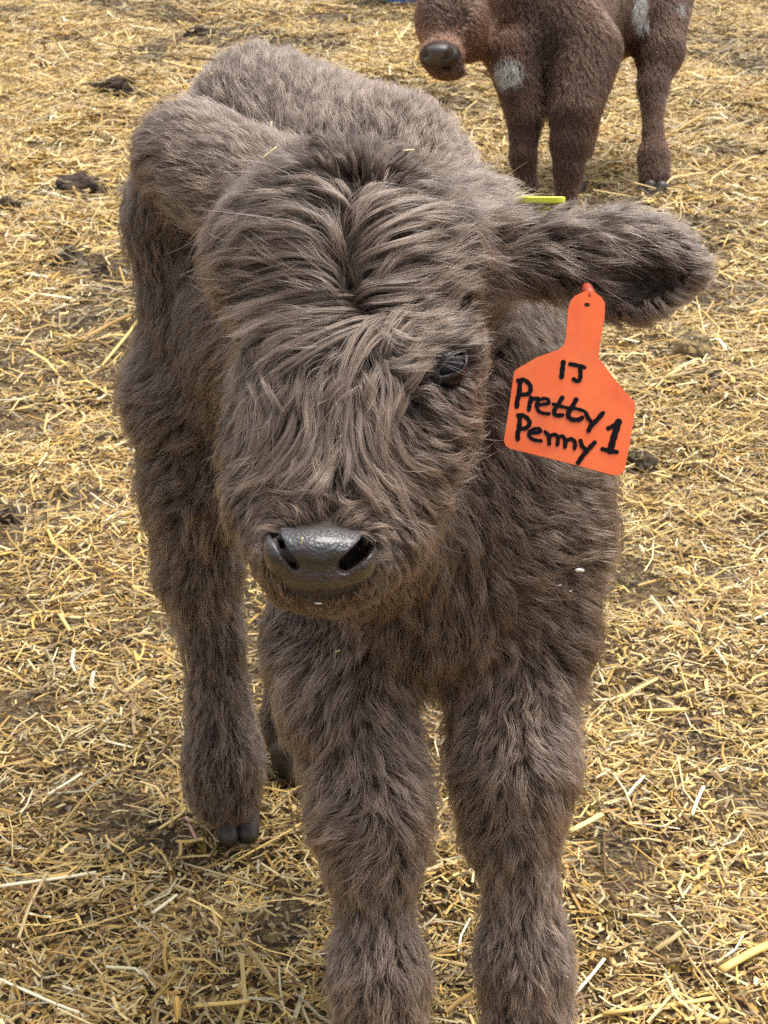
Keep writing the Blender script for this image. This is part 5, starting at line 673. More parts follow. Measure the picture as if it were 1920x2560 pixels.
(-0.0216,1.1103,0.7974,-0.024,1.1137,0.805,-0.027,1.1196,0.8121,-0.0299,1.1277,0.8163,-0.0332,1.1451,0.8149,-0.0361,1.1643,0.8106,0.0013,26,0.2999,0.7),
(-0.0069,1.1251,0.7987,-0.0061,1.1339,0.8032,-0.0053,1.1463,0.8072,-0.0048,1.161,0.809,-0.0059,1.1648,0.8054,-0.0076,1.162,0.7995,0.002,26,0.1602,0.7),
(-0.0211,1.1115,0.7975,-0.0203,1.1198,0.8068,-0.0207,1.1395,0.8142,-0.0234,1.1738,0.816,-0.0254,1.1833,0.811,-0.0267,1.1776,0.8033,0.0019,26,0.1634,0.7),
(0.0012,1.1302,0.7975,0.0068,1.1497,0.8013,0.0113,1.1629,0.8017,0.0122,1.1602,0.7958,0.0165,1.1608,0.7948,0.0218,1.1629,0.7966,0.0023,26,0.1677,0.7),
(0.2196,1.1509,0.7113,0.2262,1.1499,0.7116,0.2341,1.1527,0.7103,0.2388,1.1558,0.7099,0.2414,1.1578,0.7107,0.2471,1.1594,0.7106,0.002,20,0.8787,0.15),
(0.1747,1.1448,0.6887,0.1787,1.1436,0.6853,0.1834,1.1443,0.6806,0.1881,1.1462,0.6788,0.1926,1.148,0.6791,0.1972,1.1486,0.6765,0.0012,20,1.1868,0.15),
(0.1619,1.1478,0.692,0.1634,1.1475,0.6871,0.1666,1.1484,0.6849,0.1698,1.1491,0.6827,0.1724,1.1493,0.6791,0.1751,1.1496,0.6759,0.0015,20,1.1592,0.15),
(0.2127,1.1551,0.7052,0.2156,1.1512,0.7047,0.2213,1.1485,0.7028,0.2257,1.1486,0.7018,0.2287,1.1506,0.7017,0.233,1.1517,0.7004,0.0021,20,1.0932,0.15),
(0.2123,1.1659,0.7378,0.2174,1.1678,0.7385,0.2207,1.1685,0.7362,0.2241,1.1694,0.7343,0.2287,1.171,0.734,0.2329,1.1725,0.7335,0.002,20,0.9605,0.15),
(0.1808,1.1442,0.6924,0.1841,1.1426,0.6872,0.189,1.145,0.6802,0.1939,1.148,0.6771,0.1987,1.1495,0.6773,0.2041,1.1499,0.6744,0.0016,20,1.1342,0.15),
(0.2237,1.1538,0.723,0.2291,1.1543,0.7224,0.236,1.1571,0.721,0.2398,1.1592,0.7189,0.2413,1.1598,0.7168,0.2461,1.1608,0.7152,0.0022,20,1.0725,0.15),
(0.1566,1.1492,0.6963,0.1584,1.1484,0.6911,0.1617,1.1488,0.688,0.1647,1.149,0.6847,0.1668,1.1487,0.68,0.1687,1.1484,0.6756,0.0022,20,1.0033,0.15),
(0.2208,1.1502,0.7144,0.2275,1.1505,0.7141,0.236,1.1549,0.7114,0.241,1.1585,0.7094,0.2434,1.1594,0.7086,0.2491,1.1602,0.7064,0.0013,20,0.9796,0.15),
(0.166,1.1466,0.6902,0.1678,1.1469,0.6848,0.1705,1.1478,0.6823,0.1727,1.1483,0.6796,0.1741,1.148,0.6751,0.1751,1.1478,0.6708,0.0014,20,1.1876,0.15),
(0.2207,1.1502,0.7144,0.2282,1.1509,0.7137,0.233,1.1521,0.7129,0.2379,1.1534,0.7118,0.2441,1.1545,0.7102,0.2498,1.1555,0.7086,0.0023,20,1.1004,0.15),
(0.2103,1.1631,0.7368,0.2167,1.1671,0.7383,0.2212,1.1686,0.7367,0.2258,1.1695,0.7351,0.2316,1.1711,0.7346,0.2371,1.1724,0.7337,0.002,20,0.976,0.15),
(0.1577,1.1485,0.6987,0.1581,1.1474,0.6937,0.1599,1.1476,0.6903,0.1612,1.1477,0.6867,0.1614,1.1474,0.682,0.1614,1.147,0.6775,0.0016,20,1.1333,0.15),
(0.1982,1.1554,0.6969,0.2001,1.1509,0.6969,0.2033,1.1454,0.6934,0.2055,1.1429,0.6894,0.2069,1.1436,0.6861,0.2093,1.1437,0.6825,0.002,20,0.8604,0.15),
(0.2118,1.1556,0.7041,0.215,1.151,0.7035,0.2222,1.1496,0.7,0.2273,1.1507,0.698,0.2299,1.1525,0.6979,0.2347,1.1533,0.6959,0.0019,20,1.1032,0.15),
(0.1475,1.1733,0.7468,0.1503,1.179,0.7503,0.153,1.1815,0.7505,0.1562,1.1833,0.7509,0.1603,1.1859,0.7527,0.1648,1.1882,0.754,0.0024,20,0.9545,0.15),
(0.1736,1.144,0.692,0.1754,1.1434,0.688,0.1775,1.1433,0.6833,0.18,1.1444,0.6811,0.1827,1.1459,0.6805,0.1852,1.1462,0.6775,0.0015,20,0.8737,0.15),
(0.1685,1.1457,0.6916,0.1696,1.1454,0.6859,0.1711,1.1459,0.6827,0.1719,1.1461,0.6794,0.1716,1.1456,0.6743,0.1709,1.1451,0.6694,0.0017,20,0.9217,0.15),
(0.2238,1.1541,0.7234,0.229,1.1541,0.7223,0.2358,1.1567,0.7206,0.2396,1.1588,0.7188,0.2415,1.1598,0.7174,0.2466,1.1613,0.7169,0.0016,20,1.1133,0.15),
(0.2226,1.1521,0.7201,0.2279,1.1523,0.7193,0.2346,1.1545,0.7179,0.2384,1.1564,0.7164,0.2402,1.1576,0.7153,0.2451,1.1589,0.7144,0.0013,20,1.1697,0.15),
(0.1613,1.1504,0.6874,0.1636,1.1502,0.6839,0.1665,1.1505,0.6802,0.1707,1.1521,0.6797,0.1757,1.1545,0.6809,0.1795,1.1554,0.6792,0.0015,20,0.9171,0.15),
(0.1571,1.1724,0.7469,0.1584,1.1803,0.7503,0.1592,1.1835,0.751,0.1598,1.1856,0.7523,0.1605,1.1888,0.7553,0.1613,1.1917,0.7581,0.0024,20,1.1691,0.15),
(0.1785,1.1699,0.7475,0.1816,1.1764,0.7505,0.1837,1.179,0.7506,0.1856,1.1809,0.7513,0.1877,1.1839,0.7539,0.1896,1.1867,0.7563,0.0017,20,1.0636,0.15),
(0.2177,1.1606,0.7328,0.2234,1.1623,0.7335,0.2272,1.1632,0.7317,0.2311,1.1643,0.7303,0.2362,1.1661,0.7302,0.241,1.1678,0.7301,0.0024,20,0.9712,0.15),
(0.204,1.1644,0.7394,0.21,1.1709,0.7418,0.2138,1.1734,0.7416,0.2177,1.175,0.7416,0.223,1.1773,0.7428,0.228,1.1794,0.7435,0.0016,20,0.8567,0.15),
(0.1603,1.1482,0.6933,0.1621,1.1479,0.6878,0.1656,1.1485,0.685,0.169,1.149,0.6822,0.1717,1.1488,0.678,0.1744,1.1488,0.6742,0.0024,20,1.1416,0.15),
(0.216,1.1525,0.7093,0.2218,1.149,0.7085,0.2306,1.1517,0.7051,0.2365,1.1555,0.7038,0.24,1.1574,0.7049,0.2464,1.1589,0.7044,0.0023,20,1.1156,0.15),
(0.2043,1.1563,0.6985,0.2074,1.1526,0.6991,0.213,1.1485,0.697,0.2177,1.1473,0.6949,0.2212,1.149,0.6938,0.2261,1.15,0.6923,0.0019,20,1.0347,0.15),
(0.1963,1.1532,0.6955,0.2003,1.1483,0.6955,0.2064,1.1449,0.6915,0.2113,1.1446,0.6887,0.2152,1.1463,0.6881,0.2208,1.1472,0.6864,0.0012,20,0.9853,0.15),
(0.2125,1.1618,0.7352,0.218,1.1647,0.737,0.2217,1.1661,0.736,0.2255,1.1675,0.7352,0.2304,1.1695,0.7357,0.235,1.1714,0.7361,0.0016,20,1.1884,0.15),
(0.2243,1.154,0.723,0.2316,1.1565,0.7236,0.236,1.1584,0.7234,0.2405,1.1603,0.7238,0.2466,1.1628,0.7254,0.2522,1.1653,0.7271,0.0023,20,1.0961,0.15),
(0.1912,1.169,0.7459,0.1958,1.1738,0.7481,0.1989,1.1758,0.7475,0.2019,1.1775,0.7476,0.2056,1.1802,0.7495,0.2089,1.1827,0.7513,0.0017,20,0.9067,0.15),
(0.1927,1.1673,0.7444,0.1968,1.1719,0.7471,0.1993,1.1741,0.7471,0.2017,1.176,0.7477,0.2048,1.1789,0.75,0.2076,1.1816,0.7521,0.0015,20,0.9722,0.15),
(0.222,1.1542,0.7245,0.2261,1.1553,0.7259,0.2312,1.1581,0.7273,0.2339,1.1603,0.727,0.2351,1.1615,0.7259,0.2389,1.1634,0.7264,0.0012,20,1.1876,0.15),
(0.1597,1.148,0.6959,0.1613,1.1471,0.6897,0.1645,1.1472,0.686,0.1679,1.1472,0.6822,0.1708,1.1468,0.6773,0.1739,1.1464,0.6727,0.0015,20,1.186,0.15),
(0.1625,1.147,0.6979,0.1615,1.1465,0.6921,0.1612,1.1468,0.6885,0.1602,1.1469,0.6849,0.1577,1.1465,0.6802,0.1547,1.1462,0.6758,0.0018,20,1.1888,0.15),
(0.21,1.1636,0.7374,0.2144,1.1657,0.7389,0.2173,1.1667,0.7374,0.2202,1.168,0.7362,0.2242,1.1698,0.7364,0.2279,1.1715,0.7363,0.0014,20,1.0713,0.15),
(0.1784,1.1443,0.6886,0.183,1.1431,0.6853,0.1884,1.1441,0.6806,0.1934,1.1463,0.6789,0.1981,1.1481,0.6794,0.2032,1.1487,0.677,0.0013,20,1.1934,0.15),
(0.2222,1.1515,0.7189,0.229,1.152,0.717,0.2333,1.1525,0.7143,0.2375,1.1526,0.7107,0.2428,1.1524,0.7063,0.2476,1.1518,0.7012,0.0019,20,1.0292,0.15),
(0.1907,1.1521,0.6956,0.192,1.146,0.695,0.1936,1.142,0.6905,0.1956,1.1427,0.6836,0.1973,1.1462,0.6783,0.1974,1.1476,0.6783,0.0015,20,0.9814,0.15),
(0.2011,1.1684,0.7428,0.208,1.1763,0.7435,0.2124,1.1787,0.7416,0.2167,1.1794,0.74,0.2224,1.1809,0.7396,0.2278,1.1822,0.7386,0.0022,20,1.0601,0.15),
(0.2062,1.1628,0.7376,0.2112,1.1684,0.7407,0.2139,1.1712,0.7415,0.2162,1.1735,0.7429,0.2195,1.1768,0.7462,0.2222,1.1799,0.7494,0.0023,20,1.0825,0.15),
(0.1976,1.1556,0.697,0.2,1.1479,0.6956,0.2048,1.146,0.6869,0.2083,1.1469,0.6809,0.2104,1.1476,0.679,0.2142,1.1472,0.6742,0.0016,20,0.9432,0.15),
(0.1461,1.1713,0.7455,0.1477,1.1797,0.7503,0.1482,1.1836,0.7526,0.1487,1.1864,0.7554,0.1495,1.1902,0.7599,0.1502,1.1938,0.764,0.0014,20,1.1964,0.15),
(0.185,1.1458,0.6944,0.1889,1.1427,0.6902,0.1943,1.1425,0.6845,0.1996,1.1441,0.6821,0.2051,1.1459,0.6825,0.2118,1.1469,0.6808,0.0019,20,1.1151,0.15),
(0.1586,1.1484,0.6958,0.1606,1.1482,0.6891,0.1643,1.1484,0.6852,0.1677,1.1483,0.6812,0.1703,1.1477,0.6759,0.173,1.1471,0.6709,0.0019,20,1.0333,0.15),
(0.1804,1.1434,0.6892,0.1837,1.1427,0.6868,0.1874,1.1424,0.6834,0.1905,1.1435,0.6819,0.1933,1.1451,0.6815,0.1964,1.1454,0.6784,0.0019,20,0.8641,0.15),
(0.2207,1.1507,0.7111,0.2258,1.1498,0.712,0.2317,1.1508,0.7116,0.235,1.1526,0.7114,0.237,1.1544,0.7114,0.2415,1.1557,0.7105,0.0013,20,0.8866,0.15),
(0.185,1.1685,0.7463,0.1884,1.1742,0.7495,0.1907,1.1767,0.7498,0.1928,1.1787,0.7506,0.1954,1.1816,0.7532,0.1977,1.1845,0.7555,0.002,20,1.0731,0.15),
(0.2205,1.1502,0.7145,0.2248,1.1493,0.7142,0.2294,1.1497,0.7133,0.2345,1.1522,0.7114,0.2384,1.1555,0.7098,0.2383,1.1572,0.7101,0.0019,20,1.1829,0.15),
(0.1899,1.15,0.695,0.1933,1.1444,0.6931,0.1977,1.1427,0.6871,0.2012,1.1435,0.6832,0.204,1.1446,0.6818,0.2077,1.1446,0.6781,0.0023,20,1.0873,0.15),
(0.1825,1.1445,0.6929,0.1855,1.1425,0.689,0.1893,1.1424,0.6838,0.1926,1.1437,0.6812,0.1957,1.1451,0.6805,0.1994,1.1454,0.6774,0.0019,20,0.8626,0.15),
(0.2189,1.1509,0.7134,0.224,1.1493,0.7119,0.2306,1.1507,0.7085,0.2345,1.1528,0.7062,0.2364,1.1539,0.7051,0.2409,1.1545,0.7026,0.0013,20,1.1213,0.15),
(0.1902,1.1497,0.6949,0.1942,1.1447,0.6934,0.1994,1.1427,0.6886,0.2039,1.1434,0.6858,0.208,1.145,0.6854,0.2133,1.1458,0.6834,0.0014,20,1.0819,0.15),
(0.1515,1.1729,0.7468,0.15,1.1803,0.7506,0.1473,1.1835,0.7518,0.1445,1.1859,0.7535,0.142,1.1892,0.757,0.1395,1.1924,0.7601,0.0018,20,0.949,0.15),
(0.2216,1.1501,0.7135,0.2272,1.1505,0.7144,0.2338,1.1528,0.7143,0.2376,1.1552,0.714,0.2397,1.1568,0.7139,0.2447,1.1582,0.7132,0.0024,20,0.8959,0.15),
(0.1361,1.1696,0.7453,0.1378,1.1729,0.7492,0.1403,1.1835,0.7522,0.1422,1.1902,0.7527,0.1434,1.1912,0.7526,0.1451,1.1943,0.7556,0.0016,20,1.1069,0.15),
(0.2031,1.1558,0.6978,0.2073,1.1516,0.6985,0.2149,1.1484,0.6959,0.2212,1.1486,0.6948,0.2262,1.1513,0.6964,0.2332,1.1534,0.6973,0.0018,20,1.1648,0.15),
(0.1556,1.1493,0.6986,0.1572,1.1479,0.6932,0.1606,1.1479,0.6896,0.1638,1.148,0.6859,0.1664,1.1476,0.6811,0.169,1.1473,0.6766,0.0016,20,1.1667,0.15),
(0.2137,1.1598,0.7331,0.2205,1.1658,0.7359,0.225,1.1685,0.7363,0.2294,1.1704,0.7371,0.235,1.1733,0.7395,0.2402,1.176,0.7416,0.0019,20,0.9705,0.15),
(0.1592,1.1482,0.6956,0.1606,1.1479,0.6895,0.1636,1.1483,0.686,0.1662,1.1483,0.6824,0.1678,1.1478,0.6773,0.1693,1.1473,0.6725,0.0024,20,1.082,0.15),
(0.1921,1.1534,0.6958,0.1934,1.1445,0.6929,0.1964,1.1441,0.684,0.1987,1.1462,0.678,0.2004,1.1467,0.6761,0.2029,1.1461,0.671,0.0014,20,0.9384,0.15),
(0.223,1.1526,0.7212,0.2272,1.1519,0.7202,0.2324,1.1525,0.718,0.235,1.1533,0.7154,0.2361,1.1537,0.7125,0.2396,1.154,0.7094,0.0014,20,0.9875,0.15),
(0.1401,1.17,0.7453,0.1418,1.1745,0.7495,0.1431,1.1771,0.7509,0.1448,1.1795,0.7525,0.1473,1.1827,0.7555,0.15,1.1856,0.7581,0.0022,20,0.8629,0.15),
(0.1954,1.1529,0.6954,0.1994,1.1472,0.6949,0.2056,1.1452,0.6886,0.2102,1.146,0.6844,0.2133,1.1472,0.6833,0.2181,1.1473,0.6798,0.0015,20,1.1694,0.15),
(0.1584,1.1484,0.6972,0.1593,1.1474,0.6915,0.1616,1.1475,0.6879,0.1634,1.1475,0.684,0.1641,1.1469,0.6788,0.1645,1.1464,0.6738,0.0014,20,1.1242,0.15),
(0.1299,1.1694,0.7456,0.133,1.1739,0.7499,0.1356,1.1766,0.7514,0.1385,1.179,0.753,0.142,1.1822,0.756,0.1456,1.1851,0.7586,0.0021,20,0.888,0.15),
(0.2091,1.1557,0.7009,0.2139,1.1504,0.7006,0.2196,1.1496,0.6986,0.2254,1.1506,0.696,0.2311,1.1512,0.6935,0.2365,1.1517,0.6909,0.0014,20,0.9241,0.15),
(0.149,1.177,0.7483,0.1525,1.1839,0.7507,0.1554,1.1864,0.7502,0.1583,1.1878,0.75,0.1618,1.1903,0.7515,0.1652,1.1926,0.7527,0.002,20,1.0549,0.15),
(0.1823,1.1445,0.6928,0.1847,1.1425,0.6893,0.1875,1.1422,0.6843,0.1899,1.1433,0.6815,0.1918,1.1445,0.6804,0.194,1.1446,0.6768,0.0015,20,1.0968,0.15),
(0.2213,1.1501,0.714,0.2265,1.1499,0.7148,0.2327,1.1517,0.7147,0.2362,1.1539,0.7147,0.2382,1.1557,0.7148,0.2428,1.1573,0.7147,0.002,20,0.8851,0.15),
(0.211,1.1551,0.7017,0.2145,1.151,0.7023,0.2211,1.1489,0.7006,0.226,1.1498,0.7,0.2291,1.1522,0.7009,0.2339,1.1535,0.7002,0.0018,20,1.1235,0.15),
(0.1654,1.1469,0.6901,0.1682,1.1491,0.6825,0.172,1.1502,0.679,0.1751,1.1502,0.6756,0.1775,1.1495,0.6701,0.1796,1.1488,0.6649,0.0013,20,1.0933,0.15)]

TAG_OUTLINE=[
(0.0068,0.0748),
(0.0103,0.0762),
(0.0135,0.0762),
(0.0171,0.0744),
(0.0213,0.0712),
(0.0235,0.067),
(0.0232,0.058),
(0.0209,0.0438),
(0.0192,0.0322),
(0.0187,0.0284),
(0.0209,0.0255),
(0.0322,0.011),
(0.0448,-0.0029),
(0.0454,-0.0064),
(0.0432,-0.0219),
(0.038,-0.0503),
(0.0367,-0.0532),
(0.0329,-0.0554),
(0.0284,-0.0551),
(-0.0064,-0.0458),
(-0.0438,-0.0364),
(-0.0474,-0.0342),
(-0.0485,-0.0303),
(-0.0451,-0.009),
(-0.0412,0.0187),
(-0.0396,0.0203),
(-0.0258,0.0284),
(-0.0097,0.0342),
(-0.0061,0.0371),
(-0.0045,0.0425),
(-0.0029,0.0632),
(-0.001,0.0693),
(0.0019,0.0725)]

TAG_HOLE=[
(0.0106,0.0661)]

TAG_STUD=[
(0.0122,0.0749)]

TAG_STROKES=[
('1J',0.0035,-0.0064,0.0251,-0.0071,0.0193,-0.0076,0.0145),
('1J',0.0031,-0.0013,0.0238,0.0032,0.0229,0.0087,0.0214),
('1J',0.0031,0.0052,0.0219,0.0059,0.0168,0.0052,0.0126,0.0032,0.0119,0.001,0.013),
('Pretty',0.0035,-0.0371,0.0116,-0.0377,0.0039,-0.039,-0.0019,-0.0394,-0.0064),
('Pretty',0.0032,-0.0383,0.0122,-0.0342,0.0126,-0.0306,0.0097,-0.0296,0.0058,-0.0316,0.0026,-0.0374,0.0023),
('Pretty',0.0031,-0.0293,0,-0.0303,-0.0052,-0.0308,-0.0087),
('Pretty',0.0029,-0.03,-0.0029,-0.0277,-0.001,-0.0245,-0.0006),
('Pretty',0.0026,-0.0258,-0.0055,-0.0206,-0.0048,-0.0168,-0.0039,-0.018,-0.001,-0.0226,-0.0013,-0.0255,-0.0048,-0.0238,-0.0097,-0.02,-0.0113,-0.0164,-0.0116),
('Pretty',0.0032,-0.0071,0,-0.0103,-0.0052,-0.0129,-0.0097,-0.0116,-0.0126,-0.0071,-0.0126),
('Pretty',0.0025,-0.0135,-0.0048,-0.0077,-0.0064,-0.0026,-0.0077),
('Pretty',0.0034,0.0026,-0.0016,-0.0006,-0.0077,-0.0032,-0.0122,-0.0006,-0.0155,0.0045,-0.0158,0.0068,-0.0145),
('Pretty',0.0025,-0.0019,-0.0074,0.0032,-0.0081,0.0084,-0.0097),
('Pretty',0.0031,0.0097,-0.011,0.011,-0.0142,0.0129,-0.0168),
('Pretty',0.0034,0.0219,-0.011,0.0174,-0.0161,0.0135,-0.02,0.0116,-0.0235),
('Penny',0.0035,-0.0371,-0.0129,-0.0377,-0.0206,-0.0387,-0.0258,-0.0387,-0.0296),
('Penny',0.0032,-0.0383,-0.0126,-0.0345,-0.0129,-0.0309,-0.0161,-0.0306,-0.0193,-0.0335,-0.0219,-0.0377,-0.0219),
('Penny',0.0026,-0.0296,-0.0251,-0.0258,-0.0251,-0.0226,-0.0242,-0.0238,-0.0222,-0.0277,-0.0226,-0.0309,-0.0251,-0.0296,-0.0287,-0.0264,-0.0303,-0.0222,-0.0309),
('Penny',0.0029,-0.0193,-0.0245,-0.0168,-0.0277,-0.0164,-0.0329),
('Penny',0.0029,-0.0164,-0.0277,-0.0129,-0.0264,-0.0103,-0.0284,-0.0106,-0.0335),
('Penny',0.0029,-0.0103,-0.0284,-0.0071,-0.0277,-0.0052,-0.0303,-0.0052,-0.0354),
('Penny',0.0029,-0.0045,-0.0309,-0.0006,-0.0296,0.0019,-0.0322,0.0016,-0.0364),
('Penny',0.0031,0.0058,-0.0309,0.0071,-0.0348,0.0093,-0.0367),
('Penny',0.0034,0.0158,-0.0322,0.0116,-0.0367,0.0071,-0.0419,0.0042,-0.0464),
('one',0.0032,0.0258,-0.0219,0.0296,-0.02,0.0329,-0.0168),
('one',0.0048,0.0332,-0.0174,0.0309,-0.0245,0.029,-0.0309,0.0271,-0.038),
('one',0.0032,0.0216,-0.0367,0.0271,-0.038,0.0319,-0.0388)]

TAG_FRAME=[
(0.1342,1.0841,0.6434),
(1,0,0),
(0,0.4163,0.9092)]

YELLOW_TAG=[
(0.1172,1.1879,0.75,1,0,0,0.0186)]

FAR_PRIMS=[
('c',0.06,0.1997,4.3038,0.6011,0.0961,0.1583,4.1417,0.4874,0.0731),
('c',0.04,0.1583,4.1417,0.4874,0.0686,0.1413,4.0468,0.4242,0.0473),
('e',0.03,0.2101,4.1608,0.457,22.8549,0,0,0,5.8312,12.7364,0,10.1026,-4.6253),
('e',0.02,0.1409,4.0332,0.4186,19.3605,0,0,0,10.9039,23.8162,0,15.1539,-6.938),
('e',0.012,0.1563,4.0383,0.3815,22.1519,0,0,0,24.5904,53.7101,0,18.1847,-8.3256),
('s',0.004,0.148,4.0016,0.3975,22.3785,0,0,0,106.47,232.54,0,25.9782,-11.8937),
('c',0.08,0.2242,4.2978,0.5401,0.0883,0.3528,4.4284,0.513,0.1214),
('e',0.05,0.4407,4.357,0.429,7.0287,0,0,0,2.4661,5.3865,0,5.6827,-2.6018),
('e',0.03,0.4266,4.2764,0.3011,14.881,0,0,0,6.6712,14.5711,0,11.3655,-5.2035),
('c',0.08,0.4552,4.4702,0.4843,0.1413,0.6116,4.7356,0.4632,0.1495),
('c',0.08,0.6116,4.7356,0.4632,0.1495,0.7527,4.9084,0.4805,0.141),
('c',0.06,0.3227,4.2111,0.3988,0.0633,0.3526,4.1202,0.2483,0.0396),
('c',0.012,0.3526,4.1202,0.2483,0.0385,0.3503,4.0814,0.1635,0.0303),
('c',0.015,0.3503,4.0814,0.1635,0.0303,0.3617,4.0622,0.0975,0.0222),
('c',0.015,0.3617,4.0622,0.0975,0.0222,0.3652,4.0428,0.055,0.0222),
('c',0.015,0.3652,4.0428,0.055,0.0222,0.3696,4.0331,0.01,0.0316),
('c',0.06,0.5137,4.2136,0.4041,0.0843,0.4738,4.0644,0.2705,0.0551),
('c',0.012,0.4738,4.0644,0.2705,0.0528,0.4623,4.0348,0.2057,0.0459),
('c',0.012,0.4623,4.0348,0.2057,0.0459,0.4577,4.007,0.1452,0.0333),
('c',0.012,0.4577,4.007,0.1452,0.0333,0.4519,3.9834,0.0696,0.0219),
('c',0.015,0.4508,3.9834,0.0696,0.023,0.4461,3.9703,0.0168,0.0335),
('c',0.04,0.791,4.7722,0.4713,0.0811,0.7656,4.6236,0.3387,0.0591),
('c',0.03,0.7656,4.6236,0.3387,0.0591,0.7397,4.5422,0.257,0.037),
('c',0.02,0.7397,4.5422,0.257,0.0357,0.7344,4.4504,0.1527,0.024),
('c',0.02,0.7344,4.4504,0.1527,0.024,0.7323,4.4026,0.0962,0.039),
('c',0.02,0.7323,4.4026,0.0962,0.039,0.7315,4.3565,0.0437,0.04),
('c',0.015,0.587,4.8759,0.2894,0.0814,0.5512,4.6792,-0.0201,0.0376)]

FAR_NOSE_PRIMS=[
('e',0.03,0.1357,4.0132,0.4229,22.3785,0,0,0,16.2013,35.3867,0,18.1847,-8.3256),
('s',0.004,0.0838,4.0122,0.435,87.6269,48.3013,-7.4042,0,-15.2024,-99.1726,-11.1176,19.7062,-3.0208),
('s',0.004,0.0855,4.0082,0.4326,85.1827,47.2586,-7.2795,0,-14.8717,-96.5469,-11.1583,19.6464,-3.0263),
('s',0.004,0.0873,4.0061,0.4299,82.8193,46.265,-7.1609,0,-14.5519,-94.0159,-11.2011,19.5821,-3.0309),
('s',0.004,0.0891,4.0048,0.4272,80.5559,45.319,-7.0483,0,-14.2456,-91.5959,-11.2447,19.5157,-3.0352),
('s',0.004,0.1424,4.0081,0.4356,74.5459,50.5303,-7.7459,0,-13.6962,-89.3466,-12.1904,17.5713,-2.6935),
('s',0.004,0.14,4.0043,0.4329,72.9532,49.0587,-7.5601,-0,-13.4393,-87.2093,-12.1585,17.661,-2.7216),
('s',0.004,0.1377,4.0024,0.43,71.3927,47.6488,-7.3816,0,-13.1887,-85.1345,-12.1279,17.7454,-2.7491),
('s',0.004,0.1354,4.0014,0.4269,69.8828,46.2998,-7.2102,0,-12.9468,-83.1363,-12.0976,17.8273,-2.7762)]

FAR_HOOVES=[
(0.7291,4.3125,-0.53,-0.848,1),
(0.4349,3.8842,-0.1961,-0.9806,1),
(0.365,3.9583,-0.1961,-0.9806,1),
(0.5201,4.3966,-0.2873,-0.9578,1)]

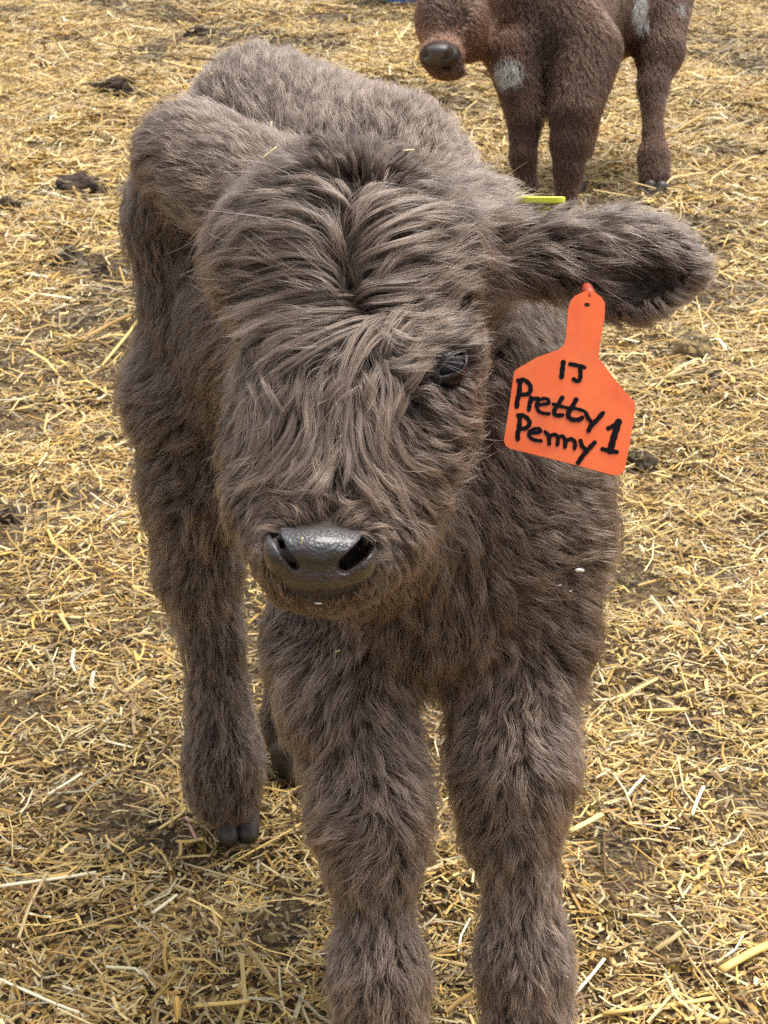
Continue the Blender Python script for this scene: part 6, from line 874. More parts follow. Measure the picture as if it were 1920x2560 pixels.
FAR_FLOW=[
(0.1461,4.0683,0.5244,-0.3296,0.5967,0.7317,-0.1303,-0.7963,0.5907,0.024,0.008,0.75,0.1,1.35),
(0.1913,4.0834,0.5333,0.6192,0.6619,0.4224,0.3446,-0.7125,0.6112,0.024,0.008,0.75,0.1,1.35),
(0.1684,4.059,0.5094,-0.6966,0.2432,0.6749,0.1924,-0.843,0.5024,0.024,0.008,0.75,0.1,1.35),
(0.1294,4.069,0.5189,-0.9068,0.4215,0.0096,-0.3459,-0.7567,0.5548,0.024,0.008,0.75,0.1,1.35),
(0.1072,4.0603,0.4822,-0.6036,0.1715,-0.7787,-0.7013,-0.5789,0.4161,0.011,0.003,0.2,0.95,2.4),
(0.1232,4.0264,0.4675,0.0643,0.8972,0.4369,-0.3645,-0.3864,0.8473,0.011,0.003,0.2,0.95,2.4),
(0.1622,4.0225,0.4659,-0.0414,0.8775,0.4779,0.362,-0.4326,0.8257,0.011,0.003,0.2,0.95,2.4),
(0.1913,4.0481,0.4568,0.5809,0.5733,-0.5778,0.7782,-0.5994,0.1877,0.011,0.003,0.2,0.95,2.4),
(0.2101,4.0757,0.4307,0.8187,0.5726,0.0429,0.5096,-0.6903,-0.5136,0.011,0.003,0.2,0.95,2.4),
(0.1461,4.0026,0.382,0.1724,0.754,-0.6339,-0.0469,-0.6365,-0.7698,0.008,0.0025,0.2,0.4,1.2),
(0.1741,4.0041,0.3839,0.2523,0.7556,-0.6044,0.2223,-0.6532,-0.7238,0.008,0.0025,0.2,0.4,1.2),
(0.1236,4.0036,0.3873,0.1959,0.627,-0.754,-0.3801,-0.6603,-0.6478,0.008,0.0025,0.2,0.4,1.2),
(0.2199,4.0701,0.4808,0.7127,0.3751,-0.5927,0.5407,-0.8321,0.1236,0.016,0.005,0.3,0.85,1.5),
(0.2317,4.0937,0.5103,0.5719,0.159,-0.8047,0.7346,-0.5358,0.4162,0.016,0.005,0.3,0.85,1.5),
(0.2224,4.0913,0.4228,0.2808,0.7727,-0.5693,0.5379,-0.6179,-0.5734,0.016,0.005,0.3,0.85,1.5),
(0.2668,4.1871,0.4645,0.2561,-0.327,-0.9097,0.8142,-0.4344,0.3853,0.02,0.006,0.3,0.75,1.25),
(0.295,4.1576,0.4239,0.2233,-0.3119,-0.9235,-0.2472,-0.9346,0.2559,0.02,0.006,0.3,0.75,1.25),
(0.2785,4.1602,0.401,0.1732,-0.1234,-0.9771,-0.4763,-0.8789,0.0266,0.02,0.006,0.3,0.75,1.25),
(0.2852,4.2215,0.5046,-0.3423,-0.0829,-0.9359,0.8222,-0.5086,-0.2556,0.02,0.006,0.3,0.75,1.25),
(0.3724,4.204,0.4621,0.1217,-0.6813,-0.7218,0.0493,-0.7222,0.6899,0.026,0.009,0.45,0.35,0.42),  # brisket samples darkened, its shadow painted into the coat
(0.384,4.1742,0.3988,-0.0524,-0.3459,-0.9368,0.5676,-0.7821,0.2571,0.026,0.009,0.45,0.35,0.42),
(0.4044,4.1714,0.3194,-0.462,0.4484,-0.7652,0.2732,-0.7488,-0.6038,0.026,0.009,0.45,0.35,0.42),
(0.421,4.0952,0.3102,-0.1257,-0.4367,-0.8908,-0.9708,-0.1308,0.2012,0.026,0.009,0.45,0.35,0.42),
(0.4186,4.157,0.3676,-0.024,-0.4287,-0.9031,-0.8661,-0.4423,0.2329,0.026,0.009,0.45,0.35,0.42),
(0.429,4.1795,0.4431,-0.005,-0.4241,-0.9056,-0.5,-0.7832,0.3695,0.026,0.009,0.45,0.35,0.42),
(0.5084,4.1849,0.4871,0.3773,-0.797,-0.4716,0.052,-0.4902,0.87,0.027,0.009,0.4,0.45,0.9),
(0.4817,4.1205,0.4184,-0.0886,-0.6583,-0.7475,-0.281,-0.7035,0.6528,0.027,0.009,0.4,0.45,0.9),
(0.54,4.1329,0.4276,0.3001,-0.4232,-0.8549,0.3946,-0.7609,0.5152,0.027,0.009,0.4,0.45,0.9),
(0.5137,4.0729,0.3591,0.3781,-0.4006,-0.8346,0.361,-0.7664,0.5314,0.027,0.009,0.4,0.45,0.9),
(0.467,4.0537,0.34,-0.0799,-0.659,-0.7479,-0.2552,-0.7118,0.6544,0.027,0.009,0.4,0.45,0.9),
(0.5625,4.2446,0.4791,0.5995,-0.4452,-0.6652,0.7287,-0.0402,0.6836,0.027,0.009,0.4,0.45,0.9),
(0.5728,4.1434,0.3811,0.0279,-0.0963,-0.995,0.8685,-0.4905,0.0718,0.027,0.009,0.4,0.45,0.9),
(0.5255,4.052,0.3067,0.318,-0.0058,-0.9481,0.761,-0.5948,0.2589,0.024,0.009,0.45,0.6,1),
(0.5069,4.017,0.2571,0.2494,0.2583,-0.9333,0.6371,-0.7696,-0.0428,0.024,0.009,0.45,0.6,1),
(0.3184,4.1139,0.3182,-0.1775,-0.1983,-0.9639,-0.4707,-0.8431,0.2601,0.015,0.0045,0.25,0.6,0.75),
(0.3335,4.0808,0.2445,0.1136,-0.2172,-0.9695,-0.4692,-0.8719,0.1404,0.015,0.0045,0.25,0.6,0.75),
(0.3474,4.052,0.1814,-0.0011,-0.4275,-0.904,-0.0881,-0.9005,0.4259,0.015,0.0045,0.25,0.6,0.75),
(0.4629,4.0074,0.2758,0.0362,-0.224,-0.9739,-0.173,-0.9612,0.2146,0.016,0.005,0.25,0.4,0.7),
(0.438,3.997,0.2272,-0.1022,-0.4184,-0.9025,-0.491,-0.7678,0.4116,0.016,0.005,0.25,0.4,0.7),
(0.4579,3.9827,0.1849,0.0138,-0.1925,-0.9812,-0.0573,-0.9798,0.1915,0.016,0.005,0.25,0.4,0.7),
(0.4778,3.9877,0.2065,0.1761,-0.0472,-0.9832,0.3288,-0.9387,0.1039,0.016,0.005,0.25,0.4,0.7),
(0.3607,4.0336,0.0926,0.0152,-0.2263,-0.9739,-0.0742,-0.9716,0.2247,0.013,0.004,0.2,0.35,1.2),
(0.4511,3.9652,0.0973,0.0097,-0.3104,-0.9506,-0.0848,-0.9474,0.3085,0.013,0.004,0.2,0.35,1.2),
(0.7511,4.6019,0.4065,0.0404,-0.7634,-0.6446,-0.147,-0.6427,0.7519,0.02,0.0065,0.3,0.25,1.2),
(0.7785,4.6237,0.4281,0.3198,-0.5633,-0.7619,0.1309,-0.7701,0.6243,0.02,0.0065,0.3,0.25,1.2),
(0.7865,4.5645,0.3626,0.4055,-0.256,-0.8775,0.3283,-0.8552,0.4012,0.02,0.0065,0.3,0.25,1.2),
(0.7402,4.5208,0.2955,-0.0201,-0.7009,-0.713,-0.0554,-0.7112,0.7007,0.02,0.006,0.4,0.1,1.35),
(0.7588,4.5081,0.2729,0.1894,-0.3969,-0.8981,0.4615,-0.7714,0.4382,0.02,0.006,0.4,0.1,1.35),
(0.7212,4.5157,0.284,-0.305,-0.5672,-0.765,-0.4399,-0.6286,0.6414,0.02,0.006,0.4,0.1,1.35),
(0.7329,4.4525,0.1961,-0.0242,-0.6125,-0.7901,-0.1027,-0.7847,0.6114,0.012,0.0035,0.2,0.7,1),
(0.7284,4.3987,0.1445,-0.0929,-0.8775,-0.4704,-0.121,-0.459,0.8801,0.012,0.0035,0.2,0.7,1),
(0.7244,4.3514,0.0986,-0.0306,-0.5568,-0.8301,-0.1848,-0.813,0.5522,0.016,0.005,0.25,0.4,1.05),
(0.7226,4.3177,0.0501,0.0577,-0.1768,-0.9825,-0.2188,-0.9625,0.1604,0.016,0.005,0.25,0.4,1.05),
(0.7523,4.3346,0.0712,0.3382,-0.462,-0.8198,0.5144,-0.6388,0.5722,0.016,0.005,0.25,0.4,1.05)]

FAR_WHITE=[
(0.3068,4.1352,0.3666,0.0422,1),
(0.6956,4.5703,0.4656,0.0398,1),
(0.7114,4.5973,0.4194,0.0258,1),
(0.8215,4.664,0.4536,0.0187,0.5)]

FAR_EYES=[
(0.1007,4.2027,0.5522),
(0.236,4.1687,0.5701)]

STRAWS=[
(0.1981,1.4285,0.2363,1.4598,0.0065,0),
(0.319,1.6923,0.3625,1.6752,0.007,1),
(0.3543,1.5057,0.3328,1.4547,0.004,2),
(0.3712,1.2471,0.3159,1.2004,0.009,1),
(0.2023,1.1692,0.3041,1.172,0.005,1),
(0.1776,1.1941,0.2116,1.2356,0.0035,2),
(-0.4049,1.3593,-0.2999,1.378,0.0046,2),
(-0.1732,1.1685,-0.1243,1.1677,0.005,1),
(-0.3694,1.2186,-0.2779,1.1537,0.0032,2),
(-0.2323,1.3116,-0.2128,1.3488,0.004,2),
(-0.3744,1.5111,-0.345,1.5585,0.004,2),
(-0.7596,3.447,-0.6826,3.4163,0.009,2),
(-0.8348,3.6263,-0.7668,3.5783,0.009,2),
(-0.5418,2.9408,-0.5016,3.1733,0.006,1),
(-0.2156,1.4706,-0.1998,1.4329,0.004,3),
(-0.1611,1.4073,-0.089,1.4572,0.003,1)]

CLODS=[
(-0.9833,5.9953,0.0808,0.0518,0.05),
(-0.8503,4.4672,0.0617,0.0452,0.045),
(-0.7428,3.7272,0.035,0.0337,0.04),
(-0.6423,3.6299,0.0363,0.0235,0.025),
(-0.8076,7.3397,0.0609,0.0536,0.05),
(0.1638,5.7942,0.0685,0.0646,0.06),
(-0.5656,2.2358,0.0296,0.0279,0.035),
(0.609,3.0156,0.0436,0.044,0.04),
(-0.9898,4.1916,0.0388,0.0427,0.04),
(0.4296,2.5342,0.0313,0.031,0.03),
(1.1798,7.4797,0.0496,0.0455,0.04),
(-0.109,1.2719,0.0155,0.016,0.018)]

BARE=[
(-1.0753,4.8983,0.0699),
(-0.9282,6.6727,0.1115),
(-1.0143,5.1009,0.0652),
(-0.6244,3.431,0.0508),
(1.0208,4.8983,0.0699),
(1.3765,6.3961,0.0893),
(1.3204,7.0997,0.0788),
(0.3532,2.2358,0.0282),
(-0.7234,3.2348,0.0579),
(-0.6364,2.7026,0.0413),
(-0.4728,2.3214,0.0364),
(-0.4451,1.7459,0.0347),
(-0.2966,1.4893,0.0307),
(-0.2361,1.455,0.0251),
(-0.3143,1.3,0.0278),
(-0.0985,1.3289,0.0235),
(0.0656,1.455,0.0251),
(0.3599,2.0358,0.0392),
(0.4886,2.0941,0.0401),
(0.3768,1.6197,0.0382),
(0.3961,1.4981,0.0308),
(0.2442,1.3978,0.0293),
(0.2814,1.265,0.0317),
(0.0753,1.2183,0.0265),
(-0.5897,3.7272,0.0328),
(-0.6423,7.5084,0.083),
(-0.2788,7.8062,0.0861),
(0.3765,3.431,0.0305),
(0.5919,4.0719,0.0473)]

FLECKS=[
(0.1491,1.1975,0.4555,0.6047,-0.7961,0.0255,0.7548,0.5625,-0.3373,0.0115,0),
(0.1314,1.1846,0.4497,0.6117,-0.7898,-0.0458,0.7911,0.6107,0.0354,0.0038,0),
(0.1421,1.1933,0.441,0.5866,-0.8034,-0.1019,0.8099,0.582,0.0738,0.0034,0),
(-0.0361,1.1435,0.4039,-0.0339,-0.8898,0.4551,0.9393,0.1273,0.3188,0.0041,1),
(-0.1657,1.6666,0.759,-0.6439,-0.4655,0.6072,0.739,-0.5838,0.3362,0.0206,1),
(-0.0914,1.5346,0.7341,-0.7565,-0.5074,0.4127,0.1966,0.4255,0.8834,0.0201,1),
(-0.0732,1.146,0.7863,-0.4147,0.0786,0.9066,0.9007,0.177,0.3967,0.0132,1),
(0.0817,1.2114,0.6778,0.8775,-0.3595,0.3174,0.4096,0.2176,-0.886,0.0039,1),
(-0.0516,0.9334,0.6012,-0.2921,-0.5863,0.7556,0.5245,0.5625,0.6391,0.0033,1),
(-0.0429,0.9399,0.555,-0.0234,-0.8407,-0.541,0.9997,-0.0197,-0.0127,0.0055,0),
(-0.1936,1.4712,0.2099,-0.5005,-0.8594,0.1043,0.0006,0.1201,0.9928,0.0212,1),
(0.0106,1.1381,0.7897,0.3497,-0.0034,0.9368,0.8919,0.3072,-0.3318,0.0072,1)]

BLUE=[
(0.0352,8.2626,0)]


# ------------------------------------------------------------------ helpers
def unit(a):
    return a / (np.linalg.norm(a, axis=-1, keepdims=True) + 1e-12)

def tag(o, label=None, cat=None, group=None, kind=None):
    if label: o['label'] = label
    if cat: o['category'] = cat
    if group: o['group'] = group
    if kind: o['kind'] = kind
    return o

def empty(name, loc):
    o = bpy.data.objects.new(name, None)
    o.location = loc
    o.empty_display_size = 0.05
    COL.objects.link(o)
    return o

def link(name, me, mat, parent=None):
    o = bpy.data.objects.new(name, me)
    if mat: me.materials.append(mat)
    COL.objects.link(o)
    if parent is not None:
        o.parent = parent
        o.matrix_parent_inverse = Matrix.Translation(-Vector(parent.location))
    return o

def mesh_np(name, V, loops, starts, totals, smooth=True):
    me = bpy.data.meshes.new(name)
    me.vertices.add(len(V)); me.vertices.foreach_set('co', np.asarray(V, np.float32).ravel())
    me.loops.add(len(loops)); me.loops.foreach_set('vertex_index', np.asarray(loops, np.int32))
    me.polygons.add(len(starts)); me.polygons.foreach_set('loop_start', np.asarray(starts, np.int32))
    me.polygons.foreach_set('loop_total', np.asarray(totals, np.int32))
    me.update(calc_edges=True)
    if smooth: me.polygons.foreach_set('use_smooth', np.ones(len(starts), bool))
    return me

def mesh_quads(name, V, Q, smooth=True):
    Q = np.asarray(Q)
    k = Q.shape[1]
    return mesh_np(name, V, Q.ravel(), np.arange(len(Q)) * k, np.full(len(Q), k), smooth)

def sdf(prims, p):
    d = np.full(len(p), 9.0, np.float32)
    p = p.astype(np.float32)
    for q in prims:
        k = q[1]
        if q[0] == 'c':
            a = np.array(q[2:5], np.float32); b = np.array(q[6:9], np.float32); ra = q[5]; rb = q[9]
            ab = b - a
            t = np.clip(((p - a) @ ab) / float(ab @ ab), 0, 1)
            e = np.linalg.norm(p - a - t[:, None] * ab, axis=1) - (ra + (rb - ra) * t)
        else:
            M = np.array(q[5:14], np.float32).reshape(3, 3)
            x = (p - np.array(q[2:5], np.float32)) @ M.T
            n = np.linalg.norm(x, axis=1) + 1e-9
            gr = np.linalg.norm((x / n[:, None]) @ M, axis=1)
            e = (n - 1) / gr
        if q[0] == 's':
            e = -e; h = np.clip(k - np.abs(d - e), 0, None) / k; d = np.maximum(d, e) + h * h * k / 4
        else:
            h = np.clip(k - np.abs(d - e), 0, None) / k; d = np.minimum(d, e) - h * h * k / 4
    return d

def bounds(prims, pad):
    lo = np.full(3, 9e9); hi = -lo
    for q in prims:
        if q[0] == 'c':
            for c, r in ((q[2:5], q[5]), (q[6:9], q[9])):
                lo = np.minimum(lo, np.array(c) - r); hi = np.maximum(hi, np.array(c) + r)
        elif q[0] == 'e':
            M = np.linalg.inv(np.array(q[5:14]).reshape(3, 3)); ext = np.linalg.norm(M, axis=1)
            lo = np.minimum(lo, np.array(q[2:5]) - ext); hi = np.maximum(hi, np.array(q[2:5]) + ext)
    return lo - pad, hi + pad

class Field:
    """distance grid of a set of primitives, with its surface"""
    def __init__(self, prims, vox, floor=None):
        lo, hi = bounds(prims, vox * 3 + .012)
        self.lo, self.vox = lo, vox
        n = np.ceil((hi - lo) / vox).astype(int) + 1
        self.n = n
        ax = [lo[i] + np.arange(n[i]) * vox for i in range(3)]
        P = np.stack(np.meshgrid(*ax, indexing='ij'), -1).reshape(-1, 3)
        f = np.concatenate([sdf(prims, c) for c in np.array_split(P, max(1, len(P) // 400000))])
        if floor is not None: f = np.maximum(f, floor - P[:, 2])
        self.f = f.reshape(n)
    def __call__(self, p):
        q = (p - self.lo) / self.vox
        q = np.clip(q, 0, self.n - 1.001)
        i = q.astype(int); t = q - i
        f = self.f; r = 0
        for dx in (0, 1):
            for dy in (0, 1):
                for dz in (0, 1):
                    w = (t[:, 0] if dx else 1 - t[:, 0]) * (t[:, 1] if dy else 1 - t[:, 1]) * (t[:, 2] if dz else 1 - t[:, 2])
                    r = r + w * f[i[:, 0] + dx, i[:, 1] + dy, i[:, 2] + dz]
        return r
    def normal(self, p):
        e = self.vox * .9
        return unit(np.stack([self(p + e * v) - self(p - e * v) for v in np.eye(3)], -1))
    def surface(self):
        f = self.f; n = self.n
        s = f < 0
        acc = np.zeros(tuple(n - 1) + (3,)); cnt = np.zeros(tuple(n - 1))
        sl = lambda a, o: a[o[0]:n[0] - 1 + o[0], o[1]:n[1] - 1 + o[1], o[2]:n[2] - 1 + o[2]]
        for ax in range(3):
            o2 = [(a, b) for a in (0, 1) for b in (0, 1)]
            for a, b in o2:
                o0 = [0, 0, 0]; k = [j for j in range(3) if j != ax]
                o0[k[0]], o0[k[1]] = a, b
                o1 = list(o0); o1[ax] = 1
                f0, f1 = sl(f, o0), sl(f, o1)
                cr = (f0 < 0) != (f1 < 0)
                t = np.where(cr, f0 / np.where(cr, f0 - f1, 1), 0)
                v = np.array(o0, float)[None, None, None, :] + np.zeros(cr.shape + (1,))
                v = np.repeat(v, 1, -1) if v.shape[-1] == 3 else v
                v[..., ax] += t
                acc += np.where(cr[..., None], v, 0); cnt += cr
        act = cnt > 0
        idx = np.full(act.shape, -1); idx[act] = np.arange(act.sum())
        cell = np.argwhere(act)
        V = self.lo + (cell + acc[act] / cnt[act][:, None]) * self.vox
        quads = []
        for ax in range(3):
            k = [(1, 2), (2, 0), (0, 1)][ax]
            f0 = s[tuple(slice(0, n[j] - 1) if j == ax else slice(1, n[j] - 1) for j in range(3))]
            f1 = s[tuple(slice(1, n[j]) if j == ax else slice(1, n[j] - 1) for j in range(3))]
            for flip in (0, 1):
                c = np.argwhere((f0 & ~f1) if not flip else (~f0 & f1))
                if not len(c): continue
                base = c.copy()
                for j in range(3):
                    if j != ax: base[:, j] += 1
                def at(a, b):
                    q = base.copy(); q[:, k[0]] -= a; q[:, k[1]] -= b
                    return idx[q[:, 0], q[:, 1], q[:, 2]]
                q4 = np.stack([at(1, 1), at(0, 1), at(0, 0), at(1, 0)], -1)
                quads.append(q4[:, ::-1] if flip else q4)
        return V, np.concatenate(quads)

def sdf_object(name, prims, vox, mat, parent, floor=None, field=None):
    F = field or Field(prims, vox, floor)
    V, Q = F.surface()
    return link(name, mesh_quads(name, V, Q), mat, parent), F, V, Q

def waves(p, seed, scale, n=5):
    """smooth vector noise made of a few sine waves"""
    r = np.random.RandomState(seed)
    out = np.zeros_like(p)
    for i in range(n):
        k = r.normal(size=(3, 3)) * (6.0 / scale) * r.uniform(.5, 1.3)
        out += np.sin(p @ k + r.uniform(0, 6.28, 3)) / n
    return out * 1.6

def vnoise(x, y, seed):
    """value noise on a hashed lattice, 0..1"""
    xi = np.floor(x).astype(np.int64); yi = np.floor(y).astype(np.int64)
    fx = x - xi; fy = y - yi
    fx = fx * fx * (3 - 2 * fx); fy = fy * fy * (3 - 2 * fy)
    def h(a, b):
        v = np.sin(a * 127.1 + b * 311.7 + seed * 74.7) * 43758.5453
        return v - np.floor(v)
    return (h(xi, yi) * (1 - fx) + h(xi + 1, yi) * fx) * (1 - fy) + (h(xi, yi + 1) * (1 - fx) + h(xi + 1, yi + 1) * fx) * fy

# ------------------------------------------------------------------ materials
def mat(name, color=(.5, .5, .5), rough=.6, **kw):
    m = bpy.data.materials.new(name)
    m.use_nodes = True
    b = m.node_tree.nodes['Principled BSDF']
    b.inputs['Base Color'].default_value = (*color, 1)
    b.inputs['Roughness'].default_value = rough
    for k, v in kw.items(): b.inputs[k].default_value = v
    return m

def nodes(m):
    return m.node_tree.nodes, m.node_tree.links, m.node_tree.nodes['Principled BSDF']

def add_noise_color(m, c1, c2, scale, detail=6, bump=0.0, dist=.004, lo=.35, hi=.65):
    n, l, b = nodes(m)
    tc = n.new('ShaderNodeTexCoord')
    t = n.new('ShaderNodeTexNoise'); t.inputs['Scale'].default_value = scale; t.inputs['Detail'].default_value = detail
    l.new(tc.outputs['Object'], t.inputs['Vector'])
    r = n.new('ShaderNodeValToRGB')
    r.color_ramp.elements[0].position = lo; r.color_ramp.elements[1].position = hi
    r.color_ramp.elements[0].color = (*c1, 1); r.color_ramp.elements[1].color = (*c2, 1)
    l.new(t.outputs['Fac'], r.inputs[0]); l.new(r.outputs[0], b.inputs['Base Color'])
    if bump:
        bp = n.new('ShaderNodeBump'); bp.inputs['Strength'].default_value = bump; bp.inputs['Distance'].default_value = dist
        l.new(t.outputs['Fac'], bp.inputs['Height']); l.new(bp.outputs[0], b.inputs['Normal'])
    return m

def hair_material(name, rough=.34):
    m = bpy.data.materials.new(name)
    m.use_nodes = True
    n = m.node_tree.nodes; l = m.node_tree.links
    n.clear()
    out = n.new('ShaderNodeOutputMaterial')
    h = n.new('ShaderNodeBsdfHairPrincipled')
    h.parametrization = 'COLOR'
    h.inputs['Roughness'].default_value = rough
    h.inputs['Radial Roughness'].default_value = .6
    a = n.new('ShaderNodeAttribute'); a.attribute_name = 'tint'
    info = n.new('ShaderNodeHairInfo')
    ramp = n.new('ShaderNodeValToRGB')                 # roots darker than the bleached tips, deepened to paint shade between locks
    ramp.color_ramp.elements[0].position = 0.0; ramp.color_ramp.elements[0].color = (.16, .13, .11, 1)
    ramp.color_ramp.elements[1].position = .72; ramp.color_ramp.elements[1].color = (1, 1, 1, 1)
    mx = n.new('ShaderNodeMixRGB'); mx.blend_type = 'MULTIPLY'; mx.inputs[0].default_value = 1
    l.new(info.outputs['Intercept'], ramp.inputs[0])
    l.new(a.outputs['Color'], mx.inputs[1]); l.new(ramp.outputs[0], mx.inputs[2])
    l.new(mx.outputs[0], h.inputs['Color'])
    df = n.new('ShaderNodeBsdfDiffuse'); l.new(mx.outputs[0], df.inputs['Color'])
    ms = n.new('ShaderNodeMixShader'); ms.inputs[0].default_value = .5
    l.new(h.outputs[0], ms.inputs[1]); l.new(df.outputs[0], ms.inputs[2])
    l.new(ms.outputs[0], out.inputs['Surface'])
    return m

M = {}
M['skin'] = add_noise_color(mat('calf_skin', rough=.8), (.035, .024, .017), (.06, .042, .03), 60)
M['skin_red'] = add_noise_color(mat('brown_calf_skin', rough=.8), (.03, .014, .008), (.05, .024, .014), 60)
M['fur'] = hair_material('taupe_fur')
def nose_material():
    m = mat('wet_nose', rough=.36)
    n, l, b = nodes(m)
    tc = n.new('ShaderNodeTexCoord'); sp = n.new('ShaderNodeSeparateXYZ'); l.new(tc.outputs['Object'], sp.inputs[0])
    nz = n.new('ShaderNodeTexNoise'); nz.inputs['Scale'].default_value = 95; nz.inputs['Detail'].default_value = 9
    l.new(tc.outputs['Object'], nz.inputs['Vector'])
    ad = n.new('ShaderNodeMath'); ad.operation = 'MULTIPLY_ADD'; ad.inputs[1].default_value = .022; l.new(nz.outputs['Fac'], ad.inputs[0]); l.new(sp.outputs['Z'], ad.inputs[2])
    mr = n.new('ShaderNodeMapRange'); mr.inputs['From Min'].default_value = NOSE_LOW; mr.inputs['From Max'].default_value = NOSE_HIGH
    l.new(ad.outputs[0], mr.inputs['Value'])
    r = n.new('ShaderNodeValToRGB')
    e = r.color_ramp.elements
    e[0].position = .0; e[0].color = (.045, .030, .021, 1); e[1].position = 1; e[1].color = (.105, .072, .055, 1)
    for ps, c in ((.32, (.055, .038, .028, 1)), (.45, (.022, .019, .018, 1)), (.58, (.078, .075, .077, 1)), (.8, (.095, .086, .083, 1))):
        q = e.new(ps); q.color = c
    l.new(mr.outputs[0], r.inputs[0]); l.new(r.outputs[0], b.inputs['Base Color'])
    vo_ = n.new('ShaderNodeTexVoronoi'); vo_.inputs['Scale'].default_value = 420; l.new(tc.outputs['Object'], vo_.inputs['Vector'])
    mu = n.new('ShaderNodeMath'); mu.operation = 'MULTIPLY_ADD'; mu.inputs[1].default_value = 2.2; l.new(nz.outputs['Fac'], mu.inputs[0]); l.new(vo_.outputs['Distance'], mu.inputs[2])
    bp = n.new('ShaderNodeBump'); bp.inputs['Strength'].default_value = .5; bp.inputs['Distance'].default_value = .0024
    l.new(mu.outputs[0], bp.inputs['Height']); l.new(bp.outputs[0], b.inputs['Normal'])
    b.inputs['Coat Weight'].default_value = .55; b.inputs['Coat Roughness'].default_value = .09
    rr = n.new('ShaderNodeMapRange'); rr.inputs['To Min'].default_value = .22; rr.inputs['To Max'].default_value = .5
    l.new(nz.outputs['Fac'], rr.inputs['Value']); l.new(rr.outputs[0], b.inputs['Roughness'])
    return m
NOSE_LOW, NOSE_HIGH = .572, .634
M['nose'] = nose_material()
M['nose_far'] = mat('dark_nose', (.058, .050, .049), .5)
M['eye'] = mat('eye_dark', (.006, .005, .006), .10, **{'Specular IOR Level': .22})
M['lid'] = add_noise_color(mat('eyelid_skin', rough=.5), (.012, .010, .010), (.028, .024, .024), 300)
M['hoof'] = add_noise_color(mat('hoof_horn', rough=.45), (.016, .014, .013), (.085, .066, .045), 45, bump=.4)
M['orange'] = add_noise_color(mat('orange_plastic', rough=.42), (.90, .140, .028), (.96, .185, .045), 45, bump=.05, lo=.3, hi=.7)
n, l, b = nodes(M['orange'])
tc = n.new('ShaderNodeTexCoord'); g1 = n.new('ShaderNodeTexNoise'); g1.inputs['Scale'].default_value = 26; g1.inputs['Detail'].default_value = 9; g1.inputs['Distortion'].default_value = 1.2
l.new(tc.outputs['Object'], g1.inputs['Vector'])
gr = n.new('ShaderNodeMapRange'); gr.inputs['From Min'].default_value = .52; gr.inputs['From Max'].default_value = .8; gr.inputs['To Max'].default_value = .5
l.new(g1.outputs['Fac'], gr.inputs['Value'])
gm_ = n.new('ShaderNodeMixRGB'); gm_.inputs[2].default_value = (.50, .085, .035, 1)
src = b.inputs['Base Color'].links[0].from_socket
l.new(gr.outputs[0], gm_.inputs[0]); l.new(src, gm_.inputs[1]); l.new(gm_.outputs[0], b.inputs['Base Color'])
M['stud'] = mat('tag_stud_plastic', (.30, .035, .012), .5)
M['ink'] = mat('black_marker', (.006, .004, .006), .8, **{'Specular IOR Level': .15})
M['yellow'] = mat('yellow_plastic', (.86, .87, .07), .4)
M['blue'] = add_noise_color(mat('blue_plastic', rough=.45), (.06, .22, .62), (.08, .27, .68), 6)
M['spit'] = mat('white_milk_fleck', (.75, .72, .68), .35)

# ------------------------------------------------------------------ ground
def gz(x, y):
    return (vnoise(x * 2.2, y * 2.2, 1) - .5) * .045 + (vnoise(x * 6.5, y * 6.5, 2) - .5) * .030 + (vnoise(x * 19, y * 19, 3) - .5) * .012 - .010

BARE_ALL = list(BARE) + [(c[0], c[1], c[2] * 1.5) for c in CLODS]
BARE_ALL = [(a, b, c * 1.25) for a, b, c in BARE_ALL]
def clod_top(x, y):
    return sum(c[4] * .8 * np.clip(1 - ((x - c[0]) / c[2]) ** 2 - ((y - c[1]) / c[3]) ** 2, 0, 1) ** .5 for c in CLODS)

def patch(x, y):
    """0 bare trampled earth .. 1 deep straw"""
    hole = sum(np.exp(-((x - bx_) ** 2 + ((y - by_) / 1.5) ** 2) / (br_ * br_)) for bx_, by_, br_ in BARE_ALL)
    v = -.27 * np.clip(hole, 0, 1) - .5 * np.clip(clod_top(x, y) * 60, 0, 1) + vnoise(x * 1.7 + 3, y * 1.7, 7) * .45 + vnoise(x * 5.2, y * 5.2 + 9, 8) * .35 + vnoise(x * 14, y * 14, 9) * .2
    return np.clip((v - .34) / .20, 0, 1)

fx = np.linspace(-2.6, 2.6, 210); cx = np.array([3.2, 4.5, 7, 12, 25, 60, 120])
xs = np.concatenate([-cx[::-1], fx, cx])
fy = np.linspace(-.2, 9.4, 385); ys = np.concatenate([[-60, -20, -6, -2, -.8], fy, [10, 11.5, 14, 18, 26, 45, 90, 180]])
GX, GY = np.meshgrid(xs, ys, indexing='ij')
GZ = gz(GX, GY)
V = np.stack([GX, GY, GZ], -1).reshape(-1, 3)
ii = np.arange(len(xs) - 1)[:, None] * len(ys) + np.arange(len(ys) - 1)[None, :]
Q = np.stack([ii, ii + len(ys), ii + len(ys) + 1, ii + 1], -1).reshape(-1, 4)
gm = mat('trampled_ground', rough=.95)
n, l, b = nodes(gm)
tc = n.new('ShaderNodeTexCoord')
t1 = n.new('ShaderNodeTexNoise'); t1.inputs['Scale'].default_value = 9; t1.inputs['Detail'].default_value = 8
t2 = n.new('ShaderNodeTexVoronoi'); t2.inputs['Scale'].default_value = 160
t3 = n.new('ShaderNodeTexNoise'); t3.inputs['Scale'].default_value = 260; t3.inputs['Detail'].default_value = 3
for t in (t1, t2, t3): l.new(tc.outputs['Object'], t.inputs['Vector'])
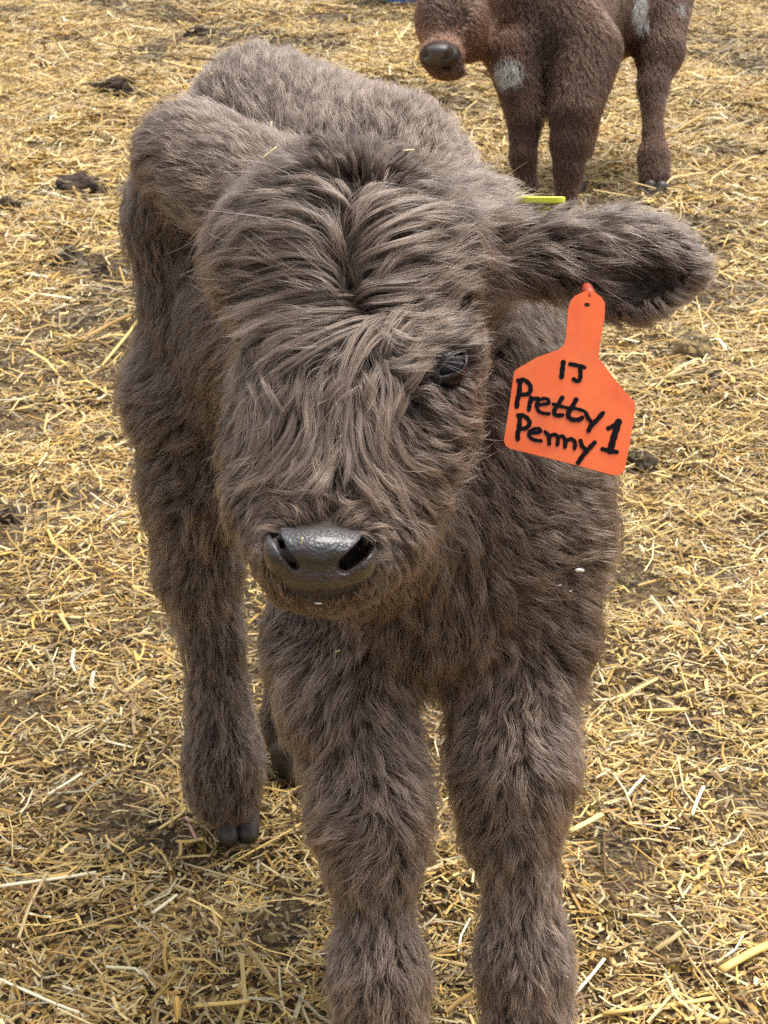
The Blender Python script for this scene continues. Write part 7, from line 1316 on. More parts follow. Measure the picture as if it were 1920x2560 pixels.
r1 = n.new('ShaderNodeValToRGB'); r1.color_ramp.elements[0].color = (.030, .018, .009, 1); r1.color_ramp.elements[1].color = (.17, .105, .045, 1)
r1.color_ramp.elements[0].position = .35; r1.color_ramp.elements[1].position = .65
r2 = n.new('ShaderNodeValToRGB'); r2.color_ramp.elements[0].color = (.03, .018, .01, 1); r2.color_ramp.elements[1].color = (.42, .29, .12, 1)
r2.color_ramp.elements[0].position = .45; r2.color_ramp.elements[1].position = .75
mx = n.new('ShaderNodeMixRGB'); mx.inputs[0].default_value = .45
l.new(t1.outputs['Fac'], r1.inputs[0]); l.new(t3.outputs['Fac'], r2.inputs[0])
l.new(r1.outputs[0], mx.inputs[1]); l.new(r2.outputs[0], mx.inputs[2]); l.new(mx.outputs[0], b.inputs['Base Color'])
bp = n.new('ShaderNodeBump'); bp.inputs['Strength'].default_value = .8; bp.inputs['Distance'].default_value = .006
l.new(t2.outputs['Distance'], bp.inputs['Height']); l.new(bp.outputs[0], b.inputs['Normal'])
ground = link('ground', mesh_quads('ground', V, Q), gm)
tag(ground, 'trampled brown earth under the straw bedding', 'ground', kind='structure')

# ------------------------------------------------------------------ straw
PAL = np.array([(.68, .455, .13), (.74, .54, .20), (.59, .355, .085), (.80, .645, .34), (.43, .25, .075), (.69, .51, .24), (.24, .13, .05), (.84, .75, .49), (.34, .22, .10)])
PW = np.array([.20, .20, .15, .11, .12, .10, .05, .04, .03])

def straw_material(name):
    m = mat(name, rough=.5)
    n, l, b = nodes(m)
    a = n.new('ShaderNodeAttribute'); a.attribute_name = 'tint'
    l.new(a.outputs['Color'], b.inputs['Base Color'])
    b.inputs['Specular IOR Level'].default_value = .4
    return m
M['straw'] = straw_material('straw')

FEET = np.array([(h[0], h[1]) for h in CALF_HOOVES + FAR_HOOVES])

def straw_points(n_try, dens):
    """random spots in the yard in view (and a margin beside it), thinned by dens(y)"""
    y = .45 + (9.3 - .45) * RNG.rand(n_try)
    x = (RNG.rand(n_try) * 2 - 1) * (.27 * 9.3 + .45)
    k = (np.abs(x) < .27 * y + .45) & (RNG.rand(n_try) < dens(y))
    n2 = n_try // 2                                   # the yard goes on to both sides
    y2 = .1 + 10.4 * RNG.rand(n2); x2 = (RNG.rand(n2) * 2 - 1) * 5.5
    k2 = (np.abs(x2) >= .27 * y2 + .45) & (RNG.rand(n2) < dens(np.hypot(x2, y2)))
    x = np.concatenate([x[k], x2[k2]]); y = np.concatenate([y[k], y2[k2]])
    return x, y

def straw_mesh(name, x, y, length, width, segs, lift, pitch, bend, coltone):
    N = len(x)
    yaw = RNG.rand(N) * 2 * math.pi
    pit = RNG.normal(0, pitch, N)
    rol = RNG.normal(0, .55, N)
    d = np.stack([np.cos(yaw) * np.cos(pit), np.sin(yaw) * np.cos(pit), np.sin(pit)], -1)
    side0 = np.stack([-np.sin(yaw), np.cos(yaw), np.zeros(N)], -1)
    up0 = np.cross(d, side0)
    side = side0 * np.cos(rol)[:, None] + up0 * np.sin(rol)[:, None]
    up = np.cross(d, side)
    z = gz(x, y) + clod_top(x, y) * .9 + lift + np.abs(np.sin(pit)) * length * .32
    c = np.stack([x, y, z], -1)
    bd = RNG.normal(0, bend, N)
    kink = RNG.normal(0, bend, N)
    rows = []
    for s in range(segs + 1):
        t = s / segs - .5
        p = c + d * (t * length)[:, None] + side0 * ((t * t - .08) * length * bd)[:, None] + up * ((t * t - .08) * length * kink)[:, None]
        w = (width * .5)[:, None]
        if segs > 1:
            rows += [p - side * w, p + up * w * .75, p + side * w]
        else:
            rows += [p - side * w, p + side * w]
    V = np.stack(rows, 1)
    k = V.shape[1]
    if segs > 1:
        q = []
        for s in range(segs):
            a = s * 3
            q += [(a, a + 3, a + 4, a + 1), (a + 1, a + 4, a + 5, a + 2)]
    else:
        q = [(0, 2, 3, 1)]
    Q = (np.arange(N)[:, None, None] * k + np.array(q)[None]).reshape(-1, 4)
    me = mesh_quads(name, V.reshape(-1, 3), Q, smooth=False)
    ci = RNG.choice(len(PAL), N, p=PW)
    c3 = PAL[ci] * RNG.uniform(.7, 1.15, (N, 1)) * coltone[:, None]
    c4 = np.concatenate([np.clip(c3, 0, .9), np.ones((N, 1))], 1)
    at = me.attributes.new('tint', 'FLOAT_COLOR', 'POINT')
    at.data.foreach_set('color', np.repeat(c4, k, 0).astype(np.float32).ravel())
    return me

def away(x, y, r=.014):
    d = np.min((x[:, None] - FEET[None, :, 0]) ** 2 + (y[:, None] - .012 - FEET[None, :, 1]) ** 2, 1)
    return d > r * r

# fine chaff, trampled flat
x, y = straw_points(2400000, lambda y: np.clip(1.1 / (1 + (y / 2.0) ** 1.5), .12, 1))
pv = patch(x, y); k = RNG.rand(len(x)) < .55 + .45 * pv
x, y, pv = x[k], y[k], pv[k]
N = len(x); far = np.clip(y / 2.2, 1, 2.3)
L = RNG.lognormal(math.log(.0105), .5, N) * far; Wd = RNG.uniform(.001, .0034, N) * far ** .8
chaff = link('straw_chaff', straw_mesh('straw_chaff', x, y, L, Wd, 1, RNG.uniform(.001, .010, N), .22, .0, .17 + .24 * RNG.rand(N) + .66 * pv * RNG.rand(N) ** .4), M['straw'])
tag(chaff, 'short broken chaff trodden into the yard floor', 'straw', kind='stuff')
# longer stalks
x, y = straw_points(720000, lambda y: np.clip(.95 / (1 + (y / 2.2) ** 1.5), .14, 1))
pv = patch(x, y); k = (RNG.rand(len(x)) < .13 + .87 * pv) & away(x, y)
x, y, pv = x[k], y[k], pv[k]
N = len(x); far = np.clip(y / 2.0, 1, 2.2)
L = np.clip(RNG.lognormal(math.log(.026), .55, N), .010, .12) * far; Wd = RNG.choice([.0012, .0019, .0028, .0040], N, p=[.35, .34, .22, .09]) * RNG.uniform(.85, 1.2, N) * far ** .7
stalks = link('straw_bedding', straw_mesh('straw_bedding', x, y, L, Wd, 2, RNG.uniform(.004, .016, N), .17, .35, .5 + .65 * RNG.rand(N)), M['straw'])
tag(stalks, 'loose golden straw stalks strewn over the whole yard', 'straw', kind='stuff')

# stalks that stand out one by one
def straw_tube(name, a, b, w, colr, hollow=True):
    a = Vector(a); b = Vector(b)
    d = (b - a).normalized(); s = d.cross(Vector((0, 0, 1))).normalized(); u = s.cross(d)
    L = (b - a).length
    V = []; Q = []
    nr = 7; ns = 5
    for i in range(ns):
        t = i / (ns - 1)
        c = a.lerp(b, t) + s * math.sin(t * 3.1) * L * .015 + u * math.sin(t * 5) * L * .006
        rr = w * .5 * (1 + .06 * math.sin(t * 9)) * (1.12 if i in (0, 2) else 1)
        for j in range(nr):
            an = 2 * math.pi * j / nr
            V.append(c + s * math.cos(an) * rr + u * math.sin(an) * rr * .55)
    for i in range(ns - 1):
        for j in range(nr):
            Q.append((i * nr + j, i * nr + (j + 1) % nr, (i + 1) * nr + (j + 1) % nr, (i + 1) * nr + j))
    me = bpy.data.meshes.new(name)
    me.from_pydata([tuple(v) for v in V], [], Q + [tuple(range(nr))[::-1], tuple(range((ns - 1) * nr, ns * nr))])
    for p in me.polygons: p.use_smooth = True
    at = me.attributes.new('tint', 'FLOAT_COLOR', 'POINT')
    at.data.foreach_set('color', np.array([(*colr, 1)] * len(V), np.float32).ravel())
    return me

SC = [(.80, .62, .25), (.72, .50, .16), (.85, .75, .52), (.62, .36, .27)]
SL = ['thick pale straw stalk lying just right of the calf\'s front leg',
      'thick yellow straw stalk pointing at the fluffy chest from the right',
      'thin white straw sliver standing out on the bedding right of the knees',
      'wide flat yellow straw blade near the lower right corner',
      'long yellow straw stalk lying level beside the front fetlock at the bottom right',
      'thin pale straw leaning towards the fetlock of the right front leg',
      'long whitish straw stalk reaching in from the left edge below the hind hoof',
      'stout short yellow straw stalk lying level below the hind hoof',
      'long thin pale straw slanting across the lower left corner',
      'thin white straw slanting up below the hind hoof',
      'pale straw stalk slanting on the bedding left of the hind fetlock',
      'broad pale straw stalk lying flat left of the calf\'s flank',
      'short broad pale straw left of the flank, above the other broad stalk',
      'long straw slanting towards the fluffy stifle on the left',
      'pinkish straw sliver touching the side of the hind hoof',
      'long thin straw lying in front of the hind hoof']
straw_tops = []
for (x0, y0, x1, y1, w, c), lab in zip(STRAWS, SL):
    z0 = float(gz(np.array([x0]), np.array([y0]))[0]); z1 = float(gz(np.array([x1]), np.array([y1]))[0])
    o = link('straw_stalk', straw_tube('straw_stalk', (x0, y0, z0 + .016), (x1, y1, z1 + .018), w, SC[c]), M['straw'])
    tag(o, lab, 'straw stalk', 'single straw stalks lying on top of the bedding')

# trodden clods of dung and earth
dung = add_noise_color(mat('dung', rough=.9), (.018, .012, .008), (.085, .055, .028), 55, bump=.7, dist=.006)
dungy = add_noise_color(mat('strawy_dung', rough=.9), (.05, .035, .015), (.32, .22, .09), 70, bump=.7, dist=.006)
CL = ['dark dung clod lying left of the grey calf\'s rump', 'dark dung clod left of the hip, near the flank', 'dark clod of dung left of the grey calf\'s ribs',
      'small flat dark clod touching the flank edge on the left', 'small dark clod behind the rump at the top left', 'dark strawy clod right of the rump, under the far calf\'s chin',
      'low dark clod at the left edge halfway down', 'greenish strawy dung pat right of the orange ear tag', 'dark clod cut by the left edge near the top',
      'brown clod beside the lower corner of the orange tag', 'small dark clod behind the far calf\'s hind leg', 'small brown clod in the straw left of the front leg']
for i, ((x0, y0, rx, ry, hh), lab) in enumerate(zip(CLODS, CL)):
    V = []; Q = []
    NA, NE = 44, 14
    z0 = float(gz(np.array([x0]), np.array([y0]))[0])
    for e in range(NE + 1):
        ph = e / NE * math.pi / 2
        for a in range(NA):
            th = 2 * math.pi * a / NA
            p = np.array([[math.cos(th) * math.cos(ph), math.sin(th) * math.cos(ph), math.sin(ph) + i * 3]])
            q = .95 + .30 * float(waves(p, 40 + i, 2.6)[0, 0]) + .22 * float(waves(p, 90 + i, .9)[0, 1]) + .10 * float(waves(p, 140 + i, .35)[0, 2])
            V.append((x0 + math.cos(th) * math.cos(ph) * rx * q, y0 + math.sin(th) * math.cos(ph) * ry * q, z0 - .006 + math.sin(ph) * hh * (.45 + .6 * q)))
    for e in range(NE):
        for a in range(NA):
            Q.append((e * NA + a, e * NA + (a + 1) % NA, (e + 1) * NA + (a + 1) % NA, (e + 1) * NA + a))
    me = bpy.data.meshes.new('dung_clod'); me.from_pydata(V, [], Q)
    for p in me.polygons: p.use_smooth = True
    o = link('dung_clod', me, dungy if i in (5, 7, 11) else dung)
    tag(o, lab, 'dung clod', 'clods of dung scattered in the straw')

# ------------------------------------------------------------------ fur
BASE = np.array((.252, .186, .142)); WARM = np.array((.215, .124, .073))

HEAD = np.array((-.02, 1.02, .70))
class Coat:
    """combs a coat over a distance field from a table of direction samples"""
    def __init__(self, field, flow, base=BASE, warm=WARM):
        T = np.array(flow)
        self.F = field; self.P = T[:, 0:3]; self.D = T[:, 3:6]; self.N = T[:, 6:9]; self.A = T[:, 9:14]
        self.base, self.warm = base, warm
        self.mod = (1, 1, None, 1); self.head_dark = False; self.cap = 1; self.curl = .30
    def look(self, p, n, sig=.035):
        d2 = ((p[:, None, :] - self.P[None]) ** 2).sum(-1)
        w = 1 / (d2 + .0004) ** 2.2
        w *= np.clip(n @ self.N.T + .35, .02, 1) ** 2
        w /= w.sum(1, keepdims=True)
        D = w @ self.D
        D = D - n * (D * n).sum(-1, keepdims=True)
        A = w @ self.A
        A[:, 0] *= self.mod[0]; A[:, 1] *= self.mod[1]; A[:, 4] *= self.mod[3]
        hd = np.clip((.20 - np.linalg.norm(p - HEAD, axis=1)) / .05, 0, 1)
        if self.mod[2] is not None: A[:, 2] = np.maximum(A[:, 2], .5 + (self.mod[2] - .5) * hd)
        A[:, 2] = np.minimum(A[:, 2], self.cap)
        if self.head_dark: A[:, 4] *= 1 - .58 * hd * np.clip((A[:, 0] - .012) / .012, 0, 1)   # dark face undercoat, deepened to paint shade into gaps between locks
        return unit(D), A
    def guides(self, roots, steps=8, curl=None, seed=1, down=.0):
        curl = self.curl if curl is None else curl
        p = roots.copy(); n = self.F.normal(p)
        D, A = self.look(p, n)
        L = A[:, 0] * RNG.uniform(.8, 1.15, len(p)); H = A[:, 1] * RNG.uniform(.65, 1.25, len(p))
        pts = [p.copy()]
        swing = RNG.normal(0, .22, len(p))
        for s in range(1, steps):
            t = s / (steps - 1)
            if s > 1:
                n = self.F.normal(p); D, _ = self.look(p, n)
            B = np.cross(n, D)
            dv = D + waves(p, seed, .05) * curl + waves(p, seed + 7, .016) * curl * .45 + B * (swing * (t + .3))[:, None]
            dv[:, 2] -= down * t
            dv = dv - n * (dv * n).sum(-1, keepdims=True)
            p = p + unit(dv) * (L / (steps - 1))[:, None]
            tgt = H * np.sin(np.minimum(t * 2.0, 1) * math.pi / 2)
            p = p + self.F.normal(p) * (tgt - self.F(p))[:, None]
            pts.append(p.copy())
        return np.stack(pts, 1), A
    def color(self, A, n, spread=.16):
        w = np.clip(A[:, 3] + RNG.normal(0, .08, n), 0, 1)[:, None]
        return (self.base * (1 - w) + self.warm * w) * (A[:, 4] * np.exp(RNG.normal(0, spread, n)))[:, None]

def sample_surface(V, Q, n, dens):
    T = np.concatenate([Q[:, [0, 1, 2]], Q[:, [0, 2, 3]]])
    a, b, c = V[T[:, 0]], V[T[:, 1]], V[T[:, 2]]
    ar = np.linalg.norm(np.cross(b - a, c - a), axis=1) * dens((a + b + c) / 3)
    i = RNG.choice(len(T), n, p=ar / ar.sum())
    u = RNG.rand(n, 1); v = RNG.rand(n, 1); f = u + v > 1
    u = np.where(f, 1 - u, u); v = np.where(f, 1 - v, v)
    return a[i] + (b[i] - a[i]) * u + (c[i] - a[i]) * v

def curves_object(name, pts, radius, tint, material, parent):
    N, K, _ = pts.shape
    cu = bpy.data.hair_curves.new(name)
    cu.add_curves([K] * N)
    cu.attributes['position'].data.foreach_set('vector', pts.astype(np.float32).ravel())
    ra = cu.attributes.get('radius') or cu.attributes.new('radius', 'FLOAT', 'POINT')
    ra.data.foreach_set('value', radius.astype(np.float32).ravel())
    ti = cu.attributes.new('tint', 'FLOAT_COLOR', 'CURVE')
    ti.data.foreach_set('color', np.concatenate([np.clip(tint, .004, .9), np.ones((N, 1))], 1).astype(np.float32).ravel())
    cu.materials.append(material)
    o = bpy.data.objects.new(name, cu)
    COL.objects.link(o)
    if parent is not None:
        o.parent = parent; o.matrix_parent_inverse = Matrix.Translation(-Vector(parent.location))
    return o

def grow(coat, V, Q, n_guides, n_hairs, keep, dens, rad, seed, white=()):
    g0 = sample_surface(V, Q, n_guides, dens); g0 = g0[keep(g0)]
    GP, GA = coat.guides(g0, seed=seed)
    h0 = sample_surface(V, Q, n_hairs, dens); h0 = h0[keep(h0)]
    kd = kdtree.KDTree(len(g0))
    for i, p in enumerate(g0): kd.insert(p, i)
    kd.balance()
    near = np.array([kd.find(p)[1] for p in h0])
    N = len(h0); K = GP.shape[1]
    A = GA[near]
    ln = RNG.uniform(.55, 1.05, N)
    s = np.linspace(0, 1, K)[None, :] * ln[:, None] * (K - 1)
    i = np.clip(s.astype(int), 0, K - 2); f = (s - i)[..., None]
    gp = GP[near]
    ar = np.arange(N)[:, None]
    shape = gp[ar, i] * (1 - f) + gp[ar, i + 1] * f
    off = h0 - g0[near]
    t = np.linspace(0, 1, K)[None, :]
    cl = (A[:, 2] * RNG.uniform(.55, 1.1, N))[:, None]
    pull = 1 - np.clip(cl, 0, .97) * np.clip(t * 1.5, 0, 1) ** .8
    pts = shape + off[:, None, :] * pull[..., None]
    # own waviness and stray hairs
    jit = waves(h0 * 1.0, seed + 3, .004)[:, None, :] * (A[:, 0] * .09)[:, None, None] * (t ** 1.3)[..., None]
    stray = RNG.normal(0, 1, (N, 1, 3)) * (A[:, 0] * np.where(RNG.rand(N) < .12, .20, .045))[:, None, None] * (t ** 1.5)[..., None]
    pts = pts + jit + stray
    pts[:, 0] -= coat.F.normal(h0) * .002
    nn = coat.F.normal(pts.reshape(-1, 3)); d = coat.F(pts.reshape(-1, 3))
    push = np.clip(.0006 * np.repeat(t, N, 0).ravel() - d, 0, .02)
    push.reshape(N, K)[:, 0] = 0
    pts = (pts.reshape(-1, 3) + nn * push[:, None]).reshape(N, K, 3)
    pts[..., 2] = np.maximum(pts[..., 2], .004)
    r = rad * RNG.uniform(.7, 1.3, (N, 1)) * np.clip(1.0 - t ** 2.2 * .85, .12, 1)
    clump_tone = np.exp(np.random.RandomState(seed).normal(0, .13, len(g0)))[near]
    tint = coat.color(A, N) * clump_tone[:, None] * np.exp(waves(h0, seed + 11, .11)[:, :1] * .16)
    for (wx, wy, wz, wr, ws) in white:
        dd = np.linalg.norm(h0 - np.array((wx, wy, wz)), axis=1) + RNG.normal(0, wr * .15, N)
        k = (np.clip((wr - dd) / (wr * .2), 0, 1) * ws)[:, None]
        tint = tint * (1 - k) + np.array((.95, .90, .84)) * k
    return pts, r, tint

def claw_prims(x, y, fx_, fy_, s, side):
    sx, sy = fy_ * side * .0155 * s, -fx_ * side * .0155 * s
    bx, by = x + sx, y + sy
    return [('c', .008, bx, by, .036 * s, .0165 * s, bx + fx_ * .022 * s - sx * .15, by + fy_ * .022 * s - sy * .15, .010, .0145 * s),
            ('c', .008, bx - fx_ * .012 * s, by - fy_ * .012 * s, .03 * s, .016 * s, bx - fx_ * .008 * s, by - fy_ * .008 * s, .01, .016 * s)]

def hooves(root, table, vox):
    for (x, y, fx_, fy_, s) in table:
        h = None
        for side in (-1, 1):
            o, _, _, _ = sdf_object('hoof' if h is None else 'claw', claw_prims(x, y, fx_, fy_, s, side), vox, M['hoof'], root if h is None else h, floor=.0015)
            if h is None: h = o
            else:
                o.parent = h; o.matrix_parent_inverse = Matrix.Identity(4)

# ------------------------------------------------------------------ the grey-brown calf in front
calf = empty('calf', (0.0, 1.30, 0.0))
tag(calf, 'fluffy grey-brown calf standing close, orange tag hanging from its ear', 'calf', 'young calves standing in the straw')
body, FB, BV, BQ = sdf_object('body', CALF_PRIMS, .0075, M['skin'], calf, floor=.03)
nose, FN, NV, NQ = sdf_object('nose_pad', NOSE_PRIMS, .0017, M['nose'], calf)
eyes = []
for row in CALF_EYES:
    p, nrm, t = (np.array(row[i:i + 3]) for i in (0, 3, 6))
    bnv = np.cross(nrm, t)
    p = p + nrm * (.0022 if not eyes else -.006)
    c = p - nrm * .006
    me = bpy.data.meshes.new('eye')
    V = []; Q = []
    for i in range(13):
        for j in range(24):
            a = math.pi * i / 12; bb = 2 * math.pi * j / 24
            q = c + .0145 * (nrm * math.cos(a) + (t * math.cos(bb) + bnv * math.sin(bb)) * math.sin(a))
            V.append(tuple(q))
    for i in range(12):
        for j in range(24):
            Q.append((i * 24 + j, i * 24 + (j + 1) % 24, (i + 1) * 24 + (j + 1) % 24, (i + 1) * 24 + j))
    me.from_pydata(V, [], Q)
    for q in me.polygons: q.use_smooth = True
    eo = link('eye', me, M['eye'], calf)
    # almond rim of dark skin round the eye: upper and lower lid
    V = []; Q = []
    NJ, NI = 40, 7
    for j in range(NJ):
        a = 2 * math.pi * j / NJ
        rx, ry = .0128, (.0050 if math.sin(a) > 0 else .0062)
        e = (abs(math.cos(a)) ** 1.0) * math.copysign(1, math.cos(a)) * rx
        f = math.sin(a) * ry * (1 - .25 * abs(math.cos(a)))
        for i in range(NI):
            k = i / (NI - 1)
            o2 = 1 + k * .5
            x_, y_ = e * o2, f * (1 + k * .75)
            hgt = math.sqrt(max(0, .0152 ** 2 - min(.0150, math.hypot(e, f)) ** 2)) - .006
            z_ = hgt * (1 - k) + .0035 * math.sin(k * math.pi) - .004 * k + (.0012 if math.sin(a) > 0 else 0) * (1 - k)
            V.append(tuple(p + t * x_ + bnv * y_ + nrm * z_))
    for j in range(NJ):
        for i in range(NI - 1):
            Q.append((j * NI + i, ((j + 1) % NJ) * NI + i, ((j + 1) % NJ) * NI + i + 1, j * NI + i + 1))
    me = bpy.data.meshes.new('eyelid'); me.from_pydata(V, [], Q)
    for q in me.polygons: q.use_smooth = True
    lid = link('eyelid', me, M['lid'], calf)
    eyes.append((p, nrm, t, bnv))
hooves(calf, CALF_HOOVES, .003)

def keep_near(p):
    k = np.ones(len(p), bool)
    edge = RNG.uniform(.97, 1.08, len(p))
    for q in PAD_CORE:
        k &= np.linalg.norm((p - np.array(q[:3])) @ np.array(q[3:]).reshape(3, 3).T, axis=1) > edge
    for (e, nrm, t, bnv) in eyes[:1]:
        d = p - e
        k &= ~((((d @ t) / .0182) ** 2 + ((d @ bnv) / .0112) ** 2 < 1) & (np.abs(d @ nrm) < .025))
    yt = np.array(YELLOW_TAG[0][:3]); q = p - yt; q[:, 0] -= np.clip(q[:, 0], -YELLOW_TAG[0][6], YELLOW_TAG[0][6])
    k &= ~((np.linalg.norm(q, axis=1) < .011) & (p[:, 1] < yt[1] + .012))
    return k & (p[:, 2] > .022)

CAMP = np.array((0, 0, 1.05))
def dens_near(p):
    d = np.linalg.norm(p - HEAD, axis=1)
    hd = 1 + 1.1 * np.clip((.25 - d) / .1, 0, 1)
    front = np.where(FB.normal(p)[:, 1] < .45, 1, .45)
    return hd * front

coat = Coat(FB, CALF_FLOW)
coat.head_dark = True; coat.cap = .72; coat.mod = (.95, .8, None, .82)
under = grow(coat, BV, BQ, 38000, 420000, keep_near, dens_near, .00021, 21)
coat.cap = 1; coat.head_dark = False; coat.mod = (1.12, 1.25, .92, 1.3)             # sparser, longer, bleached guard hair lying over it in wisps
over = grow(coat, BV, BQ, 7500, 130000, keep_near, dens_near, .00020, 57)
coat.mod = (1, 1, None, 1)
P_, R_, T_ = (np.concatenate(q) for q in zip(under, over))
def clear_of_eye(P):
    e, nrm, t, bnv = eyes[0]
    d = P - e
    return ~np.any((((d @ t) / .0125) ** 2 + ((d @ bnv) / .0068) ** 2 < 1) & (np.abs(d @ nrm) < .03), axis=1)
ok = clear_of_eye(P_)
P_, R_, T_ = P_[ok], R_[ok], T_[ok]
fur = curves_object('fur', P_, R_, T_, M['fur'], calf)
tag(fur, kind='stuff')

# long locks of the face and poll
pts = []; rr = []; tt = []
for row in CALF_LOCKS:
    q = np.array(row[:18]).reshape(6, 3); w, nh, br, wm = row[18:22]
    nh = int(nh)
    K = 9
    s0 = np.linspace(0, 5, K)
    i = np.clip(s0.astype(int), 0, 4); f = (s0 - i)[:, None]
    c = lambda k: q[np.clip(k, 0, 5)]
    p0, p1, p2, p3 = c(i - 1), c(i), c(i + 1), c(i + 2)
    cl = .5 * ((2 * p1) + (-p0 + p2) * f + (2 * p0 - 5 * p1 + 4 * p2 - p3) * f ** 2 + (-p0 + 3 * p1 - 3 * p2 + p3) * f ** 3)
    tan = unit(np.gradient(cl, axis=0)); nn = FB.normal(cl); bb = unit(np.cross(tan, nn))
    for strand in range(5):                       # a lock is two or three finer wisps that part towards the tip
        m_ = nh // 5
        so = RNG.uniform(-1, 1); sl = RNG.uniform(.7, 1.0); st_ = RNG.normal(0, .35)
        e = RNG.uniform(.75, 1.0, m_) * sl
        sp = np.linspace(0, 1, K)[None, :] * e[:, None] * (K - 1)
        ii2 = np.clip(sp.astype(int), 0, K - 2); ff = (sp - ii2)[..., None]
        C_ = cl[ii2] * (1 - ff) + cl[ii2 + 1] * ff
        B_ = bb[ii2]; N_ = nn[ii2]
        t = np.linspace(0, 1, K)[None, :]
        prof = (.75 + .5 * np.sin(math.pi * np.clip(t * 1.3, 0, 1))) * (1 - .93 * t ** 1.8)
        u1 = RNG.normal(0, .24, (m_, 1)); u2 = RNG.normal(0, .22, (m_, 1))
        dx = (so * (1 - .55 * t ** 1.5) + st_ * t ** 2 + u1 * prof) * w
        dz = u2 * prof * w * .6 - .006 * (1 - np.clip(t * 4, 0, 1)) + RNG.uniform(-.001, .002)
        Pp = C_ + B_ * dx[..., None] + N_ * dz[..., None] + RNG.normal(0, .0012, (m_, 1, 3)) * t[..., None] ** 1.5
        pts.append(Pp)
        rr.append(.00024 * RNG.uniform(.7, 1.3, (m_, 1)) * np.clip(1 - t ** 2.5 * .85, .12, 1))
        wv = np.clip(wm + RNG.normal(0, .05, (m_, 1)), 0, 1)
        tt.append((BASE * (1 - wv) + WARM * wv) * br * math.exp(random.gauss(0, .12)) * np.exp(RNG.normal(0, .14, (m_, 1))))
pts, rr, tt = np.concatenate(pts), np.concatenate(rr), np.concatenate(tt)
ok = clear_of_eye(pts)
locks = curves_object('forelock', pts[ok], rr[ok], tt[ok], M['fur'], calf)
tag(locks, kind='stuff')

# eyelashes of the open eye, whiskers round the muzzle
pts = []; rr = []; tt = []
p, nrm, t, bnv = eyes[0]
for i in range(30):
    a = random.uniform(.25, 2.3)
    b0 = p + t * math.cos(a) * .017 + bnv * abs(math.sin(a)) * .009 + nrm * .005
    dr = unit(nrm * .55 + t * (.35 + math.cos(a) * .5) - bnv * .12 + np.array([random.gauss(0, .1) for _ in range(3)]))
    Ln = random.uniform(.014, .026)
    pts.append([b0 + dr * Ln * s + np.array((0, 0, -1)) * Ln * .35 * s * s + t * .3 * Ln * s * s for s in np.linspace(0, 1, 9)])
    rr.append(.00022 * (1 - np.linspace(0, 1, 9) * .8)); tt.append((.16, .135, .12))
lash = curves_object('eyelashes', np.array(pts), np.array(rr), np.array(tt), M['fur'], calf); tag(lash, kind='stuff')

# ------------------------------------------------------------------ orange ear tag with marker writing
OA, TR, TU = (np.array(q) for q in TAG_FRAME)
TN = np.cross(TR, TU)                      # towards the camera side
tilt = Matrix.Identity(3)
def tagpt(x, y, h):
    return OA + TR * x + TU * y + TN * (h + .02 * max(0, -y) * 0 - 1.2 * x * x)
ear_tag = empty('ear_tag', tuple(tagpt(TAG_STUD[0][0], TAG_STUD[0][1], 0)))
tag(ear_tag, 'orange plastic ear tag with handwritten name, hanging from the calf\'s ear', 'ear tag')
import bmesh
bm = bmesh.new()
ol = np.array(TAG_OUTLINE)
dense = []
for i in range(len(ol)):
    a, b2 = ol[i], ol[(i + 1) % len(ol)]
    k = max(1, int(np.linalg.norm(b2 - a) / .006))
    dense += [a + (b2 - a) * j / k for j in range(k)]
dense = np.array(dense)
cen = dense.mean(0)
hole = np.array(TAG_HOLE[0])
ho = [hole + .0022 * np.array((math.cos(2 * math.pi * j / 12), .75 * math.sin(2 * math.pi * j / 12))) for j in range(12)]
from mathutils.geometry import delaunay_2d_cdt
inner = []
for gx in np.arange(dense[:, 0].min(), dense[:, 0].max(), .006):
    for gy in np.arange(dense[:, 1].min(), dense[:, 1].max(), .006):
        inner.append((gx, gy))
allp = [Vector(q) for q in dense] + [Vector(q) for q in ho] + [Vector(q) for q in inner]
nd = len(dense)
edges = [(i, (i + 1) % nd) for i in range(nd)] + [(nd + j, nd + (j + 1) % 12) for j in range(12)]
vo, eo_, fo, _, _, _ = delaunay_2d_cdt(allp, edges, [], 0, 1e-6)
def inside_poly(x, y, poly):
    r = False; j = len(poly) - 1
    for i in range(len(poly)):
        if (poly[i][1] > y) != (poly[j][1] > y) and x < (poly[j][0] - poly[i][0]) * (y - poly[i][1]) / (poly[j][1] - poly[i][1]) + poly[i][0]: r = not r
        j = i
    return r
vs_f = [bm.verts.new(tagpt(v[0], v[1], 0)) for v in vo]
faces = []
for fc in fo:
    mx_ = sum(vo[i][0] for i in fc) / len(fc); my_ = sum(vo[i][1] for i in fc) / len(fc)
    if inside_poly(mx_, my_, dense) and not inside_poly(mx_, my_, ho):
        faces.append(bm.faces.new([vs_f[i] for i in fc]))
for v in [v for v in bm.verts if not v.link_faces]: bm.verts.remove(v)
bmesh.ops.recalc_face_normals(bm, faces=bm.faces)
if sum(f.normal.dot(Vector(TN)) for f in bm.faces) < 0: bmesh.ops.reverse_faces(bm, faces=bm.faces)
me = bpy.data.meshes.new('tag_panel'); bm.to_mesh(me); bm.free()
panel = link('tag_panel', me, M['orange'], ear_tag)
so = panel.modifiers.new('solid', 'SOLIDIFY'); so.thickness = .0022; so.offset = -1
bv = panel.modifiers.new('bevel', 'BEVEL'); bv.width = .0005; bv.segments = 2; bv.limit_method = 'ANGLE'; bv.angle_limit = math.radians(50)
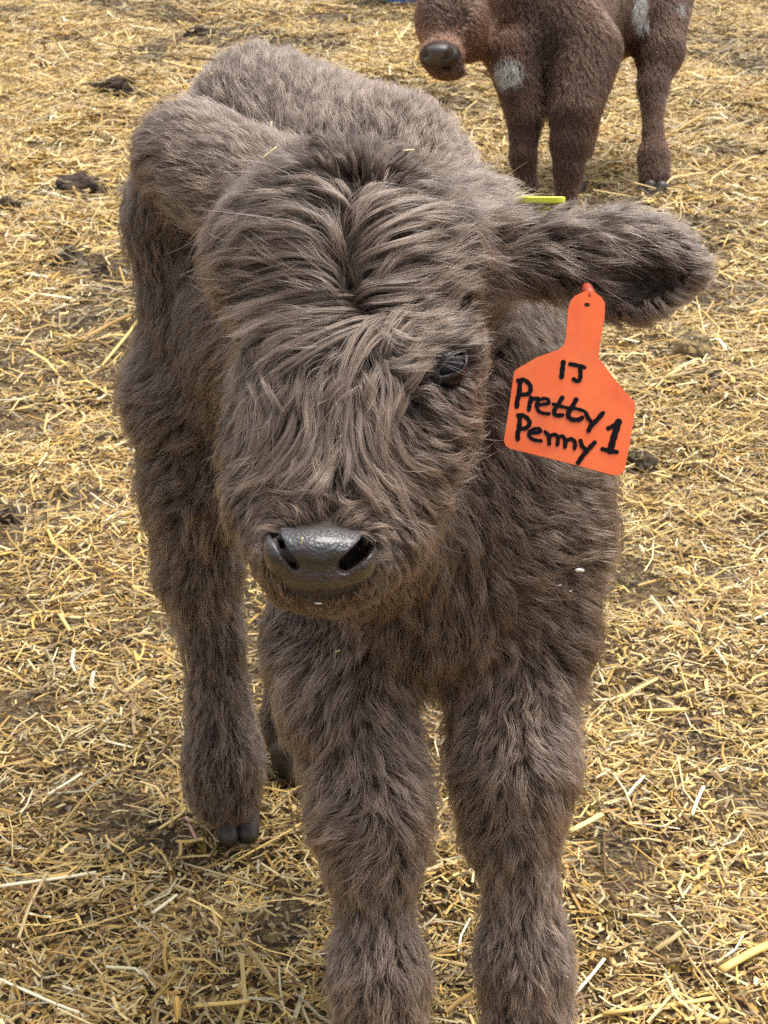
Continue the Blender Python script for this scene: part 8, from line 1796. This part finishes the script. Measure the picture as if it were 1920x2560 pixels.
# marker strokes: flat ribbons just proud of the plastic
words = {}
for row in TAG_STROKES: words.setdefault(row[0], []).append((row[1], np.array(row[2:]).reshape(-1, 2)))
for word, strokes in words.items():
    bm = bmesh.new()
    lev = 0
    for w, q in strokes:
        lev += 1
        k = len(q); m_ = (k - 1) * 6 + 1
        s = np.linspace(0, k - 1, m_); i = np.clip(s.astype(int), 0, k - 2); f = (s - i)[:, None]
        c = lambda z: q[np.clip(z, 0, k - 1)]
        p0, p1, p2, p3 = c(i - 1), c(i), c(i + 1), c(i + 2)
        cl = .5 * ((2 * p1) + (-p0 + p2) * f + (2 * p0 - 5 * p1 + 4 * p2 - p3) * f ** 2 + (-p0 + 3 * p1 - 3 * p2 + p3) * f ** 3)
        tg = unit(np.gradient(cl, axis=0)); nb = np.stack([-tg[:, 1], tg[:, 0]], -1)
        hw = w * .5 * (1 + .10 * np.sin(np.arange(m_) * 1.3 + lev))
        h = .0003 + .00006 * lev
        left = cl + nb * hw[:, None]; right = cl - nb * hw[:, None]
        cap0 = [cl[0] + hw[0] * (-tg[0] * math.sin(a) + nb[0] * math.cos(a)) for a in np.linspace(0, math.pi, 7)[1:-1]]
        cap1 = [cl[-1] + hw[-1] * (tg[-1] * math.sin(a) - nb[-1] * math.cos(a)) for a in np.linspace(0, math.pi, 7)[1:-1]]
        lv = [bm.verts.new(tagpt(a[0], a[1], h)) for a in left]; rv = [bm.verts.new(tagpt(a[0], a[1], h)) for a in right]
        for j in range(m_ - 1): bm.faces.new([lv[j], rv[j], rv[j + 1], lv[j + 1]])
        bm.faces.new([lv[0]] + [bm.verts.new(tagpt(a[0], a[1], h)) for a in cap0] + [rv[0]])
        bm.faces.new([rv[-1]] + [bm.verts.new(tagpt(a[0], a[1], h)) for a in cap1] + [lv[-1]])
    me = bpy.data.meshes.new('lettering'); bm.to_mesh(me); bm.free()
    o = link('lettering', me, M['ink'], ear_tag)
    tag(o, {'1J': 'small handwritten 1J at the top', 'Pretty': 'handwritten word Pretty', 'Penny': 'handwritten word Penny', 'one': 'large handwritten numeral 1'}[word])
# stud holding the tag to the ear
sx, sy = TAG_STUD[0]
V = []; Q = []
prof = [(.0, .0052), (.0012, .0050), (.003, .0036), (.0048, .0012), (.005, .0)]
NS = 16
base_p = np.array(tagpt(sx, sy - .001, -.0045))
axis = unit(TN * .8 - TU * .5); e1 = unit(np.cross(axis, TU)); e2 = np.cross(axis, e1)
for h, r in [(-.012, .004)] + prof:
    for j in range(NS):
        a = 2 * math.pi * j / NS
        V.append(tuple(base_p + axis * h + (e1 * math.cos(a) + e2 * math.sin(a)) * max(r, .0002)))
for i in range(len(prof)):
    for j in range(NS): Q.append((i * NS + j, i * NS + (j + 1) % NS, (i + 1) * NS + (j + 1) % NS, (i + 1) * NS + j))
me = bpy.data.meshes.new('stud'); me.from_pydata(V, [], Q)
for q in me.polygons: q.use_smooth = True
link('stud', me, M['stud'], ear_tag)

# ------------------------------------------------------------------ yellow tag seen edge-on over the ear
yx, yy, yz, ax_, ay_, az_, hw = YELLOW_TAG[0]
ytag = empty('ear_tag', (yx, yy, yz))
tag(ytag, 'small yellow ear tag seen edge-on along the top of the ear', 'ear tag')
bm = bmesh.new()
NS = 40
ring = []
for j in range(NS):
    a = 2 * math.pi * j / NS
    ex = math.copysign(abs(math.cos(a)) ** .5, math.cos(a)) * hw; ey = math.copysign(abs(math.sin(a)) ** .5, math.sin(a)) * .022
    ring.append((ex, ey))
top = [bm.verts.new((yx + a, yy + .020 + b2 * .97, yz + .0078 - b2 * .25)) for a, b2 in ring]
bot = [bm.verts.new((yx + a, yy + .020 + b2 * .97, yz + .0026 - b2 * .25)) for a, b2 in ring]
bm.faces.new(top); bm.faces.new(bot[::-1])
for j in range(NS): bm.faces.new([bot[j], bot[(j + 1) % NS], top[(j + 1) % NS], top[j]])
bmesh.ops.recalc_face_normals(bm, faces=bm.faces)
me = bpy.data.meshes.new('tag_panel'); bm.to_mesh(me); bm.free()
o = link('tag_panel', me, M['yellow'], ytag)
bv = o.modifiers.new('bevel', 'BEVEL'); bv.width = .0012; bv.segments = 3; bv.limit_method = 'ANGLE'; bv.angle_limit = math.radians(50)
V = []; Q = []
for i, (h, r) in enumerate([(.0, .006), (-.006, .006), (-.007, .003), (-.022, .003)]):
    for j in range(16):
        a = 2 * math.pi * j / 16
        V.append((yx + .002 + math.cos(a) * r, yy + .020 + math.sin(a) * r, yz + .003 + h))
    if i:
        for j in range(16): Q.append(((i - 1) * 16 + j, (i - 1) * 16 + (j + 1) % 16, i * 16 + (j + 1) % 16, i * 16 + j))
me = bpy.data.meshes.new('stud'); me.from_pydata(V, [], Q + [tuple(range(16))])
link('stud', me, M['yellow'], ytag)

# ------------------------------------------------------------------ flecks of straw and milk on the coat
FLL = ['white frothy fleck stuck in the chest fur under the tag', 'small white fleck in the chest fur, lower left of the frothy one', 'small white fleck in the chest fur, lowest of the three',
       'yellow straw crumb in the fur under the chin', 'pale straw caught in the fur at the upper left edge of the rump', 'fine straw standing in the fur behind the poll', 'thin straw lying in the fur beside the poll',
       'pale seed husk in the fur beside the ear base', 'tiny straw bit stuck on the wet nose', 'white froth on the lower lip', 'thin yellow straw caught on the hind leg', 'pale straw bit in the dark tuft on the poll']
for (x0, y0, z0, nx, ny, nz, dx, dy, dz, ln, kd_), lab in zip(FLECKS, FLL):
    c = Vector((x0, y0, z0)); nv = Vector((nx, ny, nz)); dv = Vector((dx, dy, dz))
    on_nose = 'nose' in lab or 'lip' in lab
    c += nv * (.0012 if on_nose else .018)
    if kd_ == 1:
        o = link('straw_fleck', straw_tube('straw_fleck', c - dv * ln * .5, c + dv * ln * .5 + nv * .003, .0018, (.80, .64, .34)), M['straw'])
        tag(o, lab, 'straw fleck')
    else:
        V = []; Q = []
        b2 = nv.cross(dv)
        for i in range(7):
            for j in range(12):
                a = math.pi * i / 6; bb = 2 * math.pi * j / 12
                q = 1 + .3 * math.sin(3 * bb + i) * math.sin(a)
                V.append(tuple(c + dv * math.cos(a) * ln * .5 + (b2 * math.cos(bb) * .28 + nv * math.sin(bb) * .2) * math.sin(a) * ln * .5 * q))
        for i in range(6):
            for j in range(12): Q.append((i * 12 + j, i * 12 + (j + 1) % 12, (i + 1) * 12 + (j + 1) % 12, (i + 1) * 12 + j))
        me = bpy.data.meshes.new('milk_fleck'); me.from_pydata(V, [], Q)
        for q in me.polygons: q.use_smooth = True
        o = link('milk_fleck', me, M['spit']); tag(o, lab, 'fleck')

# ------------------------------------------------------------------ the darker calf behind
calf2 = empty('calf', (.42, 4.2, 0))
tag(calf2, 'dark reddish-brown calf standing further back with a white chest spot', 'calf', 'young calves standing in the straw')
body2, FB2, BV2, BQ2 = sdf_object('body', FAR_PRIMS, .012, M['skin_red'], calf2, floor=.03)
nose2, FN2, _, _ = sdf_object('nose_pad', FAR_NOSE_PRIMS, .004, M['nose_far'], calf2)
hooves(calf2, FAR_HOOVES, .004)
for ex, ey, ez in FAR_EYES:
    me = bpy.data.meshes.new('eye'); bm = bmesh.new()
    bmesh.ops.create_uvsphere(bm, u_segments=20, v_segments=12, radius=.015, matrix=Matrix.Translation((ex, ey, ez)))
    bm.to_mesh(me); bm.free()
    for q in me.polygons: q.use_smooth = True
    link('eye', me, M['eye'], calf2)
def keep_far(p):
    lo, hi = FN2.lo, FN2.lo + FN2.vox * (FN2.n - 1)
    return ((sdf([q for q in FAR_NOSE_PRIMS if q[0] == 'e'], p) > .003) | ~np.all((p > lo) & (p < hi), axis=1)) & (p[:, 2] > .022)
coat2 = Coat(FB2, FAR_FLOW, np.array((.120, .064, .042)), np.array((.18, .080, .042)))
coat2.mod = (1.1, .7, None, 1); coat2.cap = .3; coat2.curl = .10
P_, R_, T_ = grow(coat2, BV2, BQ2, 30000, 210000, keep_far, lambda p: np.where(FB2.normal(p)[:, 1] < .45, 1, .5), 0.00032, 33, FAR_WHITE)
fur2 = curves_object('fur', P_, R_, T_, M['fur'], calf2); tag(fur2, kind='stuff')

# ------------------------------------------------------------------ blue trough at the far side
bx, by, bz = BLUE[0]
trough = empty('water_trough', (bx + .3, by + .3, 0))
tag(trough, 'blue plastic trough at the top edge behind the far calf\'s head', 'trough')
def rrect(w, d, r, z):
    out = []
    for (cx_, cy_, a0) in ((w - r, d - r, 0), (-w + r, d - r, 90), (-w + r, -d + r, 180), (w - r, -d + r, 270)):
        for k in range(7):
            a = math.radians(a0 + 15 * k)
            out.append((bx + .33 + cx_ + math.cos(a) * r, by + .28 + cy_ + math.sin(a) * r, z))
    return out
def loft(name, rings, m, parent, cap=True):
    V = [v for rg in rings for v in rg]; k = len(rings[0]); Q = []
    for i in range(len(rings) - 1):
        for j in range(k): Q.append((i * k + j, i * k + (j + 1) % k, (i + 1) * k + (j + 1) % k, (i + 1) * k + j))
    if cap: Q.append(tuple(range((len(rings) - 1) * k, len(rings) * k)))
    me = bpy.data.meshes.new(name); me.from_pydata(V, [], Q)
    for q in me.polygons: q.use_smooth = True
    return link(name, me, m, parent)
loft('tub', [rrect(.35, .23, .06, 0.0), rrect(.37, .25, .07, .10), rrect(.40, .27, .08, .30), rrect(.38, .25, .07, .30), rrect(.33, .21, .06, .03)], M['blue'], trough)
loft('rim', [rrect(.405, .275, .08, .285), rrect(.435, .305, .09, .288), rrect(.435, .305, .09, .31), rrect(.385, .255, .07, .312)], M['blue'], trough, cap=False)
